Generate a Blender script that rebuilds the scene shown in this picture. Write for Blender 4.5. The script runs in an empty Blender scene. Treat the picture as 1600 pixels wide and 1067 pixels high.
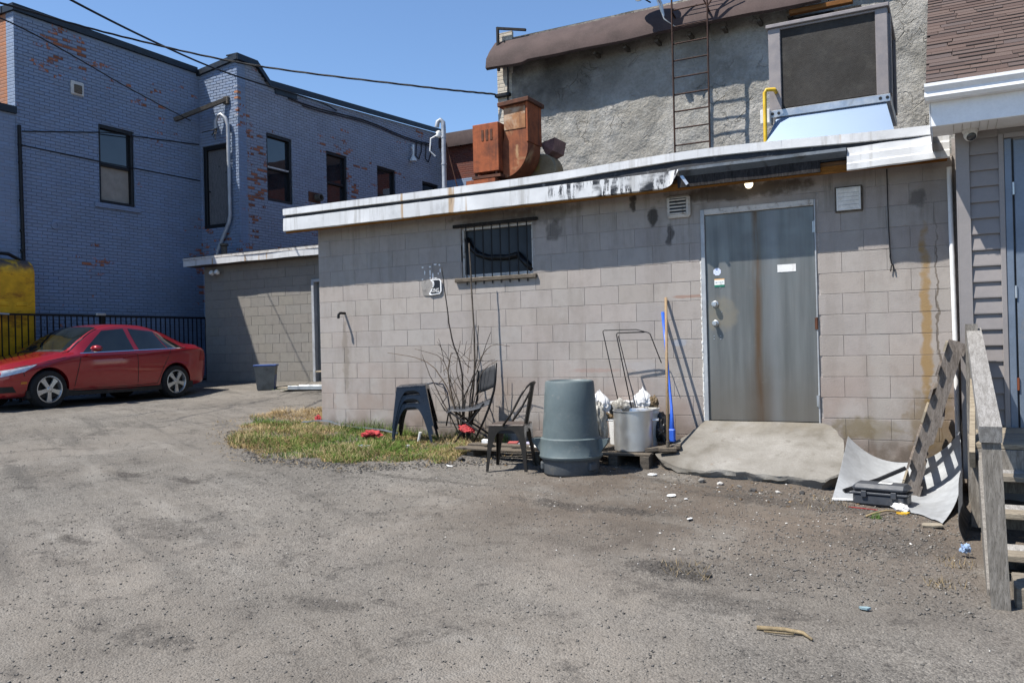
import bpy, bmesh, math, random
import numpy as np
from mathutils import Vector, Matrix, Quaternion

random.seed(7)
RNG = np.random.default_rng(11)
scene = bpy.context.scene
col = scene.collection
R = math.radians

# ------------------------------------------------------------------ camera
cam_d = bpy.data.cameras.new('camera')
cam_d.sensor_fit = 'HORIZONTAL'; cam_d.sensor_width = 36.0
cam_d.lens = 36.0 * 1300.26 / 1600.0
cam_d.clip_start = 0.05; cam_d.clip_end = 2000
cam = bpy.data.objects.new('camera', cam_d); col.objects.link(cam)
CAM = Vector((7.5147, -8.7125, 0.4004))
_yaw, _pit, _rol = -0.4854, 0.0030, 0.0245
_r = Vector((math.cos(_yaw), -math.sin(_yaw), 0)); _f = Vector((math.sin(_yaw), math.cos(_yaw), 0)); _z = Vector((0, 0, 1))
_fw = _f * math.cos(_pit) + _z * math.sin(_pit); _u0 = -_f * math.sin(_pit) + _z * math.cos(_pit)
_R = _r * math.cos(_rol) - _u0 * math.sin(_rol); _U = _r * math.sin(_rol) + _u0 * math.cos(_rol)
cam.matrix_world = Matrix(((_R.x, _U.x, -_fw.x, CAM.x), (_R.y, _U.y, -_fw.y, CAM.y), (_R.z, _U.z, -_fw.z, CAM.z), (0, 0, 0, 1)))
scene.camera = cam

# ------------------------------------------------------------------ sky and sun
SUN = Vector((0.392, 0.430, -1.0)).normalized()      # direction the light travels
world = bpy.data.worlds.new('World'); scene.world = world; world.use_nodes = True
wn = world.node_tree.nodes; wl = world.node_tree.links
bg = wn['Background']; sky = wn.new('ShaderNodeTexSky'); sky.sky_type = 'NISHITA'; sky.sun_disc = False
sky.sun_elevation = math.asin(-SUN.z); sky.sun_rotation = math.atan2(-SUN.x, -SUN.y)
sky.altitude = 100; sky.air_density = 1.0; sky.dust_density = 0.0; sky.ozone_density = 6.0
wl.new(sky.outputs[0], bg.inputs[0]); bg.inputs[1].default_value = 0.108
sun_d = bpy.data.lights.new('sun', 'SUN'); sun_d.energy = 5.0; sun_d.angle = R(0.53); sun_d.color = (1.0, 0.95, 0.87)
sun = bpy.data.objects.new('sun', sun_d); col.objects.link(sun)
sun.rotation_euler = SUN.to_track_quat('-Z', 'Y').to_euler(); sun.location = (-6, -8, 20)
scene.view_settings.view_transform = 'Standard'; scene.view_settings.look = 'None'
scene.view_settings.exposure = 0.75; scene.view_settings.gamma = 1.0; scene.view_settings.use_curve_mapping = False

# ------------------------------------------------------------------ material kit
# base-colour scale per family (the exposure is set for the open shade, so albedos sit at the low, real-world end)
KM = {'yard_dirt': .75, 'painted_block': .67, 'mortar': .67, 'old_block': .52, 'back_mortar': .5, 'blue_bin': .8, 'blue_handle': 1.0, 'blue_bag': .8, 'blue_print': .9, 'blue_': .86, 'worn_blue': .86, 'cracked_stucco': .82, 'rust_': 1.05, 'pale_patch': 1.0, 'taupe_siding': .85, 'taupe_trim': .85, 'black_plastic': 1.3, 'greasy': .9, 'white_fl': .74, 'white_pl': .9, 'white_paint': .95, 'stained_white': .8,
      'grey_blue_plastic': .56, 'red_car': .9, 'galvanised': .9, 'aluminium': .95, 'lamp_globe': 1.0, 'white_paper': .95, 'sign_white': 1.0, 'dry_grass': .92, 'green_grass': 1.05, 'brown_roll': .48, 'gravel_mix': .62, 'ramp_concrete': .56,
      'weathered_sheet': .8, 'chrome': 1.0, 'alloy': .9, 'headlight': 1.0, 'white_bits': .9, 'pale_rubble': .85, 'steel_door': .64, 'orange_brick': .75, 'cream': .8, 'blue_handle': 1.0, 'yellow': .9, 'rusty_yellow': 1.25, 'conduit': .8,
      'sticker': 1.0, 'taupe_cabinet': .8, 'bag_': .8, 'white_plastic_bag': .95, 'dirty_grey_bag': .8, 'skirt': .9}

class S:
    def __init__(s, name):
        s.m = bpy.data.materials.new(name); s.m.use_nodes = True
        s.t = s.m.node_tree; s.N = s.t.nodes; s.L = s.t.links
        s.b = s.N['Principled BSDF']; s.g = None
    def put(s, sock, v):
        if hasattr(v, 'is_linked') or isinstance(v, bpy.types.NodeSocket): s.L.new(v, sock)
        elif isinstance(v, (tuple, list)):
            n = len(sock.default_value); v = tuple(v)
            sock.default_value = (v + (1,))[:n] if len(v) < n else v[:n]
        else: sock.default_value = v
    def geo(s):
        if not s.g: s.g = s.N.new('ShaderNodeNewGeometry')
        return s.g
    def pos(s): return s.geo().outputs['Position']
    def obj(s): return s.N.new('ShaderNodeTexCoord').outputs['Object']
    def rand(s): return s.N.new('ShaderNodeObjectInfo').outputs['Random']
    def xyz(s, v):
        n = s.N.new('ShaderNodeSeparateXYZ'); s.put(n.inputs[0], v); return n.outputs
    def vec(s, x, y, z):
        n = s.N.new('ShaderNodeCombineXYZ')
        for i, q in enumerate((x, y, z)): s.put(n.inputs[i], q)
        return n.outputs[0]
    def scl(s, v, k):
        n = s.N.new('ShaderNodeVectorMath'); n.operation = 'MULTIPLY'; s.put(n.inputs[0], v); n.inputs[1].default_value = k; return n.outputs[0]
    def noise(s, scale, detail=4, rough=0.55, vec=None, dist=0.0):
        n = s.N.new('ShaderNodeTexNoise'); s.put(n.inputs['Vector'], vec if vec is not None else s.pos())
        n.inputs['Scale'].default_value = scale; n.inputs['Detail'].default_value = detail
        n.inputs['Roughness'].default_value = rough; n.inputs['Distortion'].default_value = dist
        return n.outputs[0]
    def vor(s, scale, feat='F1', vec=None, out=0):
        n = s.N.new('ShaderNodeTexVoronoi'); n.feature = feat; s.put(n.inputs['Vector'], vec if vec is not None else s.pos())
        n.inputs['Scale'].default_value = scale; return n.outputs[out]
    def ramp(s, f, stops, interp='LINEAR'):
        n = s.N.new('ShaderNodeValToRGB'); s.put(n.inputs[0], f); cr = n.color_ramp; cr.interpolation = interp
        while len(cr.elements) < len(stops): cr.elements.new(0.5)
        for e, (p, c) in zip(cr.elements, stops):
            e.position = p; e.color = (c, c, c, 1) if isinstance(c, (int, float)) else tuple(c) + (1,)
        return n.outputs[0]
    def mr(s, v, a, b, c=0.0, d=1.0, smooth=True):
        n = s.N.new('ShaderNodeMapRange'); n.clamp = True
        if smooth: n.interpolation_type = 'SMOOTHSTEP'
        for i, q in enumerate((v, a, b, c, d)): s.put(n.inputs[i], q)
        return n.outputs[0]
    def mix(s, f, a, b, mode='MIX'):
        n = s.N.new('ShaderNodeMix'); n.data_type = 'RGBA'; n.blend_type = mode; n.clamp_factor = True
        s.put(n.inputs[0], f); s.put(n.inputs[6], a); s.put(n.inputs[7], b); return n.outputs[2]
    def ma(s, op, a, b=0.0, c=0.0, clamp=False):
        n = s.N.new('ShaderNodeMath'); n.operation = op; n.use_clamp = clamp
        for i, q in enumerate((a, b, c)): s.put(n.inputs[i], q)
        return n.outputs[0]
    def mul(s, *a):
        r = a[0]
        for b in a[1:]: r = s.ma('MULTIPLY', r, b)
        return r
    def hsv(s, c, h=0.5, sat=1.0, v=1.0):
        n = s.N.new('ShaderNodeHueSaturation'); s.put(n.inputs['Color'], c); s.put(n.inputs['Hue'], h); s.put(n.inputs['Saturation'], sat); s.put(n.inputs['Value'], v); return n.outputs[0]
    def bump(s, h, strength=0.5, dist=0.01, normal=None):
        n = s.N.new('ShaderNodeBump'); n.inputs['Strength'].default_value = strength; n.inputs['Distance'].default_value = dist
        s.put(n.inputs['Height'], h)
        if normal is not None: s.put(n.inputs['Normal'], normal)
        return n.outputs[0]
    def out(s, color, rough=0.8, metal=0.0, normal=None, spec=0.4, **kw):
        k = next((v for p, v in KM.items() if s.m.name.startswith(p)), 0.62)
        if k != 1.0: color = s.hsv(color, 0.5, 1.0, k)
        s.put(s.b.inputs['Base Color'], color); s.put(s.b.inputs['Roughness'], rough); s.put(s.b.inputs['Metallic'], metal)
        s.put(s.b.inputs['Specular IOR Level'], spec)
        if normal is not None: s.put(s.b.inputs['Normal'], normal)
        for k, v in kw.items(): s.put(s.b.inputs[k.replace('_', ' ')], v)
        return s.m
    # boxes / ellipses of wear in world coordinates, feathered: 1 inside
    def band(s, v, lo, hi, soft):
        return s.ma('MULTIPLY', s.mr(v, lo - soft, lo + soft), s.mr(v, hi - soft, hi + soft, 1.0, 0.0))

def simple(name, c, rough=0.6, metal=0.0, var=0.15, nscale=6.0, bump=0.15, bscale=60.0, dirt=None, dirt_amt=0.5, dscale=4.0, spec=0.4, **kw):
    s = S(name)
    n = s.noise(nscale, 5, 0.6)
    cc = s.hsv(c, 0.5, 1.0, s.mr(n, 0.3, 0.7, 1 - var, 1 + var))
    cc = s.hsv(cc, 0.5, 1.0, s.mr(s.noise(nscale * 9, 3), 0.3, 0.7, 1 - var * 0.5, 1 + var * 0.5))
    if dirt is not None:
        d = s.mr(s.noise(dscale, 6, 0.65, dist=0.4), 0.62 - 0.3 * dirt_amt, 0.78 - 0.2 * dirt_amt)
        cc = s.mix(s.mul(d, 0.85), cc, dirt)
    nm = s.bump(s.noise(bscale, 3), bump, 0.004) if bump else None
    rr = s.mr(s.noise(nscale * 2, 4), 0.3, 0.7, max(rough - 0.08, 0.02), min(rough + 0.1, 1.0))
    return s.out(cc, rr, metal, nm, spec, **kw)

# ------------------------------------------------------------------ mesh kit
class M:
    def __init__(s): s.v = []; s.f = []
    def add(s, verts, faces):
        o = len(s.v); s.v.extend([tuple(p) for p in verts]); s.f.extend([tuple(i + o for i in f) for f in faces]); return s
    def box(s, lo, hi, rot=None, pivot=None):
        (a, b, c), (d, e, f) = lo, hi
        vs = [(a, b, c), (d, b, c), (d, e, c), (a, e, c), (a, b, f), (d, b, f), (d, e, f), (a, e, f)]
        if rot is not None:
            pv = Vector(pivot) if pivot is not None else Vector(((a + d) / 2, (b + e) / 2, (c + f) / 2))
            vs = [tuple(pv + rot @ (Vector(q) - pv)) for q in vs]
        return s.add(vs, [(3, 2, 1, 0), (4, 5, 6, 7), (0, 1, 5, 4), (1, 2, 6, 5), (2, 3, 7, 6), (3, 0, 4, 7)])
    def cbox(s, lo, hi, ch=0.004, rot=None, pivot=None):
        """box with chamfered edges"""
        lo = Vector(lo); hi = Vector(hi); c = (lo + hi) / 2; h = (hi - lo) / 2
        ch = min(ch, h.x * 0.9, h.y * 0.9, h.z * 0.9); vs = []; idx = {}
        for sx in (-1, 1):
            for sy in (-1, 1):
                for sz in (-1, 1):
                    for ax in range(3):
                        p = [sx * (h.x - ch), sy * (h.y - ch), sz * (h.z - ch)]
                        p[ax] = (sx, sy, sz)[ax] * h[ax]
                        idx[(sx, sy, sz, ax)] = len(vs); vs.append(Vector(p))
        fs = []
        for ax in range(3):
            o = [i for i in range(3) if i != ax]
            for sg in (-1, 1):
                q = []
                for a, b in ((-1, -1), (1, -1), (1, 1), (-1, 1)):
                    k = [0, 0, 0]; k[ax] = sg; k[o[0]] = a; k[o[1]] = b; q.append(idx[(*k, ax)])
                fs.append(q)
            for a in (-1, 1):
                for b in (-1, 1):
                    k0 = [0, 0, 0]; k0[o[0]] = a; k0[o[1]] = b; q = []
                    k0[ax] = -1; k1 = list(k0); k1[ax] = 1
                    fs.append([idx[(*k0, o[0])], idx[(*k1, o[0])], idx[(*k1, o[1])], idx[(*k0, o[1])]])
        for sx in (-1, 1):
            for sy in (-1, 1):
                for sz in (-1, 1): fs.append([idx[(sx, sy, sz, a)] for a in range(3)])
        if rot is not None:
            pv = Vector(pivot) - c if pivot is not None else Vector((0, 0, 0))
            vs = [pv + rot @ (q - pv) for q in vs]
        return s.add([tuple(q + c) for q in vs], fs)
    def bar(s, a, b, w, t, up=(0, 0, 1), ch=0.0):
        """rectangular bar from a to b; w across, t along the up direction"""
        a = Vector(a); b = Vector(b); d = (b - a).normalized(); u = Vector(up)
        x = d.cross(u)
        if x.length < 1e-4: x = d.cross(Vector((1, 0, 0)))
        x.normalize(); y = x.cross(d).normalized(); vs = []
        for p in (a, b):
            for i, j in ((-1, -1), (1, -1), (1, 1), (-1, 1)): vs.append(tuple(p + x * i * w / 2 + y * j * t / 2))
        return s.add(vs, [(3, 2, 1, 0), (4, 5, 6, 7), (0, 1, 5, 4), (1, 2, 6, 5), (2, 3, 7, 6), (3, 0, 4, 7)])
    def tube(s, pts, r, n=8, cap=True):
        pts = [Vector(p) for p in pts]; rs = r if isinstance(r, (list, tuple)) else [r] * len(pts)
        rings = []; pu = None
        for i, p in enumerate(pts):
            d = (pts[min(i + 1, len(pts) - 1)] - pts[max(i - 1, 0)])
            d = d.normalized() if d.length > 1e-9 else Vector((0, 0, 1))
            u = pu if pu is not None else (Vector((0, 0, 1)) if abs(d.z) < 0.9 else Vector((1, 0, 0)))
            x = d.cross(u)
            if x.length < 1e-5: x = d.cross(Vector((0.3, 1, 0.2)))
            x.normalize(); y = x.cross(d).normalized(); pu = y
            rings.append([tuple(p + (x * math.cos(2 * math.pi * k / n) + y * math.sin(2 * math.pi * k / n)) * rs[i]) for k in range(n)])
        vs = [q for g in rings for q in g]; fs = []
        for i in range(len(rings) - 1):
            for k in range(n): fs.append((i * n + k, i * n + (k + 1) % n, (i + 1) * n + (k + 1) % n, (i + 1) * n + k))
        if cap: fs.append(tuple(range(n - 1, -1, -1))); fs.append(tuple((len(rings) - 1) * n + k for k in range(n)))
        return s.add(vs, fs)
    def lathe(s, prof, n=32, c=(0, 0, 0), rot=None, close=False, cap=True):
        c = Vector(c); vs = []; fs = []
        for (r, z) in prof:
            for k in range(n):
                a = 2 * math.pi * k / n; q = Vector((r * math.cos(a), r * math.sin(a), z))
                if rot is not None: q = rot @ q
                vs.append(tuple(c + q))
        m = len(prof)
        for i in range(m - 1 if not close else m):
            j = (i + 1) % m
            for k in range(n): fs.append((i * n + k, i * n + (k + 1) % n, j * n + (k + 1) % n, j * n + k))
        if not close and cap:
            if prof[0][0] > 1e-4: fs.append(tuple(range(n - 1, -1, -1)))
            if prof[-1][0] > 1e-4: fs.append(tuple((m - 1) * n + k for k in range(n)))
        return s.add(vs, fs)
    def prism(s, poly, a, b, axis='y'):
        """extrude a 2-D polygon along an axis from a to b (y: poly is x,z; x: poly is y,z; z: poly is x,y)"""
        def P(u, w, t): return {'y': (u, t, w), 'x': (t, u, w), 'z': (u, w, t)}[axis]
        n = len(poly); vs = [P(u, w, a) for u, w in poly] + [P(u, w, b) for u, w in poly]
        fs = [tuple(range(n - 1, -1, -1)), tuple(range(n, 2 * n))] + [(i, (i + 1) % n, n + (i + 1) % n, n + i) for i in range(n)]
        return s.add(vs, fs)
    def sheet(s, grid, th=0.0):
        """grid[i][j] of points; th gives it a back side"""
        ni, nj = len(grid), len(grid[0]); vs = [Vector(p) for row in grid for p in row]; fs = []
        for i in range(ni - 1):
            for j in range(nj - 1): fs.append((i * nj + j, i * nj + j + 1, (i + 1) * nj + j + 1, (i + 1) * nj + j))
        if th:
            nr = []
            for i in range(ni):
                for j in range(nj):
                    a = Vector(grid[min(i + 1, ni - 1)][j]) - Vector(grid[max(i - 1, 0)][j]); b = Vector(grid[i][min(j + 1, nj - 1)]) - Vector(grid[i][max(j - 1, 0)])
                    q = b.cross(a); nr.append(q.normalized() if q.length > 1e-12 else Vector((0, 0, 1)))
            o = len(vs); vs = vs + [p - nn * th for p, nn in zip(vs, nr)]
            fs += [tuple(k + o for k in reversed(f)) for f in fs]
            for i in range(ni - 1):
                for j in (0, nj - 1):
                    a, b = i * nj + j, (i + 1) * nj + j; fs.append((a, b, b + o, a + o) if j == 0 else (b, a, a + o, b + o))
            for j in range(nj - 1):
                for i in (0, ni - 1):
                    a, b = i * nj + j, i * nj + j + 1; fs.append((b, a, a + o, b + o) if i == 0 else (a, b, b + o, a + o))
        return s.add([tuple(p) for p in vs], fs)
    def build(s, name, mat, parent=None, smooth=False, fix=True):
        base = BASE.get(parent, Vector((0, 0, 0))) if parent is not None else Vector((0, 0, 0))
        me = bpy.data.meshes.new(name)
        me.from_pydata([(x - base.x, y - base.y, z - base.z) for x, y, z in s.v], [], s.f)
        if fix:
            bm = bmesh.new(); bm.from_mesh(me); bmesh.ops.recalc_face_normals(bm, faces=bm.faces); bm.to_mesh(me); bm.free()
        if smooth:
            if smooth is True: me.shade_smooth()
            else: me.shade_smooth(); me.set_sharp_from_angle(angle=R(smooth))
        me.materials.append(mat)
        o = bpy.data.objects.new(name, me); col.objects.link(o)
        if parent is not None: o.parent = parent; BASE[o] = base
        return o

BASE = {}
def thing(name, label, cat, loc=(0, 0, 0), group=None, rot=None):
    o = bpy.data.objects.new(name, None); col.objects.link(o); o.location = loc; o.empty_display_size = 0.2
    o['label'] = label; o['category'] = cat
    if group: o['group'] = group
    if rot is not None: o.rotation_euler = rot; BASE[o] = Vector((0, 0, 0))     # children in local coordinates
    else: BASE[o] = Vector(loc)
    return o
def tag(o, label, cat, group=None):
    o['label'] = label; o['category'] = cat
    if group: o['group'] = group
    return o
def struct(o): o['kind'] = 'structure'; return o
def piece(name, mesh, parent, loc=(0, 0, 0)):
    """another object on shared mesh data"""
    o = bpy.data.objects.new(name, mesh); col.objects.link(o); o.parent = parent
    b = BASE.get(parent, Vector((0, 0, 0))); o.location = Vector(loc) - b; return o
def copy_tree(o, parent=None):
    c = o.copy(); col.objects.link(c); c.parent = parent
    for ch in list(o.children): copy_tree(ch, c)
    return c
def text_mesh(body, size, name, mat, parent, M4, extrude=0.0006):
    cu = bpy.data.curves.new(name, 'FONT'); cu.body = body; cu.size = size; cu.extrude = extrude; cu.align_x = 'CENTER'; cu.align_y = 'CENTER'
    t = bpy.data.objects.new(name, cu); me = bpy.data.meshes.new_from_object(t); bpy.data.objects.remove(t); 
    b = BASE.get(parent, Vector((0, 0, 0))); me.transform(Matrix.Translation(-b) @ M4); me.materials.clear(); me.materials.append(mat)
    o = bpy.data.objects.new(name, me); col.objects.link(o); o.parent = parent; return o

# smooth value noise for geometry
_T = RNG.random((256, 256))
def vnoise(x, y):
    x = np.asarray(x, float); y = np.asarray(y, float); xi = np.floor(x).astype(int); yi = np.floor(y).astype(int); fx = x - xi; fy = y - yi
    fx = fx * fx * (3 - 2 * fx); fy = fy * fy * (3 - 2 * fy)
    g = lambda a, b: _T[a % 256, b % 256]
    return (g(xi, yi) * (1 - fx) + g(xi + 1, yi) * fx) * (1 - fy) + (g(xi, yi + 1) * (1 - fx) + g(xi + 1, yi + 1) * fx) * fy
def fbm(x, y, o=4):
    r = 0; a = 0.5
    for i in range(o): r = r + a * (vnoise(x * 2 ** i + 17.3 * i, y * 2 ** i + 9.1 * i) - 0.5); a *= 0.5
    return r
def gplane(x, y):
    """height of the yard: it falls towards the camera and to the right, flattens out by the fence"""
    x = np.asarray(x, float); y = np.asarray(y, float)
    xx = np.clip(x, -6, 14); yy = np.clip(y, -16, 9)
    zr = -0.645 - 0.035 * xx + 0.042 * yy
    zl = -0.495 + np.clip(y - 2.8, 0, 4) * 0.10 + np.clip(y, -16, 0) * 0.03
    w = np.clip((-1.5 - x) / 3.0, 0, 1); w = w * w * (3 - 2 * w)
    return zr * (1 - w) + zl * w
def ground(x, y):
    x = np.asarray(x, float); y = np.asarray(y, float)
    z = gplane(x, y) + 0.05 * fbm(x * 0.7, y * 0.7, 3) + 0.028 * fbm(x * 3.1, y * 3.1, 3)
    f9 = fbm(x * 9, y * 9, 2); rough = .5 + vnoise(x * .8 + 3, y * .8)
    z = z + 0.030 * f9 * rough + 0.016 * np.abs(fbm(x * 5.3 + 7, y * 5.3, 3)) * rough
    for (px, py, rx, ry, d) in HOLES:
        q = ((x - px) / rx) ** 2 + ((y - py) / ry) ** 2; z = z + d * np.exp(-q * 1.4)
    return z
HOLES = [(0.31, -3.2, .22, .16, -.025), (1.06, -3.18, .25, .16, -.03), (2.2, -4.5, .55, .4, -.03), (1.9, -4.9, .2, .14, -.03), (5.95, -3.8, .28, .2, .035),
         (6.3, -4.0, .3, .3, -.02), (4.6, -2.6, .5, .15, -.03), (4.2, -2.35, .6, .12, .02), (5.2, -2.7, .9, .2, -.025), (3.0, -1.2, .5, .25, .03),
         (5.75, -1.22, 1.0, .24, -.055), (5.5, -1.75, .9, .3, .02), (6.66, -1.1, .2, .3, -.03), (7.2, -2.2, .5, .5, .03), (.6, -.6, 1.3, .7, .03), (-5.9, .06, 1.2, .5, -.012), (6.0, -5.4, .8, .4, -.03)]
def gz(x, y): return float(ground(np.array([x]), np.array([y]))[0])
# ================================================================== MATERIALS
def m_ground():
    s = S('yard_dirt'); P = s.pos(); x, y, z = s.xyz(P)
    def cell(sc): return s.xyz(s.vor(sc, vec=P, out=1))[0]
    fine = s.noise(34, 7, 0.75); ag = cell(85); ag2 = cell(190); d1 = s.vor(85); wide = s.noise(0.42, 6, 0.6, dist=.6); mid = s.noise(1.9, 8, 0.72, dist=.8); sm = s.noise(7.5, 8, .75)
    c = s.ramp(ag, [(0.0, (.10, .09, .08)), (.35, (.17, .153, .133)), (.7, (.24, .216, .185)), (1.0, (.33, .30, .262))])
    c = s.mix(.45, c, s.ramp(ag2, [(0, (.08, .075, .068)), (.5, (.205, .188, .163)), (1, (.37, .345, .30))]))
    # dust film: warm and pale, lying in broad uneven sweeps
    c = s.mix(s.mul(s.mr(wide, .34, .6), s.mr(sm, .3, .7, .45, 1.0), .85), c, s.mix(fine, (.18, .152, .122), (.33, .29, .24)))
    c = s.mix(s.mr(s.noise(.28, 5, .6), .5, .68, 0, .45), c, s.mix(fine, (.13, .115, .10), (.22, .20, .175)))
    c = s.mix(s.mr(s.noise(.9, 7, .7, dist=.5), .56, .7, 0, .45), c, s.mix(fine, (.25, .23, .20), (.42, .39, .345)))
    # damp or oily dark soil with a broken edge
    dk = s.ma('ADD', s.ma('ADD', s.mul(mid, .42), s.mul(sm, .30)), s.mul(fine, .28)); c = s.mix(s.mr(dk, .50, .60, 0, .75), c, s.mix(ag, (.045, .041, .038), (.125, .112, .098)))
    # driveway sweep: faint wheel tracks bending past the grass
    tx = s.ma('ADD', s.mul(x, .42), s.mul(y, .91)); tn = s.noise(1.0, 5, .65, vec=s.vec(s.mul(tx, 2.6), s.mul(s.ma('SUBTRACT', s.mul(y, .42), s.mul(x, .91)), .22), 0.0))
    c = s.mix(s.mul(s.mr(tn, .52, .66), s.mr(x, 4.6, 2.4), .5), c, (.10, .092, .082)); c = s.mix(s.mul(s.mr(tn, .45, .32), s.mr(x, 5.0, 2.6), .4), c, (.34, .315, .275))
    # brown trodden earth in front of the ramp and can
    br = s.mul(s.mr(x, 3.2, 4.6), s.mr(y, -4.7, -2.2), s.mr(s.noise(1.1, 7, .7), .30, .52)); c = s.mix(s.mul(br, .8), c, s.mix(fine, (.07, .05, .036), (.215, .163, .118)))
    DK = s.mix(ag, (.03, .027, .025), (.115, .10, .086))
    def spot(cx, cy, rx, ry, amt):
        dx = s.ma('DIVIDE', s.ma('SUBTRACT', x, cx), rx); dy = s.ma('DIVIDE', s.ma('SUBTRACT', y, cy), ry)
        q = s.ma('ADD', s.mul(dx, dx), s.mul(dy, dy)); q = s.ma('ADD', q, s.mr(s.noise(9, 9, .8), .25, .75, -1.3, 1.3, False)); q = s.ma('ADD', q, s.mr(fine, .25, .75, -.7, .7, False))
        return s.mul(s.mr(q, 0.1, 1.1, 1.0, 0.0), amt)
    for a in ((0.31, -3.2, .2, .1, .75), (1.06, -3.18, .24, .10, .85), (2.3, -4.42, .6, .26, .5), (1.92, -4.9, .2, .08, .75), (4.4, -5.15, .3, .12, .5), (4.9, -2.5, .8, .10, .7), (5.97, -3.8, .3, .16, .8),
              (6.3, -1.75, .9, .2, .6), (6.4, -4.15, .5, .2, .45), (6.1, -5.9, .9, .22, .5), (3.1, -2.2, .9, .06, .5), (5.6, -1.3, .8, .12, .6), (-5.9, .8, 1.2, 2.4, .4), (7.1, -2.6, .5, .35, .5)):
        c = s.mix(spot(*a), c, DK)
    c = s.hsv(c, .5, .82, s.mr(s.noise(.6, 6, .65), .3, .7, .78, 1.1)); c = s.mix(s.mr(s.noise(150, 2), 0.67, 0.74, 0, 0.55), c, (0.5, 0.47, 0.43))
    h = s.ma('ADD', s.mul(fine, 0.8), s.mul(d1, -0.9)); h = s.ma('ADD', h, s.mul(s.noise(190, 2), 0.35)); h = s.ma('ADD', h, s.mul(sm, 1.2))
    return s.out(c, 0.95, 0, s.bump(h, 0.75, 0.011), 0.2)

def m_block(name, tint, k=1.0, stained=True):
    s = S(name); P = s.pos(); x, y, z = s.xyz(P)
    r = s.rand()
    c = s.hsv(tint, s.mr(r, 0, 1, 0.492, 0.508, False), s.mr(s.ma('FRACT', s.mul(r, 7.13)), 0, 1, 0.85, 1.15, False), s.mr(s.ma('FRACT', s.mul(r, 3.7)), 0, 1, 0.94, 1.05, False))
    c = s.mix(s.mr(s.noise(7, 6, .65), .42, .72, 0, .35), c, tuple(q * 0.66 for q in tint))
    c = s.mix(s.mr(s.noise(46, 3, .7), .58, .74, 0, .28), c, tuple(min(q * 1.25, .8) for q in tint))
    if stained:
        c = s.mix(s.mr(s.noise(1.0, 6, .65, vec=s.scl(P, (3.5, 1, .8))), .46, .66, 0, .3), c, (.29, .25, .215)); c = s.mix(s.mr(s.noise(2.3, 6, .7), .55, .7, 0, .35), c, (.56, .535, .51))
        # pinkish old paint lower down, grime towards the footing, rain marks below the eaves
        pk = s.mul(s.mr(z, 0.5, -0.5), s.mr(s.noise(1.3, 4), .4, .62), 0.5)
        c = s.mix(pk, c, (0.36, 0.255, 0.205))
        c = s.mix(s.mul(s.mr(z, -0.35, -0.75), s.mr(s.noise(5, 5), .3, .6), .75), c, (0.13, 0.10, 0.075))
        dr = s.noise(1.0, 5, .65, vec=s.scl(P, (7.0, 1, 0.55)))
        c = s.mix(s.mul(s.mr(z, 0.9, 1.95), s.mr(dr, .47, .66), s.mr(s.noise(.9, 3), .35, .6), .6), c, (0.17, 0.145, 0.115))
        def drip(cx, cz, rx, rz, amt, colr, nz=.5):
            wob = s.mul(s.ma('SUBTRACT', s.noise(6, 4), .5), .12)
            dx = s.ma('DIVIDE', s.ma('ADD', s.ma('SUBTRACT', x, cx), wob), rx); dz = s.ma('DIVIDE', s.ma('SUBTRACT', z, cz), rz)
            q = s.ma('ADD', s.mul(dx, dx), s.mul(dz, dz)); q = s.ma('ADD', q, s.mr(s.noise(9, 4), .3, .7, -nz, nz, False))
            return s.mul(s.mr(q, .2, 1.1, 1, 0), amt), colr
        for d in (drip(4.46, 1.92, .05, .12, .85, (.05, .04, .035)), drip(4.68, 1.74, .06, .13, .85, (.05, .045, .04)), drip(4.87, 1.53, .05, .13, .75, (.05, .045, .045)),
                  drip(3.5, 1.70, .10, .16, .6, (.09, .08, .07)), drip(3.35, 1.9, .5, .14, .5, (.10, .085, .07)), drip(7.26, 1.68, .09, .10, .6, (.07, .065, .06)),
                  drip(7.31, .45, .055, 1.1, .7, (.40, .235, .05), .35), drip(7.41, .35, .012, 1.3, .7, (.12, .09, .06), .2), drip(7.35, -.45, .25, .4, .6, (.22, .15, .06)),
                  drip(.43, .25, .06, .55, .45, (.23, .19, .145)), drip(.33, -.35, .12, .35, .6, (.52, .49, .46)), drip(4.5, .13, .22, .07, .35, (.5, .5, .52), .7),
                  drip(4.95, .37, .08, .05, .45, (.42, .5, .62), .6), drip(3.95, .08, .35, .03, .28, (.42, .19, .14), .5), drip(5.05, .86, .2, .02, .55, (.38, .18, .11), .4),
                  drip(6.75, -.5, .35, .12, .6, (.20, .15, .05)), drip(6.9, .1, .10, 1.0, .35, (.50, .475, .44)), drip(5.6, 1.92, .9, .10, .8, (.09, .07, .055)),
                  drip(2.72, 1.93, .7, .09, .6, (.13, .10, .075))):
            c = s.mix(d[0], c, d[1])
    h = s.ma('ADD', s.noise(70, 4, .7), s.mul(s.vor(150), .5))
    return s.out(c, 0.92, 0, s.bump(h, 0.45, 0.006), 0.25)

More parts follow.
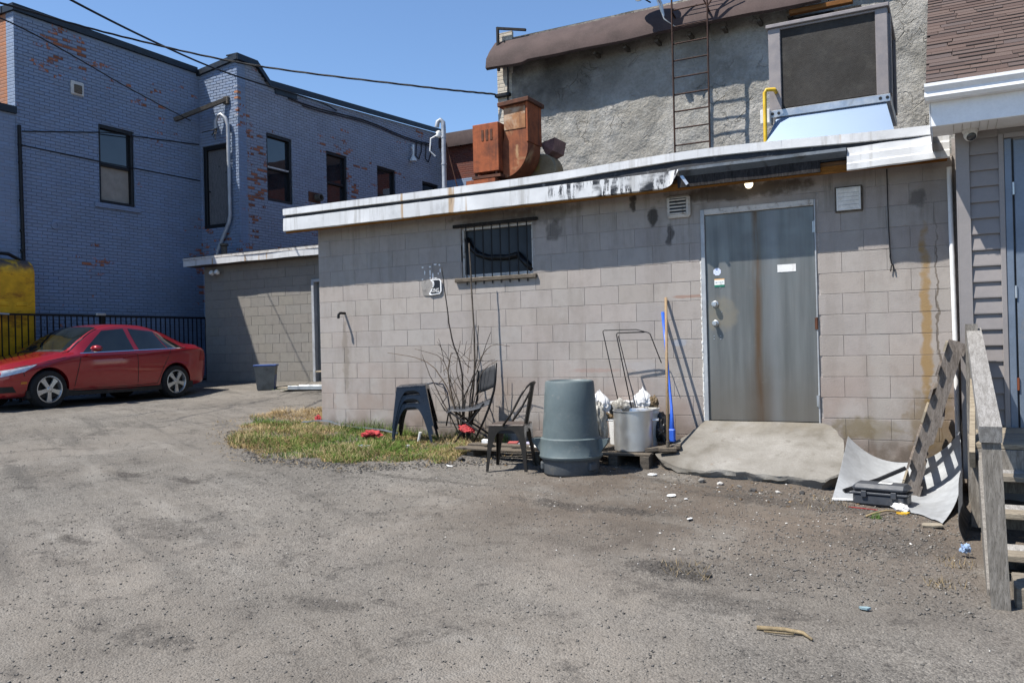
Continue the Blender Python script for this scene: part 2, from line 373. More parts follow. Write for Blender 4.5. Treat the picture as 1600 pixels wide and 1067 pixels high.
def m_paintbrick(name, paint, peel_thr, brick=(0.34, 0.125, 0.065), flip=False):
    """painted brick: courses in relief, single bricks that have lost their paint"""
    s = S(name); x, y, z = s.xyz(s.pos())
    u = s.ma('ADD', x, y); W, H = 0.215, 0.070
    row = s.ma('FLOOR', s.ma('DIVIDE', z, H)); uu = s.ma('ADD', s.ma('DIVIDE', u, W), s.mul(s.ma('FLOORED_MODULO', row, 2.0), .5))
    cu = s.ma('FLOOR', uu); fu = s.ma('FRACT', uu); fv = s.ma('FRACT', s.ma('DIVIDE', z, H))
    eu = s.ma('MINIMUM', fu, s.ma('SUBTRACT', 1.0, fu)); ev = s.ma('MINIMUM', fv, s.ma('SUBTRACT', 1.0, fv))
    face = s.mul(s.mr(eu, .012, .05), s.mr(ev, .05, .17))
    wn_ = s.N.new('ShaderNodeTexWhiteNoise'); wn_.noise_dimensions = '2D'; s.put(wn_.inputs['Vector'], s.vec(cu, row, 0.0)); rnd = wn_.outputs[0]
    cl = s.noise(0.55, 4, .6)
    pe = s.ma('ADD', s.mul(rnd, .34), s.mul(cl, .9)); pe = s.ma('ADD', pe, s.mul(s.noise(11, 6, .75), .5))
    pm = s.mr(pe, peel_thr, peel_thr + .03)
    c = s.hsv(paint, .5, s.mr(rnd, 0, 1, .9, 1.1, False), s.mr(rnd, 0, 1, .9, 1.08, False))
    c = s.mix(s.mr(s.noise(1.2, 6, .7), .4, .7, 0, .4), c, tuple(q * .72 for q in paint))
    c = s.mix(s.mul(s.ma('SUBTRACT', 1.0, face), .35), c, tuple(q * .55 for q in paint))
    b = s.hsv(brick, .5, 1, s.mr(s.ma('FRACT', s.mul(rnd, 13.7)), 0, 1, .6, 1.25, False))
    c = s.mix(s.mul(pm, s.mr(face, 0, 1, .35, 1.0)), c, b)
    h = s.ma('ADD', s.mul(face, 1.0), s.mul(s.noise(40, 4), .25)); h = s.ma('SUBTRACT', h, s.mul(pm, .25))
    return s.out(c, 0.8, 0, s.bump(h, 0.7, 0.008), 0.35)

def m_wood(name, c1, c2, axis=(1, 1, 8), scale=7, rough=.85, nail=False):
    s = S(name); V = s.scl(s.obj(), axis); r = s.rand()
    g = s.noise(scale, 6, .7, vec=V, dist=.6); g2 = s.noise(scale * 5, 4, .7, vec=V)
    c = s.mix(s.mr(g, .3, .7), c1, c2); c = s.mix(s.mr(g2, .5, .66, 0, .75), c, tuple(q * .5 for q in c1))
    c = s.hsv(c, .5, s.mr(r, 0, 1, .8, 1.15, False), s.mr(r, 0, 1, .8, 1.15, False))
    kn = s.mr(s.vor(2.3, vec=s.scl(s.obj(), (1.3, 1.3, 1.3))), .06, .10, .75, 0)
    c = s.mix(kn, c, tuple(q * .35 for q in c1))
    return s.out(c, rough, 0, s.bump(s.ma('ADD', g, g2), .5, .004), .25)

def m_metal_white(name, streak=True, black=False, chip=None):
    """painted white flashing with dents, run-off streaks and, on one stretch, tar runs"""
    s = S(name); P = s.pos(); x, y, z = s.xyz(P)
    c = s.hsv((0.74, 0.75, 0.76), .5, 1, s.mr(s.noise(2.2, 4), .3, .7, .9, 1.06))
    st = s.noise(1.0, 5, .7, vec=s.scl(P, (9, 1, .7)))
    if streak: c = s.mix(s.mr(st, .50, .70, 0, .6), c, (0.36, 0.34, 0.31)); c = s.mix(s.mr(s.noise(3.5, 6, .7), .55, .7, 0, .4), c, (.42, .42, .42))
    ru = s.mul(s.mr(s.noise(1.0, 3, .6, vec=s.scl(P, (5.2, 1, .3))), .63, .68), .75)
    c = s.mix(ru, c, (0.45, 0.27, 0.10))
    if black:
        t = s.noise(1.0, 5, .75, vec=s.scl(P, (13, 1, 2.2))); t2 = s.noise(1.0, 4, .6, vec=s.scl(P, (2.2, 1, 5)))
        zone = s.mul(s.mr(x, 3.3, 3.8), s.mr(t2, .38, .55))
        c = s.mix(s.mul(s.mr(t, .475, .515), zone), c, (0.014, 0.013, 0.016))
    return s.out(c, .42, 0.0, s.bump(s.noise(7, 4, .6), .35, .012), .5)

def m_rust(name, c1=(0.27, 0.075, 0.028), c2=(0.13, 0.04, 0.02), pale=None):
    s = S(name); P = s.pos(); n = s.noise(5, 6, .7, dist=.4)
    c = s.ramp(n, [(.3, c2), (.52, c1), (.72, tuple(q * 1.35 for q in c1))])
    st = s.noise(1.0, 5, .65, vec=s.scl(P, (16, 16, 1.1)))
    c = s.mix(s.mr(st, .5, .7, 0, .55), c, (0.07, 0.028, 0.018))
    if pale: c = s.mix(s.mr(s.noise(3.2, 5, .6, dist=.8), .5, .68, 0, .8), c, pale)
    return s.out(c, .78, .15, s.bump(s.noise(60, 4), .3, .004), .35)

MT = {}
MT['ground'] = m_ground()
BLK = (0.49, 0.446, 0.415)
MT['block'] = m_block('painted_block', BLK)
MT['mortar'] = simple('mortar', (0.44, 0.40, 0.375), .95, var=.25, nscale=5)
MT['back_block'] = m_block('old_block', (0.40, 0.375, 0.335), stained=False)
MT['back_mortar'] = simple('back_mortar', (0.30, 0.29, 0.265), .95, var=.2)
MT['blue_brick'] = m_paintbrick('blue_painted_brick', (0.232, 0.295, 0.412), 1.11)
MT['blue_brick_worn'] = m_paintbrick('worn_blue_painted_brick', (0.31, 0.345, 0.425), 1.055)
MT['orange_brick'] = m_paintbrick('orange_brick', (0.45, 0.20, 0.11), 3.0)
MT['red_brick'] = m_paintbrick('dark_red_brick', (0.20, 0.065, 0.045), 3.0)
MT['cream_brick'] = m_paintbrick('cream_painted_brick', (0.55, 0.50, 0.42), .95)
MT['cap'] = simple('dark_metal_cap', (0.022, 0.030, 0.042), .45, .2, bump=.05)
MT['black_frame'] = simple('black_window_frame', (0.012, 0.013, 0.016), .5, bump=.05)
MT['black_metal'] = simple('black_metal', (0.012, 0.012, 0.014), .45, .3, bump=.08)
MT['white_flash'] = m_metal_white('white_flashing')
MT['white_tar'] = m_metal_white('white_flashing_tar', black=True)
MT['tar_edge'] = simple('tarred_roof_edge', (0.03, 0.033, 0.04), .7, var=.4, nscale=12, dirt=(.3, .3, .31), dirt_amt=.15, dscale=14)
MT['gutter_grey'] = simple('blue_grey_gutter', (0.10, 0.12, 0.145), .5, .1, dirt=(.03, .03, .03), dirt_amt=.4)
MT['rot_wood'] = m_wood('rotten_black_wood', (0.012, 0.011, 0.011), (0.06, 0.055, 0.055), (8, 1, 1))
MT['orange_wood'] = m_wood('orange_wood', (0.20, 0.085, 0.025), (0.34, 0.15, 0.05), (.6, 8, 8))
MT['grey_wood'] = m_wood('weathered_wood', (0.20, 0.18, 0.155), (0.40, 0.37, 0.33), (8, 8, 1))
MT['grey_wood_y'] = m_wood('weathered_wood_rail', (0.30, 0.28, 0.255), (0.55, 0.53, 0.50), (8, .8, 3))
MT['deck_wood'] = m_wood('deck_wood', (0.26, 0.215, 0.16), (0.46, 0.40, 0.31), (.8, 8, 8))
MT['pallet_wood'] = m_wood('pallet_wood', (0.19, 0.155, 0.13), (0.38, 0.33, 0.29), (6, 1, 1))
MT['dirty_plank'] = m_wood('dirty_plank', (0.10, 0.085, 0.07), (0.25, 0.21, 0.165), (1, 7, 7))
MT['pale_ply'] = m_wood('pale_plywood', (0.42, 0.36, 0.27), (0.55, 0.48, 0.37), (1, 6, 6))
MT['rust'] = m_rust('rust_sheet')
MT['rust_pale'] = m_rust('rust_duct', (0.22, 0.07, 0.03), (0.11, 0.035, 0.02), (0.42, 0.27, 0.14))
MT['rust_dark'] = m_rust('rust_dark', (0.10, 0.04, 0.022), (0.045, 0.022, 0.016))
MT['ladder_rust'] = m_rust('ladder_rust', (0.085, 0.042, 0.03), (0.035, 0.022, 0.02))
MT['galv'] = simple('galvanised_steel', (0.50, 0.52, 0.54), .36, .75, var=.1, nscale=3, dirt=(.33, .33, .32), dirt_amt=.3)
MT['galv_sheet'] = simple('weathered_sheet', (0.46, 0.48, 0.50), .5, .25, var=.12, nscale=2.5, dirt=(.36, .37, .38), dirt_amt=.4, bump=.1, bscale=25)
MT['conduit'] = simple('conduit', (0.45, 0.47, 0.50), .5, .3, bump=.05)
MT['aluminium'] = simple('aluminium_pot', (0.62, 0.62, 0.61), .36, .8, var=.05, nscale=3, bump=.05, bscale=30)
_s = S('skirt_sky_tint'); MT['skirt'] = _s.out(_s.mix(_s.mr(_s.noise(1.0, 3), .3, .7), (.145, .215, .325), (.16, .23, .34)), .42, .2)  # blue of the reflected sky is put into the base colour
MT['cable'] = simple('black_cable', (0.014, 0.014, 0.016), .6, bump=0)
MT['white_plastic'] = simple('white_plastic', (0.72, 0.72, 0.70), .45, dirt=(.42, .38, .32), dirt_amt=.25, dscale=7)
MT['white_paint'] = simple('white_paint', (0.76, 0.77, 0.78), .5, var=.05, dirt=(.5, .49, .47), dirt_amt=.15)
MT['stained_white'] = simple('stained_white', (0.62, 0.60, 0.57), .6, var=.12, dirt=(.2, .15, .1), dirt_amt=.35, dscale=14)
MT['siding'] = simple('taupe_siding', (0.235, 0.215, 0.21), .55, var=.06, nscale=3, bump=.08, bscale=90)
MT['siding_trim'] = simple('taupe_trim', (0.27, 0.25, 0.245), .5, var=.05, bump=.05)
MT['grey_can'] = simple('grey_blue_plastic', (0.165, 0.212, 0.222), .52, var=.07, nscale=4, dirt=(.28, .30, .30), dirt_amt=.22, dscale=9, bump=.1)
MT['dark_can'] = simple('dark_grey_plastic', (0.105, 0.118, 0.132), .6, var=.1, nscale=5, dirt=(.2, .19, .17), dirt_amt=.25, dscale=10)
MT['bronze'] = simple('gunmetal_chair', (0.050, 0.042, 0.036), .38, .55, var=.15, bump=.05, dirt=(.12, .10, .08), dirt_amt=.25)
MT['bronze_seat'] = simple('dusty_brown_seat', (0.12, 0.092, 0.078), .55, .1, var=.15, bump=.05, dirt=(.2, .17, .15), dirt_amt=.3)
MT['navy_metal'] = simple('navy_black_metal', (0.035, 0.043, 0.06), .24, .45, var=.12, bump=.04)
MT['mesh_cloth'] = simple('black_sling_mesh', (0.05, 0.053, 0.06), .7, var=.1, bump=.5, bscale=260)
MT['black_plastic'] = simple('black_plastic', (0.03, 0.034, 0.042), .5, var=.1, dirt=(.12, .11, .10), dirt_amt=.25)
MT['blue_plastic'] = simple('blue_handle', (0.025, 0.10, 0.50), .4, var=.08, bump=0)
MT['tan_wood'] = m_wood('broom_handle_wood', (0.42, 0.27, 0.13), (0.55, 0.38, 0.20), (8, 8, 1))
MT['red_cloth'] = simple('red_rag', (0.50, 0.045, 0.05), .8, var=.25)
MT['yellow_pipe'] = simple('yellow_gas_pipe', (0.62, 0.40, 0.02), .45, bump=.03)
MT['paper'] = simple('white_paper', (0.72, 0.72, 0.71), .8, var=.06, dirt=(.5, .45, .4), dirt_amt=.2)
MT['concrete'] = None
MT['twig'] = m_wood('twig_bark', (0.10, 0.075, 0.055), (0.24, 0.19, 0.145), (1, 1, 1))
MT['twig_dark'] = m_wood('dark_twig_bark', (0.035, 0.03, 0.027), (0.09, 0.075, 0.065), (1, 1, 1))

def m_concrete():
    s = S('ramp_concrete'); P = s.pos(); x, y, z = s.xyz(P)
    n = s.noise(2.2, 6, .65, dist=.3); f = s.noise(60, 5, .7)
    c = s.ramp(n, [(.3, (.20, .18, .15)), (.5, (.35, .33, .295)), (.72, (.48, .46, .425))])
    c = s.mix(s.mr(f, .35, .65, 0, .3), c, (.22, .205, .18))
    c = s.mix(s.mul(s.mr(y, -.35, 0.0), s.mr(s.noise(4, 5), .35, .6), .5), c, (.27, .235, .175))
    c = s.mix(s.mr(s.noise(5.5, 5, .6), .62, .72, 0, .5), c, (.30, .21, .13))
    cr = s.mr(s.vor(1.3, 'DISTANCE_TO_EDGE', vec=s.scl(P, (1, 1, 1))), 0, .012, .55, 0)
    c = s.mix(s.mul(s.mr(x, 5.5, 4.95), s.mr(s.noise(3, 5), .35, .6), .6), c, (.17, .15, .125)); c = s.mix(s.mr(s.noise(9, 7, .75), .56, .68, 0, .5), c, (.2, .18, .15))
    return s.out(c, .93, 0, s.bump(s.ma('ADD', f, s.mul(n, .5)), .6, .008), .25)
MT['concrete'] = m_concrete()

def m_glass(name, tint=(0.02, 0.025, 0.03), rough=.06, clear=0.0):
    s = S(name); n = s.noise(3.5, 3)
    m = s.out(s.mix(s.mr(n, .3, .7), tint, tuple(q * 1.6 for q in tint)), rough, 0, s.bump(s.noise(1.4, 2), .05, .02), .9)
    if clear: s.b.inputs['Transmission Weight'].default_value = clear; s.b.inputs['IOR'].default_value = 1.45
    return m
MT['glass'] = m_glass('window_glass')
MT['dark_glass'] = m_glass('dusty_glass', (.03, .038, .05), .35); MT['dark_glass'].node_tree.nodes['Principled BSDF'].inputs['Specular IOR Level'].default_value = .22
MT['car_glass'] = m_glass('car_glass', (.012, .016, .016), .03)
MT['curtain'] = simple('window_blind', (0.42, 0.38, 0.33), .8, var=.12)
MT['grey_pane'] = m_wood('boarded_pane', (.16, .16, .17), (.30, .30, .31), (7, 7, .7))

# ================================================================== GROUND
def lines(segs):
    out = [segs[0][0]]
    for a, b, st in segs:
        n = max(1, int(round((b - a) / st))); out += [a + (b - a) * (i + 1) / n for i in range(n)]
    return np.array(out)
gx = lines([(-300, -60, 60), (-60, -16, 6), (-16, -9, .7), (-9, -2, .16), (-2, 1, .09), (1, 9.2, .045), (9.2, 12, .3), (12, 20, 2), (20, 60, 8), (60, 300, 60)])
gy = lines([(-300, -60, 60), (-60, -14, 6), (-14, -8.8, .5), (-8.8, -6, .09), (-6, .1, .045), (.1, 6, .15), (6, 16, 1.5), (16, 60, 8), (60, 400, 60)])
GX, GY = np.meshgrid(gx, gy, indexing='ij'); GZ = ground(GX, GY)
nx, ny = GX.shape; idx = np.arange(nx * ny).reshape(nx, ny)
me = bpy.data.meshes.new('ground')
quads = np.stack([idx[:-1, :-1], idx[1:, :-1], idx[1:, 1:], idx[:-1, 1:]], -1).reshape(-1, 4)
me.vertices.add(nx * ny); me.vertices.foreach_set('co', np.stack([GX, GY, GZ], -1).ravel())
me.loops.add(quads.size); me.loops.foreach_set('vertex_index', quads.ravel().astype(np.int32))
me.polygons.add(len(quads)); me.polygons.foreach_set('loop_start', np.arange(0, quads.size, 4, dtype=np.int32)); me.polygons.foreach_set('loop_total', np.full(len(quads), 4, dtype=np.int32))
me.update(); me.validate(); me.shade_smooth(); me.materials.append(MT['ground'])
go = bpy.data.objects.new('ground', me); col.objects.link(go); struct(go)

# ================================================================== MAIN BLOCK BUILDING
CH, BW = 0.2032, 0.4064
main = thing('block_outbuilding', 'flat-roofed grey painted concrete block building with steel door', 'building', (3.7, 0, -.9))
DOOR = (5.203, 6.357, -1.2, 1.762); WIN = (2.245, 3.222, 1.2192, 1.8288)
core = M()
def wall_core(y0, y1):
    for a, b, c, d in ((0, WIN[0], -1.3, 2.06), (WIN[0], WIN[1], -1.3, WIN[2]), (WIN[0], WIN[1], WIN[3], 2.06), (WIN[1], DOOR[0], -1.3, 2.06), (DOOR[0], DOOR[1], DOOR[3], 2.06), (DOOR[1], 7.56, -1.3, 2.06)):
        core.box((a, y0, c), (b, y1, d))
wall_core(.005, .2)
core.box((7.56, .03, -1.2), (7.60, .2, 2.2))
core.box((0, .2, -1.3), (.2, 4.7, 2.06)); core.box((7.36, .2, -1.3), (7.56, 4.7, 2.06)); core.box((.2, 4.5, -1.3), (7.36, 4.7, 2.06))
wallo = core.build('wall', MT['mortar'], main)
def sub(r, h):
    (a, b, c, d), (e, f, g_, i) = r, h
    if b <= e or a >= f or d <= g_ or c >= i: return [r]
    o = []
    if a < e: o.append((a, e, c, d))
    if b > f: o.append((f, b, c, d))
    a2, b2 = max(a, e), min(b, f)
    if c < g_: o.append((a2, b2, c, g_))
    if d > i: o.append((a2, b2, i, d))
    return o
BLOCKMESH = {}
def block_mesh(w, h, mat, ch=.0026, dep=.05, key=''):
    k = (round(w, 3), round(h, 3), key)
    if k not in BLOCKMESH:
        m = bpy.data.meshes.new('block'); a, b = w / 2, h / 2
        vs = [(-a, dep, -b), (a, dep, -b), (a, dep, b), (-a, dep, b), (-a, ch, -b), (a, ch, -b), (a, ch, b), (-a, ch, b),
              (-a + ch, 0, -b + ch), (a - ch, 0, -b + ch), (a - ch, 0, b - ch), (-a + ch, 0, b - ch)]
        fs = [(8, 9, 10, 11)] + [(4 + i, 4 + (i + 1) % 4, 8 + (i + 1) % 4, 8 + i) for i in range(4)] + [(i, (i + 1) % 4, 4 + (i + 1) % 4, 4 + i) for i in range(4)]
        m.from_pydata(vs, [], fs); m.materials.append(mat); BLOCKMESH[k] = m
    return BLOCKMESH[k]
def lay(rows, mat, parent, y, key, holes, x0, x1, joint=.004, jit=.0012):
    for (zlo, zhi, edges) in rows:
        es = [x0] + [e for e in edges if x0 + .05 < e < x1 - .05] + [x1]
        for a, b in zip(es[:-1], es[1:]):
            rs = [(a + joint * .25, b - joint * .25, zlo + joint / 2, zhi - joint / 2)]
            for h in holes: rs = [q for r in rs for q in sub(r, h)]
            for (p, q, c, d) in rs:
                if q - p < .03 or d - c < .03: continue
                piece('block', block_mesh(q - p, d - c, mat, key=key), parent, ((p + q) / 2, y + random.uniform(-jit, jit), (c + d) / 2))
rows = []
for k in range(-5, 10):
    off = .5 if k % 2 == 0 else 0.0
    L = [(i + off) * BW for i in range(0, 13)]; L = [e for e in L if e < 5.2]
    o2 = 6.79 if k % 2 == 0 else 6.79 - BW / 2
    L += [o2 + i * BW for i in range(-2, 3) if o2 + i * BW > 5.9 and not (k < 9 and o2 + i * BW < 6.37)]
    if k == 9: L = [(i + off) * BW for i in range(0, 20)]
    rows.append((k * CH, (k + 1) * CH, L))
lay(rows, MT['block'], wallo, 0.0, 'm', [DOOR, WIN], 0.0, 7.56)

# roof slab, eave boards and flashings (y = -0.315 is the front edge)
m = M(); m.box((-.29, -.285, 2.06), (7.45, 4.75, 2.20)); m.build('roof', MT['tar_edge'], main)
m = M(); m.box((-.28, -.27, 2.012), (7.53, .0, 2.055)); m.build('soffit', MT['orange_wood'], main)
m = M(); m.box((-.29, -.296, 1.945), (7.52, -.262, 2.012)); m.build('eave_board', MT['orange_wood'], main)
def wavy(x0, x1, prof, mat, name, step=.035, amp=.004, sag=0.0, th=.002, seed=0):
    """a strip of flashing: profile of (y,z) points swept along x with dents"""
    n = max(2, int((x1 - x0) / step)); g = []
    for i in range(n + 1):
        x = x0 + (x1 - x0) * i / n; row = []
        for j, (yy, zz) in enumerate(prof):
            d = amp * 2 * float(fbm(np.array([x * 2.1 + seed * 7]), np.array([j * .8 + seed]), 3)[0]) + amp * 1.3 * abs(float(fbm(np.array([x * 7.3 + seed * 3]), np.array([j * 1.7 + seed]), 2)[0]))
            hz = .062 * math.exp(-((x - 5.35) / 1.35) ** 2) if (name == 'drip_edge' or (name == 'tar_band' and j < 2)) else 0
            row.append((x, yy + d, zz + d * .8 + hz + sag * math.sin(math.pi * i / n)))
        g.append(row)
    return M().sheet(g, th).build(name, mat, main, smooth=30)
# top drip edge in lengths, tarred band under it, then the white fascia panels
for i, (a, b) in enumerate(((-.312, 1.62), (1.60, 3.85), (3.83, 6.1), (6.08, 7.41))):
    wavy(a, b, [(-.24, 2.262), (-.322, 2.268), (-.326, 2.185), (-.310, 2.178)], MT['white_flash'], 'drip_edge', amp=.0035, seed=i, th=.0015)
wavy(-.30, 7.45, [(-.295, 2.19), (-.303, 2.16), (-.296, 2.11), (-.305, 2.06)], MT['tar_edge'], 'tar_band', amp=.008, seed=9)
for i, (a, b) in enumerate(((-.315, 1.12), (1.105, 2.32), (2.305, 3.6))):
    wavy(a, b, [(-.304, 2.145), (-.318, 2.14), (-.320, 2.06), (-.322, 1.975), (-.300, 1.966)], MT['white_flash'], 'fascia_panel', amp=.010, seed=20 + i)
wavy(3.585, 4.9, [(-.304, 2.145), (-.320, 2.14), (-.322, 2.06), (-.322, 1.975), (-.300, 1.966)], MT['white_tar'], 'fascia_panel', amp=.009, seed=31)
g = []                                                     # last panel curls out where it has been torn off
for i in range(13):
    t = i / 12; row = []
    for (yy, zz) in ((-.318, 2.142), (-.323, 2.08), (-.324, 2.02), (-.322, 1.972)):
        low = (2.142 - zz) / .17
        row.append((4.885 + t * (.20 - .07 * low), yy - .05 * max(0, t - .35) ** 2 * (1 + low * 1.5), zz + .02 * t * t * low + .012 * t))
    g.append(row)
M().sheet(g, .002).build('torn_panel', MT['white_tar'], main, smooth=30)
wavy(5.085, 6.69, [(-.30, 2.165), (-.37, 2.155), (-.375, 2.125), (-.345, 2.10), (-.318, 2.075)], MT['gutter_grey'], 'gutter', amp=.007, seed=40)
m = M(); m.box((5.06, -.318, 1.965), (6.45, -.297, 2.085)); m.build('rotten_board', MT['rot_wood'], main)
m = M(); m.bar((5.10, -.325, 2.09), (5.17, -.345, 1.985), .03, .004, (0, 1, 0)); m.build('bent_strip', MT['galv'], main)
g = []
for i in range(15):
    x = 6.692 + (7.542 - 6.692) * i / 14; dd = .006 * math.sin(i * .9); r0 = .02 * (1 - i / 14)
    g.append([(x, yy + dd, zz - r0) for yy, zz in ((-.300, 2.185), (-.318, 2.18), (-.325, 2.12), (-.352, 2.10), (-.355, 2.035), (-.375, 2.02), (-.378, 1.965), (-.36, 1.955))])
M().sheet(g, .002).build('stepped_flashing', MT['white_flash'], main, smooth=25)

# steel door
def m_door():
    s = S('steel_door_paint'); P = s.pos(); x, y, z = s.xyz(P)
    c = s.hsv((0.215, 0.225, 0.222), .5, 1, s.mr(s.noise(1.0, 4, .6, vec=s.scl(P, (9, 1, .5))), .3, .7, .8, 1.2))
    lo = s.mr(z, .3, -.4); c = s.mix(s.mul(lo, .6), c, (.235, .205, .165))
    wob = s.mul(s.ma('SUBTRACT', s.noise(1.6, 3), .5), .05); xr = s.ma('ADD', x, wob)
    rb = s.mul(s.band(xr, 5.74, 5.80, .03), s.mr(s.noise(1.0, 4, .6, vec=s.scl(P, (14, 1, 1.1))), .25, .55), .9); c = s.mix(rb, c, (.155, .085, .035))
    rl = s.mul(s.band(xr, 5.86, 5.98, .05), .35); c = s.mix(rl, c, (.34, .36, .38))
    rl2 = s.mul(s.band(xr, 5.66, 5.90, .08), s.mr(z, .5, -.2), .55); c = s.mix(rl2, c, (.13, .09, .06))
    dx = s.ma('SUBTRACT', x, 5.40); dz = s.ma('SUBTRACT', z, .66); q = s.ma('ADD', s.mul(dx, dx, 30), s.mul(dz, dz, 22)); q = s.ma('ADD', q, s.mr(s.noise(6, 4), .3, .7, -.4, .4, False))
    c = s.mix(s.mr(q, .1, 1.0, .7, 0), c, (.36, .315, .235))
    c = s.mix(s.mr(s.noise(9, 6, .7), .6, .75, 0, .4), c, (.27, .26, .23))
    return s.out(c, s.mr(s.noise(5, 4), .3, .7, .3, .5), .35, s.bump(s.noise(3, 3), .12, .01), .5)
MT['door'] = m_door()
m = M(); m.cbox((5.248, .012, -.452), (6.338, .055, 1.700), .004); door = m.build('door', MT['door'], main)
for x0, x1, z0, z1 in ((5.203, 5.246, -.5, 1.762), (6.340, 6.357, -.46, 1.762)):
    M().cbox((x0, -.012, z0), (x1, .12, z1), .004).build('door_frame', MT['galv_sheet'], main)
M().cbox((5.246, -.013, 1.703), (6.340, .12, 1.763), .004).build('door_frame', MT['stained_white'], main)
m = M(); m.box((5.203, .12, -.6), (6.357, .19, 1.765)); m.build('door_backing', MT['black_metal'], main)
m = M(); m.box((5.193, -.004, -.46), (5.205, .006, 1.2)); 
for i in range(60): 
    z = -.46 + i * .028; w = .004 + .012 * random.random(); m.cbox((5.200 - w, -.009 - .006 * random.random(), z), (5.204, .004, z + .03), .003)
m.build('caulking', MT['white_plastic'], main)
def knob(z, r):
    k = M(); rot = Matrix.Rotation(R(90), 3, 'X')
    k.lathe([(r * 1.15, 0), (r * 1.15, .006), (r * .75, .012), (r * .7, .03), (r, .04), (r, .055), (r * .8, .062), (0, .063)], 20, (5.335, .0115, z), rot); return k
knob(.765, .030).build('deadbolt', MT['galv'], door, smooth=40); knob(.565, .028).build('doorknob', MT['galv'], door, smooth=40)
for x, z in ((5.315, .43), (5.315, .40), (5.385, .43), (5.385, .40), (5.40, .68), (5.39, .935)):
    M().lathe([(.005, 0), (.005, .003), (0, .004)], 8, (x, .0115, z), Matrix.Rotation(R(90), 3, 'X')).build('screw', MT['galv'], door)
for z in (1.49, .53, -.24):
    h = M(); h.lathe([(.011, -.06), (.011, .06)], 10, (6.345, -.010, z)); h.box((6.322, .006, z - .055), (6.340, .011, z + .055)); h.build('hinge', MT['rust_dark'] if z == .53 else MT['galv'], door)
# stickers on the door: a round badge, a company card and a blank white label
st = S('sticker_round'); o_ = st.obj(); lx, ly, lz = st.xyz(o_)
cx, cz = 5.363 - 3.7, 1.103 + .9
rr = st.ma('SQRT', st.ma('ADD', st.ma('POWER', st.ma('SUBTRACT', lx, cx), 2.0), st.ma('POWER', st.ma('SUBTRACT', lz, cz), 2.0)))
cc = st.mix(st.band(rr, .018, .032, .002), (.30, .38, .70), (.60, .66, .85)); cc = st.mix(st.mr(rr, .034, .036), cc, (.75, .78, .85)); cc = st.mix(st.mul(st.mr(rr, .016, .014), st.mr(st.noise(90, 2), .45, .5)), cc, (.75, .8, .9))
MT['badge'] = st.out(cc, .4)
M().lathe([(.041, 0), (.041, .0012), (0, .0013)], 8, (5.363, .0118, 1.103), Matrix.Rotation(R(90), 3, 'X') @ Matrix.Rotation(R(22.5), 3, 'Z')).build('round_sticker', MT['badge'], door)
st = S('sticker_card'); lx, ly, lz = st.xyz(st.obj()); zz = st.ma('SUBTRACT', lz, .985 + .9); xx = st.ma('SUBTRACT', lx, 5.385 - 3.7)
cc = st.mix(st.mr(zz, .030, .032), (.72, .74, .72), (.75, .42, .16)); hill = st.ma('ADD', -.031, st.mul(st.noise(22, 2, vec=st.vec(xx, 0, 0)), .022)); cc = st.mix(st.ma('LESS_THAN', zz, hill), cc, (.02, .16, .10))
cc = st.mix(st.mul(st.band(zz, .000, .009, .001), st.band(xx, -.045, .042, .002), st.mr(st.noise(140, 1), .42, .5)), cc, (.04, .10, .16)); cc = st.mix(st.mul(st.band(zz, -.019, -.014, .001), st.band(xx, .005, .03, .001)), cc, (.03, .03, .05))
M().box((5.333, .0085, .943), (5.437, .0118, 1.027)).build('card_sticker', st.out(cc, .4), door)
M().box((5.975, .0085, 1.06), (6.155, .0118, 1.135)).build('blank_label', MT['paper'], door)

# barred window
win = M(); 
for x0, x1, z0, z1 in ((2.247, 2.275, 1.221, 1.827), (3.192, 3.220, 1.221, 1.827), (2.275, 3.192, 1.797, 1.827), (2.275, 3.192, 1.221, 1.256)): win.cbox((x0, .03, z0), (x1, .09, z1), .004)
wino = win.build('window', MT['stained_white'], main)
M().box((2.272, .082, 1.25), (3.195, .086, 1.80)).build('pane', MT['dark_glass'], wino)
M().cbox((2.15, -.035, 1.829), (3.30, .0, 1.868), .006).build('lintel', MT['rot_wood'], wino)
M().cbox((2.165, -.040, 1.165), (3.275, .02, 1.212), .006).build('sill', MT['dirty_plank'], wino)
for i in range(8):
    x = 2.33 + i * .118; M().tube([(x, -.015, 1.13), (x, -.015, 1.835)], .0075, 6).build('bar', MT['black_metal'], wino)
M().tube([(2.30, .055, 1.70), (2.36, .055, 1.58), (2.45, .055, 1.50), (2.60, .055, 1.45), (2.85, .055, 1.435), (2.98, .055, 1.455), (3.01, .055, 1.46)], .034, 8).build('hose', MT['black_metal'], wino, smooth=True)
M().tube([(2.99, .055, 1.47), (3.10, .055, 1.35), (3.19, .055, 1.26)], .036, 8).build('hose', MT['black_metal'], wino, smooth=True)
M().box((2.245, .12, 1.2), (3.222, .14, 1.85)).build('window_backing', MT['black_frame'], wino)

# two wall vents
v = M(); v.cbox((4.85, -.045, 1.70), (5.105, .0, 1.935), .03); v1 = v.build('wall_vent', MT['stained_white'], main, smooth=25)
M().box((4.885, -.0465, 1.735), (5.065, -.044, 1.905)).build('vent_recess', MT['black_frame'], v1)
for i in range(5):
    z = 1.745 + i * .036; M().bar((4.885, -.052, z), (5.065, -.052, z), .018, .012, (0, -.5, 1)).build('louvre', MT['stained_white'], v1)
v = M(); v.cbox((6.54, -.022, 1.605), (6.79, .0, 1.852), .004); v2 = v.build('wall_vent', MT['dirty_plank'], main)
for x0, x1, z0, z1 in ((6.556, 6.574, 1.62, 1.84), (6.758, 6.776, 1.62, 1.84), (6.574, 6.758, 1.825, 1.84), (6.574, 6.758, 1.62, 1.635)): M().cbox((x0, -.036, z0), (x1, -.02, z1), .003).build('vent_frame', MT['white_plastic'], v2)
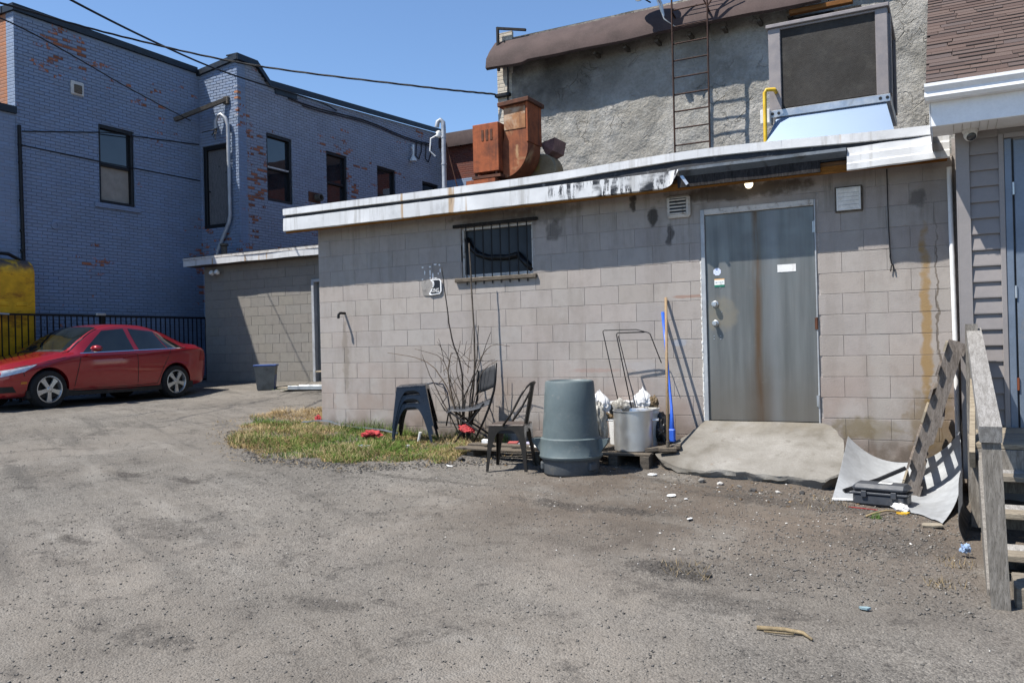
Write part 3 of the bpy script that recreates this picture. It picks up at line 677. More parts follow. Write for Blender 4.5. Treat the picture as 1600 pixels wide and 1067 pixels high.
for i in range(5):
    z = 1.653 + i * .0385; M().bar((6.574, -.028, z), (6.758, -.028, z), .016, .036, (0, -.25, 1)).build('louvre', MT['white_plastic'], v2)
# lamp under the eave (a lit globe)
s = S('lamp_globe'); MT['globe'] = s.out((.8, .76, .66), .4, Emission_Color=(1, .86, .6), Emission_Strength=1.6)
lp = thing('eave_lamp', 'small round lit globe lamp under the eave above steel door', 'lamp', (5.745, -.15, 1.97))
M().lathe([(0, -.045), (.018, -.042), (.034, -.028), (.042, -.006), (.040, .014), (.026, .030), (.02, .034)], 16, (5.745, -.15, 1.955)).build('globe', MT['globe'], lp, smooth=True)
M().lathe([(.022, 0), (.028, .012), (.028, .03), (0, .03)], 12, (5.745, -.15, 1.983)).build('socket', MT['white_plastic'], lp)
# stub pipe, ferrous hook, downpipe at right end, hanging cable
p = M(); p.tube([(.43, .02, .86), (.43, -.10, .86), (.43, -.13, .84), (.43, -.135, .79)], .017, 10); tag(p.build('stub_pipe', MT['black_metal'], None, smooth=40), 'short black bent pipe stub in the block wall near left corner', 'pipe')
p = M(); p.tube([(7.535, -.035, 1.93), (7.54, -.035, 1.2), (7.548, -.04, .4), (7.55, -.04, -.7)], .022, 10); tag(p.build('downpipe', MT['white_paint'], None, smooth=40), 'thin white pipe running down the right end of block wall', 'pipe')
p = M(); p.tube([(7.01, -.012, 1.98), (7.012, -.012, 1.5), (7.02, -.012, 1.17)], .005, 6); p.tube([(7.02, -.012, 1.17), (7.02, -.02, 1.14), (7.03, -.02, 1.08), (7.045, -.02, 1.05), (7.05, -.02, 1.0)], .007, 6); p.tube([(7.03, -.02, 1.06), (7.02, -.02, 1.0)], .006, 6); tag(p.build('hanging_cable', MT['cable'], None), 'black cable hanging down the block wall right of door', 'cable')
# ------------------------------------------------------------------ torn parking sign
sg = thing('torn_parking_sign', 'broken black and white parking sign left on the block wall', 'sign', (1.83, -.02, 1.03))
MT['torn_paper'] = simple('torn_sign_backing', (0.40, 0.38, 0.36), .85, var=.2, dirt=(.12, .11, .10), dirt_amt=.3, dscale=20)
MT['print_black'] = simple('sign_black', (0.012, 0.013, 0.02), .45, bump=0); MT['print_white'] = simple('sign_white', (0.78, 0.78, 0.78), .5, bump=0, var=.03)
M().prism([(1.665, 1.215), (1.82, 1.225), (1.85, 1.19), (1.83, 1.12), (1.84, 1.05), (1.80, 1.025), (1.70, 1.03), (1.672, 1.06), (1.67, 1.13), (1.652, 1.17)], -.010, -.004).build('torn_backing', MT['torn_paper'], sg)
M().prism([(1.80, 1.226), (1.94, 1.226), (1.962, 1.20), (1.962, 1.075), (1.935, 1.042), (1.80, 1.030), (1.775, 1.045), (1.80, 1.085), (1.835, 1.12), (1.835, 1.18)], -.022, -.016).build('plate', MT['print_white'], sg)
M().prism([(1.825, 1.215), (1.93, 1.215), (1.945, 1.20), (1.945, 1.08), (1.925, 1.055), (1.82, 1.045), (1.80, 1.06), (1.835, 1.12), (1.845, 1.18)], -.0245, -.022).build('plate_face', MT['print_black'], sg)
MX = Matrix.Rotation(R(90), 4, 'X')
text_mesh('KING', .062, 'lettering', MT['print_white'], sg, Matrix.Translation((1.872, -.0262, 1.085)) @ MX @ Matrix.Scale(.82, 4, (1, 0, 0)) @ Matrix.Scale(1.15, 4, (0, 1, 0)))
M().tube([(1.838 + .02 * math.cos(a), -.0255, 1.165 + .036 * math.sin(a)) for a in np.linspace(-1.5, 1.5, 9)], .008, 6).build('ring_fragment', MT['print_white'], sg)
for i, (x, z, w, h) in enumerate(((1.68, 1.385, .03, .02), (1.79, 1.385, .03, .02), (1.87, 1.41, .05, .018), (1.93, 1.40, .025, .025), (1.71, 1.315, .016, .06), (1.79, 1.31, .018, .08), (1.83, 1.265, .02, .09), (1.79, 1.25, .018, .03), (1.94, 1.33, .018, .05), (1.87, 1.24, .05, .012), (1.675, 1.235, .025, .02), (1.91, 1.295, .014, .03))):
    a = i * 2.1; M().prism([(x + w * .5 * math.cos(t + a) * (1 + .3 * math.sin(3 * t)), z + h * .5 * math.sin(t + a)) for t in np.linspace(0, 5.4, 7)], -.0045, -.0026).build('glue_patch', MT['print_white'], sg)

# ================================================================== BACK BLOCK ANNEX (behind, left)
ax = thing('block_annex', 'low weathered block annex with white fascia behind the driveway', 'building', (-6, 4.85, -.4))
c_ = M(); c_.box((-7.55, 4.856, -.9), (-4.33, 5.05, 2.36)); c_.box((-4.33, 4.856, 1.83), (-3.4, 5.05, 2.36)); c_.box((-3.4, 4.856, -.9), (-1.5, 5.05, 2.36)); c_.box((-7.55, 5.05, -.9), (-7.4, 9.0, 2.36)); c_.box((-1.7, 5.05, -.9), (-1.5, 9, 2.36)); c_.box((-7.4, 8.8, -.9), (-1.7, 9, 2.36))
axw = c_.build('wall', MT['back_mortar'], ax)
rows = []
for k in range(-4, 12):
    off = .5 if k % 2 else 0.0; z0 = -.07 + k * CH
    rows.append((z0, min(z0 + CH, 2.36), [-7.55 + (i + off) * BW for i in range(0, 18)]))
lay(rows, MT['back_block'], axw, 4.85, 'b', [(-4.36, -3.4, -1, 1.86)], -7.55, -3.3, joint=.006, jit=.003)
M().box((-7.86, 4.56, 2.37), (-1.4, 9.1, 2.54)).build('roof', MT['tar_edge'], ax)
g = [[(x, 4.545 + .006 * math.sin(x * 3.1), zz + .004 * math.sin(x * 5)) for zz in (2.465, 2.40, 2.335)] for x in np.linspace(-7.88, -1.4, 40)]
M().sheet(g, .003).build('fascia', MT['white_flash'], ax, smooth=30)
M().box((-7.88, 4.535, 2.468), (-1.4, 4.60, 2.52)).build('roof_edge', MT['stained_white'], ax)
M().box((-7.8, 4.57, 2.32), (-1.4, 4.85, 2.345)).build('soffit', MT['dirty_plank'], ax)
M().cbox((-4.36, 4.80, -.35), (-4.29, 5.0, 1.86), .005).build('door_frame', MT['galv_sheet'], ax); M().cbox((-4.29, 4.80, 1.80), (-3.4, 5.0, 1.86), .005).build('door_frame', MT['galv_sheet'], ax)
M().cbox((-4.28, 4.90, -.3), (-3.4, 4.95, 1.80), .004).build('door', MT['door'], ax)
lf = M(); lf.cbox((-7.13, 4.74, 2.13), (-7.05, 4.85, 2.20), .01); lf.lathe([(.0, -.0), (.05, .02), (.055, .09), (.04, .10)], 12, (-7.14, 4.74, 2.13), Matrix.Rotation(R(60), 3, 'X')); lf.lathe([(.0, 0), (.05, .02), (.055, .09), (.04, .10)], 12, (-6.98, 4.74, 2.14), Matrix.Rotation(R(60), 3, 'X'))
tag(lf.build('flood_light', MT['white_plastic'], None, smooth=40), 'small twin flood light under the annex roof', 'light')

# ================================================================== BLUE PAINTED BRICK BUILDING (left)
bl = thing('blue_brick_building', 'tall blue-grey painted brick building with dark parapet cap', 'building', (-9, 4, -.5))
def wall_holes_x(x, y0, y1, z0, top, holes, th=.25):
    """wall in the plane x=const facing +x, with rectangular openings; top(y) gives the roof line"""
    m = M(); ys = sorted(set([y0, y1] + [h[0] for h in holes] + [h[1] for h in holes] + [y for y in TOPY if y0 < y < y1]))
    for a, b in zip(ys[:-1], ys[1:]):
        hs = [h for h in holes if h[0] <= a + 1e-6 and h[1] >= b - 1e-6]
        zs = [z0]
        for h in sorted(hs, key=lambda q: q[2]): zs += [h[2], h[3]]
        zs.append(None)
        for i in range(0, len(zs), 2):
            lo, hi = zs[i], zs[i + 1]; ta = top(a) if hi is None else hi; tb = top(b) if hi is None else hi
            m.add([(x - th, a, lo), (x, a, lo), (x, b, lo), (x - th, b, lo), (x - th, a, ta), (x, a, ta), (x, b, tb), (x - th, b, tb)], [(3, 2, 1, 0), (4, 5, 6, 7), (0, 1, 5, 4), (1, 2, 6, 5), (2, 3, 7, 6), (3, 0, 4, 7)])
    return m
XA, XB, YC = -8.87, -7.56, 6.0
TOPY = []
HA = [(3.20, 4.10, 3.71, 5.44)]
wallA = wall_holes_x(XA, 1.38, YC, -1.0, lambda y: 7.28, HA).build('wall', MT['blue_brick'], bl)
M().box((-14, 1.385, -1.0), (XA - .252, 1.60, 7.28)).build('front_wall', MT['orange_brick'], bl)
M().box((-14, -6.0, -1.0), (XA - .004, 1.375, 5.22)).build('lower_wing', MT['blue_brick'], bl)
M().box((-14, -6.05, 5.221), (XA + .06, 1.378, 5.36)).build('lower_cap', MT['cap'], bl)
TOPY = [6.6, 7.02]
HB = [(6.92, 7.84, 4.15, 5.86), (9.18, 10.07, 4.15, 5.84), (11.47, 12.41, 4.15, 5.84), (13.88, 14.85, 4.15, 5.77)]
def topB(y): return 7.40 if y <= 6.6 else (7.40 - (y - 6.6) / .42 * .37 if y < 7.02 else 7.03 + (y - 7.02) * .062)
wallB = wall_holes_x(XB, YC + .251, 15.1, -1.0, topB, HB).build('wing_wall', MT['blue_brick_worn'], bl)
DC = (-8.80, -7.92, 3.42, 5.46)
m = M()
for a, b, c, d, e in ((XA, DC[0], -1, 7.22, 7.24), (DC[0], DC[1], -1, DC[2], DC[2]), (DC[1], XB, -1, 7.38, 7.40)): m.add([(a, YC, c), (b, YC, c), (b, YC, e), (a, YC, d), (a, YC + .25, c), (b, YC + .25, c), (b, YC + .25, e), (a, YC + .25, d)], [(0, 1, 2, 3), (7, 6, 5, 4), (0, 4, 5, 1), (1, 5, 6, 2), (2, 6, 7, 3), (3, 7, 4, 0)])
a, b = DC[0], DC[1]; m.add([(a, YC, DC[3]), (b, YC, DC[3]), (b, YC, 7.38), (a, YC, 7.24), (a, YC + .25, DC[3]), (b, YC + .25, DC[3]), (b, YC + .25, 7.38), (a, YC + .25, 7.24)], [(0, 1, 2, 3), (7, 6, 5, 4), (0, 4, 5, 1), (1, 5, 6, 2), (2, 6, 7, 3), (3, 7, 4, 0)])
wallC = m.build('return_wall', MT['blue_brick'], bl)
# the bricks themselves: courses of 70 mm laid in half bond, standing 8 mm proud of the joints
BRW, BRH, PROUD = .215, .070, .008
def brick_rects(u0, u1, z0, z1, top, holes, shift):
    """rectangles (u0,u1,z0,z1) in wall coordinates; shift is the constant coordinate added to u in the bond pattern"""
    out = []
    for row in range(int(math.floor(z0 / BRH)), int(math.ceil(z1 / BRH))):
        par = row % 2; i0 = int(math.floor((u0 + shift) / BRW)) - 1; i1 = int(math.ceil((u1 + shift) / BRW)) + 1
        for i in range(i0, i1 + 1):
            a = (i - .5 * par) * BRW - shift; b = a + BRW; a, b = max(a, u0), min(b, u1); c, d = row * BRH, (row + 1) * BRH; j = .005
            if b - a < .04 or c < z0 or d > top((a + b) / 2): continue
            rs = [(a + j, b - j, c + j, d - j)]
            for h in holes: rs = [q for r in rs for q in sub(r, h)]
            out += [r for r in rs if r[1] - r[0] > .03 and r[3] - r[2] > .02]
    return out
def brick_geo(r, plane, const):
    a, b, c, d = r; e = .004; t = random.uniform(-.002, .002); vs = []
    for (q0, q1, q2, q3, w) in ((a, b, c, d, -.004), (a, b, c, d, PROUD - e + t), (a + e, b - e, c + e, d - e, PROUD + t)):
        for u, z in ((q0, q2), (q1, q2), (q1, q3), (q0, q3)): vs.append((const + w, u, z) if plane == 'x' else (u, const - w, z))
    fs = [(8, 9, 10, 11)] + [(4 + i, 4 + (i + 1) % 4, 8 + (i + 1) % 4, 8 + i) for i in range(4)] + [(i, (i + 1) % 4, 4 + (i + 1) % 4, 4 + i) for i in range(4)]
    if plane == 'y': return vs, fs
    return vs, fs
def lay_bricks(rects, plane, const, mat, parent, singles):
    big = set(sorted(range(len(rects)), key=singles)[:300]) if singles else set(); rest = M(); SHB = {}
    for n, r in enumerate(rects):
        if n in big:
            k = (round(r[1] - r[0], 3), round(r[3] - r[2], 3)); cu, cz = (r[0] + r[1]) / 2, (r[2] + r[3]) / 2
            if k not in SHB:
                v, f = brick_geo((-k[0] / 2, k[0] / 2, -k[1] / 2, k[1] / 2), plane, 0.0); me = bpy.data.meshes.new('brick'); me.from_pydata(v, [], f); me.materials.append(mat); SHB[k] = me
            piece('brick', SHB[k], parent, (const, cu, cz) if plane == 'x' else (cu, const, cz))
        else: v, f = brick_geo(r, plane, const); rest.add(v, f)
    o = rest.build('bricks', mat, parent, fix=True); o['kind'] = 'stuff'
    return o
rA = brick_rects(1.39, YC - .01, .6, 7.28, lambda y: 7.275, [(h[0] - .0, h[1] + .0, h[2], h[3]) for h in HA], XA + PROUD)
lay_bricks(rA, 'x', XA, MT['blue_brick'], wallA, lambda n: abs(rA[n][2] - 3.9) * .55 + (rA[n][0] - 1.45))
lay_bricks(brick_rects(YC + .26, 15.1, 2.4, 8.0, lambda y: topB(y) - .005, HB, XB + PROUD), 'x', XB, MT['blue_brick_worn'], wallB, None)
lay_bricks(brick_rects(XA + .01, XB, 2.4, 7.6, lambda x: 7.235 + (x - XA) / (XB - XA) * .16 - .02, [DC], YC - PROUD), 'y', YC, MT['blue_brick'], wallC, None)
for i in range(6):                                          # toothed bricks at the broken corner
    z = 6.35 + i * .14 - .3; M().cbox((XB - .11, YC - .012, z), (XB + .012, YC + .10, z + .062), .006).build('brick', MT['orange_brick'] if i in (3, 4) else MT['blue_brick_worn'], bl)
m = M(); m.box((XA - .30, 1.33, 7.281), (XA + .07, YC - .08, 7.42)); m.box((-14, 1.32, 7.281), (XA - .30, 1.66, 7.42)); m.build('parapet_cap', MT['cap'], bl)
m = M(); m.add([(XA + .0, YC - .075, 7.225), (XB + .07, YC - .075, 7.405), (XB + .07, YC - .075, 7.53), (XA, YC - .075, 7.36), (XA, YC + .28, 7.225), (XB + .07, YC + .28, 7.405), (XB + .07, YC + .28, 7.53), (XA, YC + .28, 7.36)], [(0, 1, 2, 3), (7, 6, 5, 4), (0, 4, 5, 1), (1, 5, 6, 2), (2, 6, 7, 3), (3, 7, 4, 0)]); m.build('parapet_cap', MT['cap'], bl)
ys = [YC - .07, 6.6, 7.02, 9, 12, 15.1]; g1 = []
for y in ys:
    z = topB(y); g1.append([(XB + .075, y, z - .005), (XB + .078, y, z + .12), (XB - .28, y, z + .125)])
M().sheet(g1, .03).build('parapet_cap', MT['cap'], bl)
M().box((-13.9, 1.7, 6.9), (XA - .26, 15, 7.0)).build('roof', MT['tar_edge'], bl); M().box((XA - .25, YC + .3, 6.75), (XB - .26, 15, 6.85)).build('wing_roof', MT['tar_edge'], bl)
M().prism([(7.25, 7.045), (8.05, 7.09), (8.05, 6.95), (7.25, 6.90)], XB - .01, XB + .03, 'x').build('metal_patch', MT['cap'], bl)
MT['sky_pane'] = m_glass('reflective_glass', (.02, .024, .03), .02)
def sash(y0, y1, z0, z1, x, blind):
    f = M()
    for a, b, c, d in ((y0, y0 + .07, z0, z1), (y1 - .07, y1, z0, z1), (y0 + .07, y1 - .07, z1 - .075, z1), (y0 + .07, y1 - .07, z0, z0 + .075)): f.cbox((x - .16, a, c), (x - .03, b, d), .006)
    w = f.build('window', MT['black_frame'], bl); zm = (z0 + z1) / 2
    M().cbox((x - .125, y0 + .07, zm - .035), (x - .07, y1 - .07, zm + .035), .005).build('meeting_rail', MT['black_frame'] if not blind else MT['black_frame'], w)
    M().box((x - .115, y0 + .06, zm + .02), (x - .111, y1 - .06, z1 - .06)).build('pane', MT['sky_pane'], w)
    M().box((x - .135, y0 + .06, z0 + .06), (x - .131, y1 - .06, zm)).build('pane', MT['curtain'] if blind == 2 else MT['sky_pane'], w)
    M().box((x - .24, y0, z0), (x - .22, y1, z1)).build('window_backing', MT['black_frame'], w)
    return w
w = sash(*HA[0], XA, 2); M().cbox((XA - .2, 3.06, 3.60), (XA + .06, 4.20, 3.705), .008).build('sill', MT['blue_brick'], w)
for i, h in enumerate(HB):
    w = sash(*h, XB, 1 if i == 0 else 0)
    if i == 0: M().box((XB - .109, 7.0, 5.0), (XB - .06, 7.76, 5.04)).build('rail', MT['stained_white'], w)
# boarded door high in the return wall
f = M()
for a, b, c, d in ((-8.80, -8.70, 3.42, 5.46), (-8.02, -7.92, 3.42, 5.46), (-8.70, -8.02, 5.36, 5.46), (-8.70, -8.02, 3.42, 3.52)): f.cbox((a, YC + .03, c), (b, YC + .14, d), .006)
f = f.build('upper_door', MT['black_frame'], bl); M().box((-8.71, YC + .10, 3.51), (-8.01, YC + .13, 5.37)).build('door_panel', MT['grey_pane'], f)
M().lathe([(.02, 0), (.02, .04), (0, .045)], 10, (-8.66, YC + .10, 4.35), Matrix.Rotation(R(90), 3, 'X')).build('knob', MT['black_metal'], f)
M().box((-8.85, YC + .15, 3.3), (-7.8, YC + .24, 5.6)).build('door_backing', MT['black_frame'], f)
# drain, vents and wall lamp
d_ = M(); d_.tube([(XA + .05, 1.42, 5.0), (XA + .05, 1.45, 2.2), (XA + .05, 1.45, -.6)], .035, 10); 
for z in (4.6, 4.25, 3.5, 2.9, 2.5): d_.lathe([(.045, -.02), (.045, .02)], 10, (XA + .05, 1.43, z))
tag(d_.build('drain_pipe', MT['black_metal'], None, smooth=40), 'black drain pipe at the corner of blue building above yellow tank', 'pipe')
v = M(); v.cbox((XA, 2.56, 5.92), (XA + .05, 2.86, 6.22), .02); vo = v.build('wall_vent', MT['stained_white'], bl); M().cbox((XA + .045, 2.62, 5.96), (XA + .075, 2.80, 6.14), .01).build('vent_cover', MT['dirty_plank'], vo)
v = M(); v.cbox((XB, 8.42, 4.33), (XB + .03, 8.88, 4.60), .006); vo = v.build('exhaust_plate', MT['rust_dark'], bl); M().lathe([(.10, 0), (.10, .16), (.07, .17), (.07, .05), (0, .05)], 18, (XB + .03, 8.72, 4.46), Matrix.Rotation(R(90), 3, 'Y')).build('exhaust_pipe', MT['dirty_plank'], vo, smooth=40)
v = M(); v.tube([(XB + .02, 13.3, 6.70), (XB + .12, 13.25, 6.78), (XB + .14, 13.22, 6.70), (XB + .14, 13.2, 6.40)], .035, 8); v.lathe([(.04, 0), (.11, -.10), (.12, -.16), (.05, -.16)], 14, (XB + .14, 13.2, 6.42)); tag(v.build('wall_lamp', MT['white_plastic'], None, smooth=40), 'white gooseneck lamp high on blue wall right of the third window', 'lamp')
v = M(); v.lathe([(.09, 0), (.09, .03), (.05, .035), (.05, .02), (0, .02)], 14, (XA, 2.15, 3.09), Matrix.Rotation(R(90), 3, 'Y')); v.build('round_plate', MT['blue_brick'], bl)
# service entrance: bracket arm, mast pipe with gooseneck on the return wall
p = M(); p.bar((-7.90, 5.97, 6.50), (-8.88, 5.25, 5.98), .10, .09, ch=0); p.cbox((-7.98, 5.93, 6.38), (-7.82, 6.0, 6.56), .01); tag(p.build('bracket_arm', MT['dirty_plank'], None), 'weathered timber arm jutting from blue corner wall', 'bracket')
p = M(); p.tube([(-8.17, 5.86, 5.80), (-8.17, 5.86, 5.98), (-8.10, 5.86, 6.10), (-7.98, 5.86, 6.12), (-7.86, 5.88, 6.02), (-7.80, 5.9, 5.85), (-7.80, 5.9, 3.66), (-7.84, 5.9, 3.5), (-8.24, 5.9, 2.85), (-8.28, 5.9, 2.6)], .045, 12)
mo = tag(p.build('service_mast', MT['conduit'], None, smooth=40), 'pale conduit with gooseneck top beside boarded upper door', 'conduit'); 
for k in range(3): M().tube([(-8.17 + .02 * k, 5.86, 5.82), (-8.12 + .05 * k, 5.7, 5.6 - .06 * k), (-8.0, 5.75, 5.75), (-8.25 - .05 * k, 5.6, 5.68)], .010, 6).build('drip_loop', MT['cable'], mo)
p = M(); p.lathe([(.07, 0), (.07, .34), (.10, .36), (.10, .40), (0, .42)], 14, (-7.7, 5.6, 2.54)); tag(p.build('roof_vent_pipe', MT['dirty_plank'], None, smooth=40), 'stubby brown vent pipe on the annex roof by blue wall', 'pipe')
# cables clipped along the long blue wall
for nm, pts, lab in (('wall_cable', [(XA + .02, 1.4, 4.62), (XA + .02, 3.3, 4.60), (XA + .02, 5.95, 4.63)], 'black cable sagging across the blue wall at mid height'), ('wall_cable', [(XA + .02, 1.5, 4.90), (XA + .02, 3.4, 5.28), (XA + .02, 5.95, 5.52)], 'upper thin black cable crossing the blue wall above the window sash')):
    tag(M().tube(pts, .012, 6).build(nm, MT['cable'], None), lab, 'cable')
p = M(); pts = [(XB + .04, y, 6.93 + (y - 7.9) * .02 + .05 * math.sin(y * 1.3)) for y in np.linspace(7.7, 14.3, 14)]; p.tube(pts, .016, 6); p.tube([(q[0] + .01, q[1], q[2] - .06) for q in pts[1:]], .014, 6)
for y in (13.55, 14.1): p.tube([(XB + .05, y, 7.0), (XB + .05, y - .06, 6.5), (XB + .05, y + .1, 6.42), (XB + .05, y + .25, 6.7), (XB + .05, y + .3, 7.0)], .016, 6)
tag(p.build('eave_cables', MT['cable'], None), 'bundle of dark cables running under the wing roof edge', 'cable')
# yellow tank beside it, behind the fence
def m_tank():
    s = S('rusty_yellow_paint'); P = s.pos(); c = s.hsv((.56, .31, .012), .5, 1, s.mr(s.noise(4, 4), .3, .7, .75, 1.1)); x, y, z = s.xyz(P)
    c = s.mix(s.mr(s.noise(1, 5, .7, vec=s.scl(P, (2, 2, 5))), .5, .66, 0, .8), c, (.20, .07, .01)); c = s.mix(s.mul(s.mr(z, 1.95, 2.2), s.mr(s.noise(7, 5), .35, .55)), c, (.06, .045, .04)); return s.out(c, .55, .1, s.bump(s.noise(30, 4), .3, .005), .4)
MT['tank'] = m_tank()
tk = thing('oil_tank', 'rusty yellow upright oil tank behind the fence at left edge', 'tank', (-8.45, .55, -.4))
hw, g = .28, []
for y in (-.35, -.33, 1.22, 1.26):
    k = .96 if y in (-.35, 1.26) else 1.0; ring = []
    for i in range(40):
        a = 2 * math.pi * i / 40; sz = math.sin(a); zz = 1.50 + (1.36 - hw if False else .0)
        ring.append((-8.45 + hw * k * math.cos(a), y, (1.98 if sz >= 0 else .55) + hw * k * sz))
    g.append(ring + [ring[0]])
mm = M().sheet(g); mm.f.append(tuple(range(40))); mm.f.append(tuple(3 * 41 + i for i in range(40))); mm.build('tank_shell', MT['tank'], tk, smooth=45)
for i in range(4): M().cbox((-8.19 , -.2 + i * .36, 1.35 - i * .0), (-8.155, .02 + i * .36, 1.42), .01).build('weld_strap', MT['tank'], tk)
for y in (-.1, 1.0):
    for x in (-8.6, -8.3): M().tube([(x, y, -.7), (x, y, .45)], .03, 8).build('leg', MT['black_metal'], tk)
M().tube([(-8.42, .7, 2.2), (-8.42, .7, 2.36), (-8.42, .9, 2.36), (-8.40, 1.25, 2.2), (-8.40, 1.3, 1.9)], .035, 8).build('filler_pipe', MT['black_metal'], tk, smooth=True)

# ================================================================== REAR BRICK WING, far behind
rw = thing('rear_brick_wing', 'dark red brick wing with brown roof edge far behind rusty fan', 'building', (-4, 15.5, 0))
M().box((-7.5, 15.15, 0), (1.5, 15.4, 7.15)).build('wall', MT['red_brick'], rw)
M().box((-7.45, 15.12, 0), (-5.3, 15.15, 5.95)).build('painted_patch', MT['blue_brick'], rw)
g = [[(x, 15.35, 7.62), (x, 14.98, 7.50), (x, 14.9, 7.22), (x, 14.92, 7.02)] for x in np.linspace(-7.55, 1.6, 14)]
MT['membrane'] = None
def m_membrane():
    s = S('brown_roll_roofing'); P = s.pos(); x, y, z = s.xyz(P)
    c = s.hsv((.115, .078, .072), .5, 1, s.mr(s.noise(3, 5), .3, .7, .8, 1.25)); c = s.mix(s.mr(s.noise(60, 3), .45, .7, 0, .4), c, (.20, .15, .14))
    c = s.mix(s.mr(s.noise(1.3, 5, .65), .55, .72, 0, .5), c, (.05, .035, .032)); return s.out(c, .85, 0, s.bump(s.noise(90, 3), .4, .004), .3)
MT['membrane'] = m_membrane(); M().sheet(g, .02).build('roof_edge', MT['membrane'], rw, smooth=40)

# ================================================================== STUCCO BUILDING behind the roof
sb = thing('stucco_building', 'taller grey stucco building with brown roofing behind the flat roof', 'building', (4, 5, 0))
def m_stucco():
    s = S('cracked_stucco'); P = s.pos(); x, y, z = s.xyz(P)
    n = s.noise(1.3, 6, .62, dist=.4); f = s.noise(22, 5, .7)
    c = s.ramp(n, [(.3, (.26, .245, .215)), (.5, (.40, .385, .35)), (.7, (.50, .485, .455))])
    c = s.mix(s.mr(f, .4, .68, 0, .5), c, (.24, .228, .205)); c = s.mix(s.mr(s.noise(4.5, 6, .7), .5, .64, 0, .4), c, (.55, .535, .50))
    c = s.mix(s.mul(s.mr(x, 4.6, 1.4), s.mr(s.noise(.8, 5), .3, .6), .4), c, (.30, .255, .19))
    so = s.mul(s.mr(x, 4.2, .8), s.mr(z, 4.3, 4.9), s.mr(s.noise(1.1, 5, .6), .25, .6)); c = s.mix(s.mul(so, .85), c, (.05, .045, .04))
    w = s.noise(3.0, 4, .6); V = s.N.new('ShaderNodeVectorMath'); V.operation = 'ADD'; s.put(V.inputs[0], P); s.put(V.inputs[1], s.vec(s.mul(w, .5), 0.0, s.mul(w, .4)))
    e = s.vor(4.2, 'DISTANCE_TO_EDGE', vec=V.outputs[0]); cr = s.mul(s.mr(e, .0, .03, 1, 0), s.mr(s.noise(1.7, 4), .5, .64))
    c = s.mix(s.mul(cr, .45), c, (.15, .13, .105))
    h = s.ma('SUBTRACT', s.ma('ADD', s.mul(f, .8), s.mul(s.noise(7, 5, .65), 1.2)), cr)
    return s.out(c, .95, 0, s.bump(h, .9, .032), .2)
MT['stucco'] = m_stucco()
xs = np.arange(.52, 8.6, .05); zs = np.arange(2.0, 6.05, .05); XX, ZZ = np.meshgrid(xs, zs, indexing='ij')
YY = 4.8 + .07 * fbm(XX * 1.4, ZZ * 1.4, 4) + .035 * fbm(XX * 6, ZZ * 6, 3)
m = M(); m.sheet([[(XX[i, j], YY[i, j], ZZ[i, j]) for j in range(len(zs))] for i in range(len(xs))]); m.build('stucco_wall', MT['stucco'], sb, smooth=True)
M().box((.26, 4.83, 1.9), (9.0, 5.1, 6.0)).build('core_wall', MT['cream_brick'], sb); M().box((.22, 4.79, 3.6), (.545, 4.85, 6.12)).build('corner_bricks', MT['cream_brick'], sb)
M().box((.24, 5.1, 1.9), (.5, 12, 6.0)).build('side_wall', MT['red_brick'], sb)
# roll roofing draped over the parapet in overlapping lengths
segs = [(.20, 1.05), (1.03, 1.98), (1.96, 2.95), (2.93, 4.0), (3.98, 5.05), (5.03, 5.92)]
for i, (a, b) in enumerate(segs):
    g = []
    for x in np.linspace(a, b, 9):
        w = float(fbm(np.array([x * 1.1]), np.array([3.]), 3)[0]); lowz = 5.40 - .04 * w + (.0 if x > 1 else -.03)
        g.append([(x, 5.3, 6.06), (x, 4.95, 6.02 + .02 * w), (x, 4.78, 5.96), (x, 4.55, 5.74 + .03 * w), (x, 4.42, 5.56), (x, 4.395 + .03 * w, lowz), (x, 4.44, lowz - .03)])
    M().sheet(g, .012).build('roofing_strip', MT['membrane'], sb, smooth=50)
M().box((.25, 4.85, 5.97), (9, 12, 6.02)).build('roof', MT['tar_edge'], sb)
M().box((5.95, 4.7, 5.55), (9, 4.79, 6.2)).build('parapet_board', MT['membrane'], sb)
M().cbox((5.45, 4.48, 5.30), (6.35, 4.58, 5.37), .006).build('timber_lintel', MT['orange_wood'], sb); M().box((5.40, 4.66, 4.86), (6.45, 4.73, 5.30)).build('dark_opening', MT['rot_wood'], sb)
for x in (2.2, 2.75, 3.3, 3.85, 4.4, 4.95, 5.4): M().cbox((x, 4.56, 5.31), (x + .06, 4.82, 5.375), .006).build('rafter_end', MT['dirty_plank'], sb)
p = M(); p.bar((.30, 4.7, 5.4), (.30, 4.7, 6.2), .05, .04); p.bar((.30, 4.7, 6.18), (.85, 4.75, 6.06), .05, .04); p.build('corner_bracket', MT['rot_wood'], sb)
p = M(); p.tube([(.42, 4.72, 5.95), (.46, 4.76, 5.4), (.44, 4.77, 4.9), (.47, 4.77, 4.5)], .014, 6); p.build('conductor', MT['cable'], sb)
p = M(); p.cbox((.20, 4.70, 4.93), (.50, 4.80, 4.99), .006); tag(p.build('wire_bracket', MT['black_metal'], None), 'small dark wire bracket on the white brick corner', 'bracket')

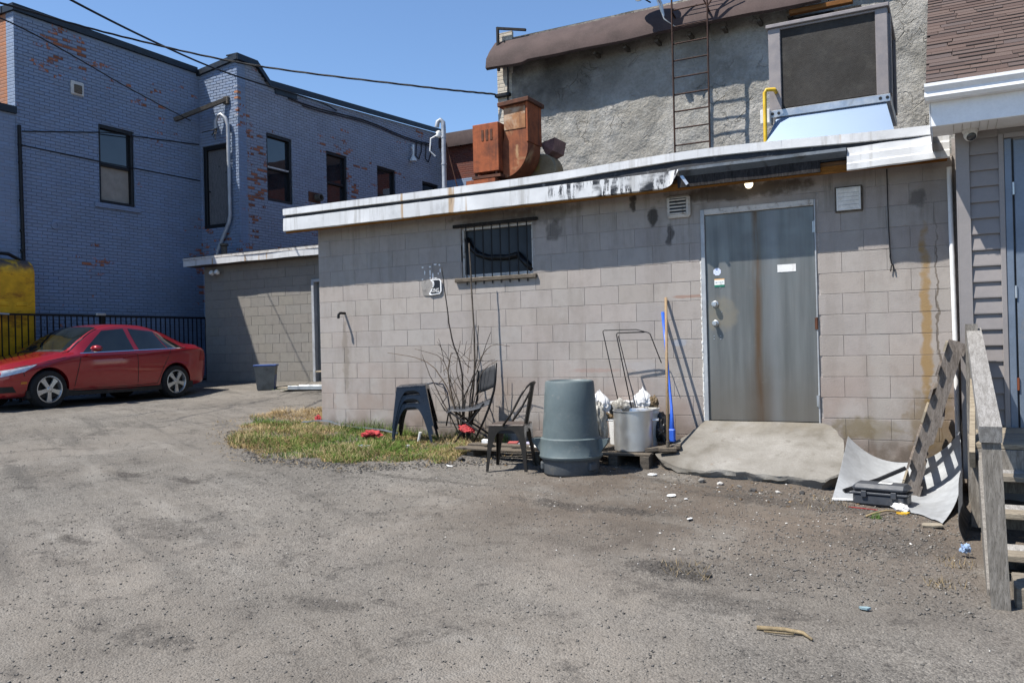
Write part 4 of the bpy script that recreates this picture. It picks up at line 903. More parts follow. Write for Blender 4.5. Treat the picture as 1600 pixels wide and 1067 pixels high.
# ------------------------------------------------------------------ rusty ladder
ld = thing('roof_ladder', 'rusty steel ladder standing against the stucco wall', 'ladder', (3.95, 4.3, 2.2))
for x in (3.675, 4.235): M().bar((x, 4.3, 2.2), (x + (.02 if x < 4 else .03), 4.28, 6.6), .05, .016, (1, 0, 0)).build('rail', MT['ladder_rust'], ld)
for i in range(16):
    z = 2.42 + i * .270; M().tube([(3.68, 4.297, z), (4.245, 4.297, z)], .0125, 8).build('rung', MT['ladder_rust'], ld)
for (a, b) in (((4.25, 4.28, 5.95), (4.75, 4.6, 5.75)), ((3.70, 4.28, 5.62), (3.70, 4.72, 5.5)), ((4.25, 4.28, 5.62), (4.25, 4.72, 5.5)), ((4.26, 4.28, 5.60), (4.62, 4.28, 6.1)), ((3.95, 4.1, 6.3), (4.25, 4.3, 5.62))): M().bar(a, b, .03, .012, (0, 0, 1)).build('brace', MT['ladder_rust'], ld)
# satellite dish above
sd = thing('satellite_dish', 'grey satellite dish on the roof edge beside rusty ladder', 'dish', (3.35, 4.35, 5.9))
ax_ = Vector((-.55, -.75, .35)).normalized(); q = Vector((0, 0, 1)).rotation_difference(ax_).to_matrix()
M().lathe([(0, 0), (.12, .012), (.22, .04), (.30, .078), (.305, .082), (.30, .070), (.22, .030), (.12, .002), (0, -.012)], 24, (3.32, 4.36, 6.16), q).build('dish', MT['dark_can'], sd, smooth=True)
cpt = Vector((3.32, 4.36, 6.16)); M().tube([cpt - Vector((0, 0, .27)), cpt + ax_ * .25 - Vector((0, 0, .28)), cpt + ax_ * .42 - Vector((0, 0, .10))], .012, 8).build('feed_arm', MT['black_metal'], sd)
M().cbox(cpt + ax_ * .42 - Vector((.05, .05, .13)), cpt + ax_ * .42 + Vector((.05, .05, .0)), .01).build('feed_horn', MT['dark_can'], sd)
M().tube([cpt - ax_ * .02, (3.45, 4.5, 5.9), (3.5, 4.55, 5.55)], .022, 8).build('mount', MT['galv'], sd)
M().tube([(3.38, 4.3, 6.3), (3.45, 4.25, 5.9), (3.56, 4.28, 5.55), (3.72, 4.4, 5.42)], .010, 6).build('coax_cable', MT['white_plastic'], sd, smooth=True)

# ------------------------------------------------------------------ rooftop make-up air unit
ac = thing('rooftop_air_unit', 'large grey rooftop air unit with dark mesh front', 'air unit', (6.35, 1.7, 2.2))
MT['ac_taupe'] = simple('taupe_cabinet', (.30, .27, .265), .45, .15, var=.06, bump=.04); MT['ac_mesh'] = simple('dirty_filter_mesh', (.042, .038, .034), .8, var=.3, nscale=2.5, bump=.8, bscale=140, dirt=(.075, .07, .06), dirt_amt=.4)
x0, x1, z0, z1, y0, y1 = 5.725, 6.985, 2.985, 3.985, 1.2, 2.45
M().box((x0 + .03, y0 + .05, z0 + .03), (x1 - .012, y1, z1 - .03)).build('cabinet', MT['ac_taupe'], ac)
for a, b in ((x0, x0 + .135), (x1 - .125, x1)): M().cbox((a, y0, z0 + .03), (b, y0 + .12, z1 - .03), .006).build('corner_post', MT['ac_taupe'], ac)
M().cbox((x0 - .02, y0 - .03, z1 - .03), (x1 + .02, y1 + .03, z1 + .012), .006).build('lid', MT['ac_taupe'], ac)
M().box((x0 + .135, y0 + .025, z0 + .05), (x1 - .125, y0 + .05, z1 - .045)).build('mesh_front', MT['ac_mesh'], ac)
M().cbox((x0 + .135, y0 + .005, z1 - .055), (x1 - .125, y0 + .05, z1 - .031), .003).build('top_channel', MT['ac_taupe'], ac)
for y in (1.33, 2.25): M().cbox((x1 - .01, y, z0 + .06), (x1 + .022, y + .15, z1 - .06), .005).build('side_panel', MT['ac_taupe'], ac)
M().cbox((x0, y0 - .005, z0 - .055), (x1 + .01, y1, z0 + .029), .004).build('base_rail', MT['galv'], ac)
for x in (x0 + .03, x0 + .10, x1 - .09, x1 - .02): M().lathe([(.018, 0), (.018, .004), (0, .0045)], 12, (x, y0 - .005, z0 - .012), Matrix.Rotation(R(90), 3, 'X')).build('lifting_hole', MT['black_frame'], ac)
def skirt(ya, yb, za, zb, xa0, xa1, xb0, xb1): return M().add([(xa0, ya, za), (xa1, ya, za), (xb1, yb, zb), (xb0, yb, zb), (xa0, 2.45, za), (xa1, 2.45, za), (xb1, 2.45, zb), (xb0, 2.45, zb)], [(0, 1, 2, 3), (0, 3, 7, 4), (1, 5, 6, 2), (7, 6, 5, 4)])
skirt(.92, 1.22, 2.45, 2.93, 5.64, 7.06, 5.80, 6.95).build('curb_skirt', MT['skirt'], ac)
M().cbox((5.5, .78, 2.2), (7.16, 2.5, 2.46), .01).build('roof_curb', MT['white_flash'], ac)
gp = M(); gp.tube([(5.80, 1.3, 3.22), (5.80, 1.08, 3.22), (5.72, 1.05, 3.22), (5.70, 1.05, 3.19), (5.695, 1.05, 2.6), (5.695, 1.05, 2.2)], .022, 10); tag(gp.build('gas_pipe', MT['yellow_pipe'], None, smooth=40), 'yellow gas pipe rising beside the rooftop air unit', 'pipe')
bx = M(); bx.cbox((5.63, 1.12, 2.86), (5.74, 1.3, 3.02), .006); tag(bx.build('junction_box', MT['white_plastic'], None), 'small cream junction box by the yellow gas pipe', 'box')

# ------------------------------------------------------------------ rusty exhaust fan
ef = thing('exhaust_fan', 'rust-red kitchen exhaust fan box with curved duct on roof', 'fan', (2.0, 1.8, 2.2))
M().cbox((1.575, 1.5, 2.83), (1.99, 1.9, 3.51), .006).build('fan_box', MT['rust'], ef)
for i in range(3): M().box((1.72 + i * .07, 1.494, 3.27), (1.755 + i * .07, 1.502, 3.42)).build('louvre', MT['rust_dark'], ef)
M().box((1.985, 1.55, 2.9), (1.993, 1.85, 3.45)).build('side_panel', MT['rust'], ef)
for x in (1.60, 1.93): M().bar((x, 1.54, 2.83), (x + .02, 1.54, 2.3), .03, .03).build('leg', MT['rust_dark'], ef); M().bar((x, 1.85, 2.83), (x, 1.85, 2.3), .03, .03).build('leg', MT['rust_dark'], ef)
M().box((1.56, 1.48, 2.74), (2.02, 1.92, 2.78)).build('tray', MT['rust_dark'], ef); M().box((1.48, 1.45, 2.55), (1.95, 1.9, 2.72)).build('base', MT['rust'], ef)
prof = [(2.02, 3.74), (2.02, 3.30), (1.992, 3.22), (1.992, 2.74)] + [(2.0 + .39 * math.sin(a), 3.17 - .43 * math.cos(a)) for a in np.linspace(.05, 1.57, 12)] + [(2.39, 3.76)]
M().prism(prof, 1.62, 2.02).build('duct', MT['rust_pale'], ef, smooth=30)
M().cbox((2.375, 1.60, 3.20), (2.405, 2.04, 3.76), .004).build('duct_flange', MT['rust'], ef)
M().cbox((1.95, 1.56, 3.74), (2.44, 2.08, 3.80), .006, Matrix.Rotation(R(-3), 3, 'Y')).build('duct_cap', MT['rust_dark'], ef)
M().box((2.03, 1.612, 3.40), (2.36, 1.622, 3.70)).build('patch_panel', m_rust('pale_patch', (.34, .17, .08), (.22, .09, .04), (.50, .42, .32)), ef)
M().lathe([(0, 0), (.22, 0), (.24, .02), (.24, .26), (.22, .28), (0, .28)], 28, (2.36, 2.35, 2.88), Matrix.Rotation(R(90), 3, 'X')).build('blower_drum', simple('greasy_drum', (.27, .21, .13), .5, .4, dirt=(.40, .25, .06), dirt_amt=.4), ef, smooth=40)
M().add([(2.30, 2.2, 3.30), (2.58, 2.1, 3.33), (2.54, 2.1, 3.15), (2.40, 2.2, 3.10), (2.30, 2.5, 3.30), (2.58, 2.5, 3.33), (2.54, 2.5, 3.15), (2.40, 2.5, 3.10)], [(0, 1, 2, 3), (7, 6, 5, 4), (0, 4, 5, 1), (1, 5, 6, 2), (2, 6, 7, 3), (3, 7, 4, 0)]).build('hood', simple('faded_red_hood', (.36, .20, .18), .7, var=.3), ef)
M().box((2.2, 2.25, 2.2), (2.6, 2.7, 2.75)).build('fan_curb', MT['rust_dark'], ef)
# rooftop mast
p = M(); p.tube([(.89, 1.8, 2.2), (.905, 1.8, 3.62), (.90, 1.8, 3.72), (.86, 1.79, 3.76), (.82, 1.78, 3.74), (.80, 1.78, 3.66)], .034, 12)
for z in (2.75, 3.1, 3.5): p.lathe([(.040, -.012), (.040, .012)], 12, (.90, 1.8, z))
rm = tag(p.build('roof_mast', MT['conduit'], None, smooth=40), 'grey metal service mast with hooked top on the flat roof', 'mast')
M().lathe([(.025, 0), (.045, .02), (.03, .05), (.045, .08), (.02, .10)], 12, (.83, 1.78, 3.50)).build('insulator', MT['white_plastic'], rm, smooth=True)
M().tube([(.83, 1.78, 3.55), (.74, 1.7, 3.48), (.72, 1.7, 3.3), (.78, 1.75, 3.22)], .012, 6).build('drip_loop', MT['white_plastic'], rm)
M().tube([(.92, 1.82, 3.45), (1.18, 1.9, 2.3)], .008, 6).build('guy_wire', MT['rust_dark'], rm)

# ------------------------------------------------------------------ overhead wires
def sagwire(pts, r, lab, n=10, twist=False):
    P = [Vector(p) for p in pts]; out = []
    for i in range(len(P) - 1):
        p0, p1, p2, p3 = P[max(i - 1, 0)], P[i], P[i + 1], P[min(i + 2, len(P) - 1)]
        for k in range(n):
            t = k / n; out.append(.5 * ((2 * p1) + (p2 - p0) * t + (2 * p0 - 5 * p1 + 4 * p2 - p3) * t * t + (3 * p1 - p0 - 3 * p2 + p3) * t ** 3))
    out.append(P[-1]); m = M()
    if twist:
        for ph in (0, 2.1, 4.2): m.tube([q + Vector((0, r * math.cos(i * .55 + ph), r * 1.1 * math.sin(i * .55 + ph))) for i, q in enumerate(out)], r, 5)
    else: m.tube(out, r, 6)
    return tag(m.build('overhead_wire', MT['cable'], None, smooth=True), lab, 'wire', 'overhead wires')
sagwire([(-5.9, -3.6, 5.95), (-5.50, -.90, 5.918), (-5.478, 1.374, 6.076), (-3.815, 2.818, 5.694), (-1.0, 4.0, 5.15), (.22, 4.70, 4.985)], .010, 'twisted service wire ending at the white brick corner of stucco building', 24, True)
sagwire([(-3.6, -2.6, 5.8), (-4.527, -.386, 5.941), (-5.803, 2.332, 6.316), (-6.933, 5.127, 6.729), (-7.30, 8.5, 7.0), (-7.5, 9.6, 7.02)], .019, 'thick black wire running down to the wing roof edge')
sagwire([(-4.6, -3.2, 5.3), (-5.375, -.832, 5.614), (-7.0, 2.6, 5.72), (-8.62, 5.5, 5.98)], .012, 'thin black wire ending at the timber arm on blue wall')
# ================================================================== SIDED HOUSE (right edge)
hs = thing('sided_house', 'taupe vinyl-sided house with brown shingle roof at right edge', 'house', (8.2, -.5, -.9))
M().box((7.612, -.885, -1.2), (11, 6, 2.10)).build('wall', MT['siding_trim'], hs)
EX = .13
pk = M(); pk.prism([(-.886, 0), (-.912, .002), (-.912, .012), (-.889, EX + .010), (-.886, EX + .012)], 7.682, 7.886, 'x')
fr = None
for i in range(21):
    z = -.62 + i * EX
    if fr is None:
        fr = pk.build('siding_plank', MT['siding'], hs); BASE[fr] = BASE[hs]; fr.location.z += z; frm = fr.data
    else:
        o = bpy.data.objects.new('siding_plank', frm); col.objects.link(o); o.parent = hs; o.location.z = z
pk = M(); pk.prism([(7.611, 0), (7.588, .002), (7.588, .012), (7.607, EX + .010), (7.611, EX + .012)], -.84, -.01, 'y'); sd_ = None
for i in range(21):
    z = -.62 + i * EX
    if sd_ is None: sd_ = pk.build('siding_plank', MT['siding'], hs); sd_.location.z += z; sdm = sd_.data
    else:
        o = bpy.data.objects.new('siding_plank', sdm); col.objects.link(o); o.parent = hs; o.location.z = z
m = M(); m.box((7.592, -.922, -.8), (7.680, -.886, 2.06)); m.box((7.582, -.922, -.8), (7.5915, -.838, 2.06)); m.build('corner_trim', MT['siding_trim'], hs)
M().cbox((7.886, -.918, -.45), (7.925, -.886, 2.0), .004).build('door_trim', MT['siding_trim'], hs); M().cbox((7.926, -.918, 1.96), (9.0, -.886, 2.0), .004).build('door_trim', MT['siding_trim'], hs)
MT['blue_door'] = simple('blue_grey_door', (.16, .20, .26), .4, .2, var=.08, dirt=(.25, .23, .2), dirt_amt=.15)
m = M(); m.cbox((7.926, -.91, -.45), (7.978, -.886, 1.955), .004); m.build('door_frame', MT['blue_door'], hs)
d2 = M().cbox((7.992, -.900, -.43), (8.95, -.860, 1.94), .004).build('house_door', MT['blue_door'], hs)
M().box((7.978, -.887, -.45), (7.992, -.884, 1.955)).build('door_gap', MT['black_frame'], d2)
for z in (1.55, .72, -.02): 
    h = M(); h.tube([(7.986, -.908, z - .05), (7.986, -.908, z + .05)], .009, 8); h.build('hinge', MT['rust'] if z < 0 else MT['galv'], d2)
# eave: soffit, fascia, gutter
M().box((7.42, -1.30, 2.045), (11, -.889, 2.062)).build('soffit', MT['white_paint'], hs)
for i in range(6): M().box((7.60 + i * .06 - .03, -1.28, 2.041), (7.604 + i * .06 - .03, -.92, 2.0445)).build('soffit_groove', MT['stained_white'], hs)
M().cbox((7.412, -1.325, 2.035), (11, -1.303, 2.25), .003).build('fascia', MT['white_paint'], hs)
M().cbox((7.405, -1.33, 2.03), (7.411, 1.4, 2.26), .002).build('rake_return', MT['white_paint'], hs)
gp_ = [(-1.327, 2.345), (-1.327, 2.225), (-1.40, 2.225), (-1.425, 2.25), (-1.42, 2.29), (-1.445, 2.325), (-1.445, 2.35), (-1.438, 2.352), (-1.432, 2.332), (-1.41, 2.295), (-1.413, 2.255), (-1.395, 2.236), (-1.337, 2.236), (-1.337, 2.345)]
gt = M(); gt.prism(gp_, 7.378, 11, 'x'); gt = gt.build('gutter', MT['white_paint'], hs)
M().prism(gp_[:7], 7.374, 7.3775, 'x').build('gutter_end', MT['white_paint'], gt)
# shingle roof, every shingle a piece
PIT = R(33); ry = Vector((0, math.cos(PIT), math.sin(PIT))); rn = Vector((0, -math.sin(PIT), math.cos(PIT))); o0 = Vector((7.385, -1.40, 2.352))
deck = M(); q = [o0 + ry * t - rn * d + Vector((xx, 0, 0)) for xx in (.0, 4) for t in (0, 6.5) for d in (.004, .05)]
deck.add([tuple(p) for p in q], [(0, 2, 3, 1), (4, 5, 7, 6), (0, 1, 5, 4), (2, 6, 7, 3), (0, 4, 6, 2), (1, 3, 7, 5)])
def m_shingle():
    s = S('brown_shingle'); r = s.rand()
    c = s.ramp(r, [(0, (.115, .082, .072)), (.35, (.16, .112, .095)), (.7, (.185, .135, .115)), (1, (.14, .112, .105))])
    c = s.mix(s.mr(s.noise(120, 3, .7), .4, .7, 0, .5), c, (.09, .055, .045)); yy = s.xyz(s.obj())[1]; c = s.mix(s.mul(s.mr(yy, .022, .014), s.ma('GREATER_THAN', s.ma('FRACT', s.mul(r, 5.3)), .3)), c, (.022, .018, .017)); return s.out(c, .9, 0, s.bump(s.noise(180, 2), .6, .004), .2)
MT['shingle'] = m_shingle(); rfo = deck.build('roof', MT['shingle'], hs)
SH = {}
rowx = 0
for r_ in range(46):
    x = -random.uniform(0, .25)
    while x < 1.35:
        w = random.choice((.16, .21, .26, .32, .38)); a, b = max(x, 0), min(x + w, 1.45); x += w
        if b - a < .03: continue
        wk = round(b - a, 2); th = random.choice((.006, .006, .009)); key = (wk, th)
        if key not in SH:
            me = bpy.data.meshes.new('shingle'); L_ = .135; vs = []
            for yy, zt in ((0, th), (L_, .002)):
                for xx in (0, wk - .003):
                    for zz in (0, 1): vs.append(Vector((xx, 0, 0)) + ry * yy + rn * (zt if zz else -.004))
            me.from_pydata([tuple(v) for v in vs], [], [(0, 2, 3, 1), (4, 5, 7, 6), (0, 1, 5, 4), (2, 6, 7, 3), (1, 3, 7, 5), (0, 4, 6, 2)]); me.materials.append(MT['shingle']); SH[key] = me
        piece('shingle', SH[key], rfo, o0 + Vector((a, 0, 0)) + ry * (r_ * .102 + random.uniform(-.003, .003)) + rn * .004)
# security camera
sc_ = thing('dome_camera', 'white dome security camera under the house eave', 'camera', (7.70, -1.0, 2.0))
M().lathe([(.058, 0), (.058, -.02), (.05, -.035), (0, -.035)], 20, (7.69, -1.0, 2.045)).build('mount', MT['white_plastic'], sc_, smooth=40)
q = Vector((0, 0, 1)).rotation_difference(Vector((.25, -.7, -.6)).normalized()).to_matrix()
M().lathe([(0, -.045), (.03, -.038), (.047, -.015), (.048, .01), (.040, .028)], 20, (7.69, -1.02, 1.995), q).build('dome', MT['white_plastic'], sc_, smooth=True)
M().lathe([(.038, .024), (.036, .032), (.024, .042), (0, .046)], 20, (7.69, -1.02, 1.995), q).build('lens', MT['glass'], sc_, smooth=True)

# ------------------------------------------------------------------ wooden stairs
stp = thing('wooden_stairs', 'weathered wooden steps with handrail up to house door', 'stairs', (8, -2.2, -1.0))
for i in range(8):
    y = -.93 - i * .146; M().cbox((7.64, y - .14, -.405), (9.2, y, -.368), .004).build('deck_board', MT['deck_wood'], stp)
M().cbox((7.63, -2.10, -.56), (9.2, -2.06, -.408), .004).build('rim_board', MT['grey_wood'], stp); M().cbox((7.615, -2.10, -.56), (7.65, -.93, -.407), .004).build('rim_board', MT['deck_wood'], stp)
for z, ya in ((-.54, -2.10), (-.71, -2.48), (-.88, -2.86)):
    for k in (0, 1): M().cbox((7.70, ya - .16 * (k + 1) + .006, z - .038), (9.2, ya - .16 * k - .01, z), .004).build('tread', MT['deck_wood'] if k else MT['grey_wood_y'], stp)
    M().cbox((7.72, ya - .012, z - .16), (9.2, ya + .012, z - .04), .003).build('riser', MT['grey_wood'], stp)
M().prism([(-2.06, -.41), (-2.06, -.72), (-3.30, -1.16), (-3.42, -1.16), (-3.42, -1.02)], 7.66, 7.698, 'x').build('stringer', MT['grey_wood'], stp)
M().cbox((7.785, -3.58, -1.12), (9.2, -3.42, -.955), .006).build('bottom_step', MT['deck_wood'], stp); M().cbox((7.785, -3.40, -1.12), (9.2, -3.24, -.955), .006).build('bottom_step', MT['deck_wood'], stp)
M().bar((7.655, -1.10, -1.0), (7.660, -1.10, .47), .088, .088, (1, 0, 0)).build('post', MT['grey_wood'], stp)
M().bar((7.718, -3.60, -1.12), (7.690, -3.60, -.185), .09, .09, (1, 0, 0)).build('post', MT['grey_wood'], stp)
M().bar((7.677, -1.02, .395), (7.688, -3.67, -.138), .105, .088, (0, 0, 1)).build('handrail', MT['grey_wood_y'], stp)
M().bar((7.655, -2.06, -.95), (7.66, -2.06, -.41), .088, .088, (1, 0, 0)).build('post', MT['grey_wood'], stp)
M().bar((7.625, -2.2, -.47), (7.66, -1.12, -.02), .035, .12, (0, 0, 1)).build('side_plank', MT['deck_wood'], stp)

# ================================================================== CONCRETE RAMP
outl = [(5.21, -.012), (6.37, -.012), (6.45, -.06), (6.52, -.16), (6.59, -.32), (6.61, -.45), (6.635, -.62), (6.63, -.80), (6.625, -.93), (6.52, -1.05), (6.40, -1.035), (6.305, -1.027), (6.2, -1.015), (6.113, -1.03), (6.0, -1.0), (5.91, -1.005), (5.82, -.97),
        (5.734, -.985), (5.64, -.96), (5.551, -.962), (5.47, -1.0), (5.41, -.99), (5.29, -.985), (5.184, -.954), (5.1, -.91), (5.029, -.857), (4.95, -.80), (4.885, -.721), (4.915, -.64), (4.976, -.56), (5.03, -.43), (5.098, -.298), (5.15, -.17)]
def den(poly, st=.04):
    o = []
    for i, p in enumerate(poly):
        q = poly[(i + 1) % len(poly)]; n = max(1, int(math.hypot(q[0] - p[0], q[1] - p[1]) / st))
        for k in range(n): o.append((p[0] + (q[0] - p[0]) * k / n, p[1] + (q[1] - p[1]) * k / n))
    return o
ol = den(outl); cxy = (5.8, -.35); ztop = lambda x, y: -.447 + .40 * y + .02 * y * y + .016 * float(fbm(np.array([x * 1.5]), np.array([y * 1.5]), 3)[0])
rings = []
for k, (sc, dz, jit) in enumerate(((.0, 0, 0), (.25, 0, 0), (.5, 0, 0), (.75, 0, 0), (.93, 0, .0), (1.0, -.004, .012), (1.004, -.02, .016), (.995, -.045, .02), (.955, -.085, .02), (.92, -.30, 0))):
    row = []
    for i, (x, y) in enumerate(ol):
        edge = 0 if y > -.03 else 1; j = jit * 2 * float(fbm(np.array([x * 9 + k * 3]), np.array([y * 9]), 3)[0]) * edge * 2.2
        px, py = cxy[0] + (x - cxy[0]) * (sc + j if sc else 0), cxy[1] + (y - cxy[1]) * (sc + (j if edge else 0) if sc else 0)
        py = min(py, -.012); row.append((px, py, ztop(px, py) + dz + (random.uniform(-.008, .008) if k > 5 else 0)))
    rings.append(row + [row[0]])
ro = M().sheet(rings).build('concrete_ramp', MT['concrete'], None, smooth=35); tag(ro, 'broken-edged concrete ramp slab below the steel door', 'ramp')

# rubble in front of and beside the ramp
def rock(c, r, seed, squash=.6):
    rr = random.Random(seed); bm = bmesh.new(); bmesh.ops.create_icosphere(bm, subdivisions=1, radius=1)
    ax = (rr.uniform(.7, 1.3), rr.uniform(.7, 1.3), rr.uniform(.45, .9) * squash / .6)
    for v in bm.verts:
        k = rr.uniform(.75, 1.15); v.co = Vector((v.co.x * ax[0], v.co.y * ax[1], v.co.z * ax[2])) * r * k
    rot = Matrix.Rotation(rr.uniform(0, 6.3), 3, 'Z') @ Matrix.Rotation(rr.uniform(-.3, .3), 3, 'X')
    m = M(); m.add([tuple(rot @ v.co + Vector(c)) for v in bm.verts], [[v.index for v in f.verts] for f in bm.faces]); bm.free(); return m
MT['stone'] = simple('loose_stone', (.26, .245, .225), .9, var=.3, nscale=9); MT['pale_stone'] = simple('pale_rubble', (.46, .44, .41), .9, var=.2, nscale=12); MT['dark_stone'] = simple('dark_stone', (.07, .068, .068), .85, var=.3, nscale=9)
for i, (x, y, r, mt, lab) in enumerate(((3.02, -1.36, .045, 'dark_stone', 'round dark stone in front of the low plank by chair'), (6.19, -3.74, .028, 'dark_stone', 'flat black pebble alone in the middle of yard'), (5.62, -1.12, .035, 'pale_stone', 'pale rubble chunk under the ramp front edge'), (5.8, -1.14, .028, 'stone', 'small grey rubble piece below middle of the ramp'),
        (5.45, -1.12, .04, 'stone', 'grey rubble lump below the left part of ramp edge'), (6.15, -1.25, .03, 'pale_stone', 'pale stone in the dirt right of ramp centre'), (5.95, -1.3, .033, 'dark_stone', 'dark stone before the ramp front edge'), (6.36, -1.28, .035, 'dark_stone', 'dark lump near the right front corner of ramp'))):
    o = rock((x, y, gz(x, y) + r * .3), r, 40 + i).build('stone', MT[mt], None); tag(o, lab, 'stone', 'loose stones by the ramp')

# ================================================================== LEANING PALLET, SHEET METAL, TOOLBOX
pal = thing('leaning_pallet', 'grey wooden pallet leaning on edge against the stairs', 'pallet', (7.2, -.6, -.95))
pa, pb = Vector((7.175, 0, -.935)), Vector((7.555, 0, .33)); pd = (pb - pa).normalized(); pn = Vector((-pd.z, 0, pd.x))       # along, and face normal to the left
def pbar(t0, t1, y0, y1, n0, n1, mat, name, ch=.004):
    m = M(); vs = []
    for t in (t0, t1):
        for y in (y0, y1):
            for n in (n0, n1):
                q = pa + pd * t + pn * n; vs.append((q.x, y, q.z))
    return m.add(vs, [(0, 1, 3, 2), (4, 6, 7, 5), (0, 4, 5, 1), (2, 3, 7, 6), (0, 2, 6, 4), (1, 5, 7, 3)]).build(name, mat, pal)
LN = (pb - pa).length
for y in (-1.12, -.68, -.22):
    m = M(); pts = [(0, -.06), (LN * .20, -.06), (LN * .22, -.035), (LN * .34, -.035), (LN * .36, -.06), (LN, -.06), (LN, .06), (LN * .78, .06), (LN * .76, .038), (LN * .66, .038), (LN * .64, .06), (LN * .18, .06), (LN * .16, .035), (LN * .05, .035), (0, .06)]
    vs = []
    for yy in (y, y + .045):
        for t, n in pts: q = pa + pd * t + pn * n; vs.append((q.x, yy, q.z))
    k = len(pts); m.add(vs, [tuple(range(k)), tuple(range(2 * k - 1, k - 1, -1))] + [(i, i + k, (i + 1) % k + k, (i + 1) % k) for i in range(k)]); m.build('stringer', MT['pallet_wood'], pal)
for i in range(7):
    t = .02 + i * (LN - .12) / 6; w = random.uniform(.08, .10); pbar(t, t + w, -1.15 + random.uniform(-.02, .02), -.15, .061, .078, MT['pallet_wood'] if i % 3 else MT['pale_ply'], 'deck_board')
for i in range(3):
    t = .02 + i * (LN - .12) / 2; pbar(t, t + .09, -1.14, -.15, -.079, -.061, MT['pallet_wood'], 'deck_board')
# curved sheet of metal lying in the corner
def bez(P, t):
    P = [Vector(p) for p in P]
    while len(P) > 1: P = [a.lerp(b, t) for a, b in zip(P[:-1], P[1:])]
    return P[0]
front = [(6.63, -1.50, -.915), (6.95, -1.40, -.975), (7.25, -1.65, -.985), (7.43, -2.02, -.965)]
back = [(6.655, -.50, -.525), (6.90, -.36, -.83), (7.28, -.30, -.90), (7.565, -.45, -.46)]
g = []
for i in range(25):
    u = i / 24; a, b = bez(front, u), bez(back, u); row = []
    for j in range(13):
        t = j / 12; p = a.lerp(b, t)
        p.z -= .10 * math.sin(math.pi * t) * (.25 + .75 * u) ; p.x += .055 * math.sin(math.pi * t) * u ** 3; p.z += .006 * math.sin(9 * u + 3 * t); row.append(tuple(p))
    g.append(row)
for row in g:
    for j, p in enumerate(row):
        zz = gz(p[0], p[1]) + .012; row[j] = (p[0], p[1], max(p[2], zz))
sh = M().sheet(g, .002).build('metal_sheet', MT['galv_sheet'], None, smooth=50); tag(sh, 'large curved grey metal sheet lying between ramp and stairs', 'metal sheet')
g = []
for i in range(9):
    t = i / 8; g.append([(7.60 - .075 * math.sin(math.pi * (.15 + .8 * s_)) - .01 * t + .035 * s_, -1.55 - .85 * t + .0 * s_, -.62 - .12 * t - (.36 - .02 * t) * s_ * (1 - .0 * t)) for s_ in np.linspace(0, 1, 10)])
ds = M().sheet(g, .003).build('metal_sheet', simple('dark_bent_panel', (.07, .075, .085), .45, .4, var=.15), None, smooth=50); tag(ds, 'narrow dark bent metal panel standing beside the stair post', 'metal sheet')
rd = M(); rd.tube([(6.70, -1.36, -.88), (6.95, -1.20, -.80), (7.16, -1.14, -.70)], .018, 8); tag(rd.build('dark_pipe', MT['black_metal'], None), 'dark thin pipe lying across the curved metal sheet', 'pipe')
tb = thing('toolbox', 'closed dark grey plastic toolbox on the ground by curved sheet', 'toolbox', (7.0, -1.50, gz(7.0, -1.5)), rot=(0, 0, R(-9)))
M().cbox((-.20, -.10, .0), (.20, .10, .105), .022).build('body', MT['black_plastic'], tb, smooth=25); M().cbox((-.205, -.105, .108), (.205, .105, .175), .028).build('lid', MT['black_plastic'], tb, smooth=25)
M().cbox((-.21, -.108, .094), (.21, .108, .112), .004).build('rim', MT['black_plastic'], tb)
M().cbox((-.02, -.03, .176), (.08, .03, .179), .001).build('label_plate', MT['white_plastic'], tb)
for x in (-.11, .11): M().cbox((x - .02, -.118, .075), (x + .02, -.106, .125), .003).build('latch', MT['black_plastic'], tb)

# ================================================================== BROOM, BLUE HANDLE, WIRE FRAMES
br = thing('broom', 'upturned push broom with tan wooden handle leaning on wall', 'broom', (4.98, -.76, -.7))
M().tube([(5.02, -.74, -.60), (4.812, -.018, .855)], [.0145, .0145], 10).build('handle', MT['tan_wood'], br, smooth=True)
M().cbox((4.93, -.78, -.70), (5.11, -.71, -.655), .008, Matrix.Rotation(R(18), 3, 'Z')).build('head', MT['dirty_plank'], br)
M().lathe([(.0145, 0), (.019, .01), (.019, .06), (.0145, .07)], 10, (5.02, -.74, -.66)).build('socket', MT['dirty_plank'], br)
bb = thing('blue_squeegee', 'bright blue plastic handle leaning on the wall beside broom', 'handle', (4.9, -.45, -.6))
M().tube([(4.99, -.50, -.56), (4.95, -.36, -.30), (4.845, -.16, .30), (4.775, -.022, .70)], [.030, .014, .013, .018], 10).build('handle', MT['blue_plastic'], bb, smooth=True)
M().cbox((4.955, -.53, -.63), (5.025, -.48, -.50), .01).build('foot', MT['blue_plastic'], bb)
wf = thing('wire_frame_stand', 'pair of thin black bent rod frames leaning on block wall', 'wire frame', (4.4, -.3, -.6))
M().tube([(4.43, -.42, -.42), (4.16, -.22, .50), (4.158, -.215, .515), (4.17, -.21, .525), (4.53, -.19, .522), (4.66, -.18, .485), (4.68, -.18, .47), (4.79, -.16, .16)], .0055, 6).build('rod', MT['black_metal'], wf, smooth=True)
M().tube([(4.56, -.42, -.42), (4.315, -.22, .47), (4.315, -.21, .485), (4.33, -.21, .492), (4.62, -.19, .492)], .0065, 6).build('rod', MT['black_metal'], wf, smooth=True)
M().tube([(4.60, -.40, -.38), (4.33, -.205, .46)], .005, 6).build('rod', MT['black_metal'], wf)

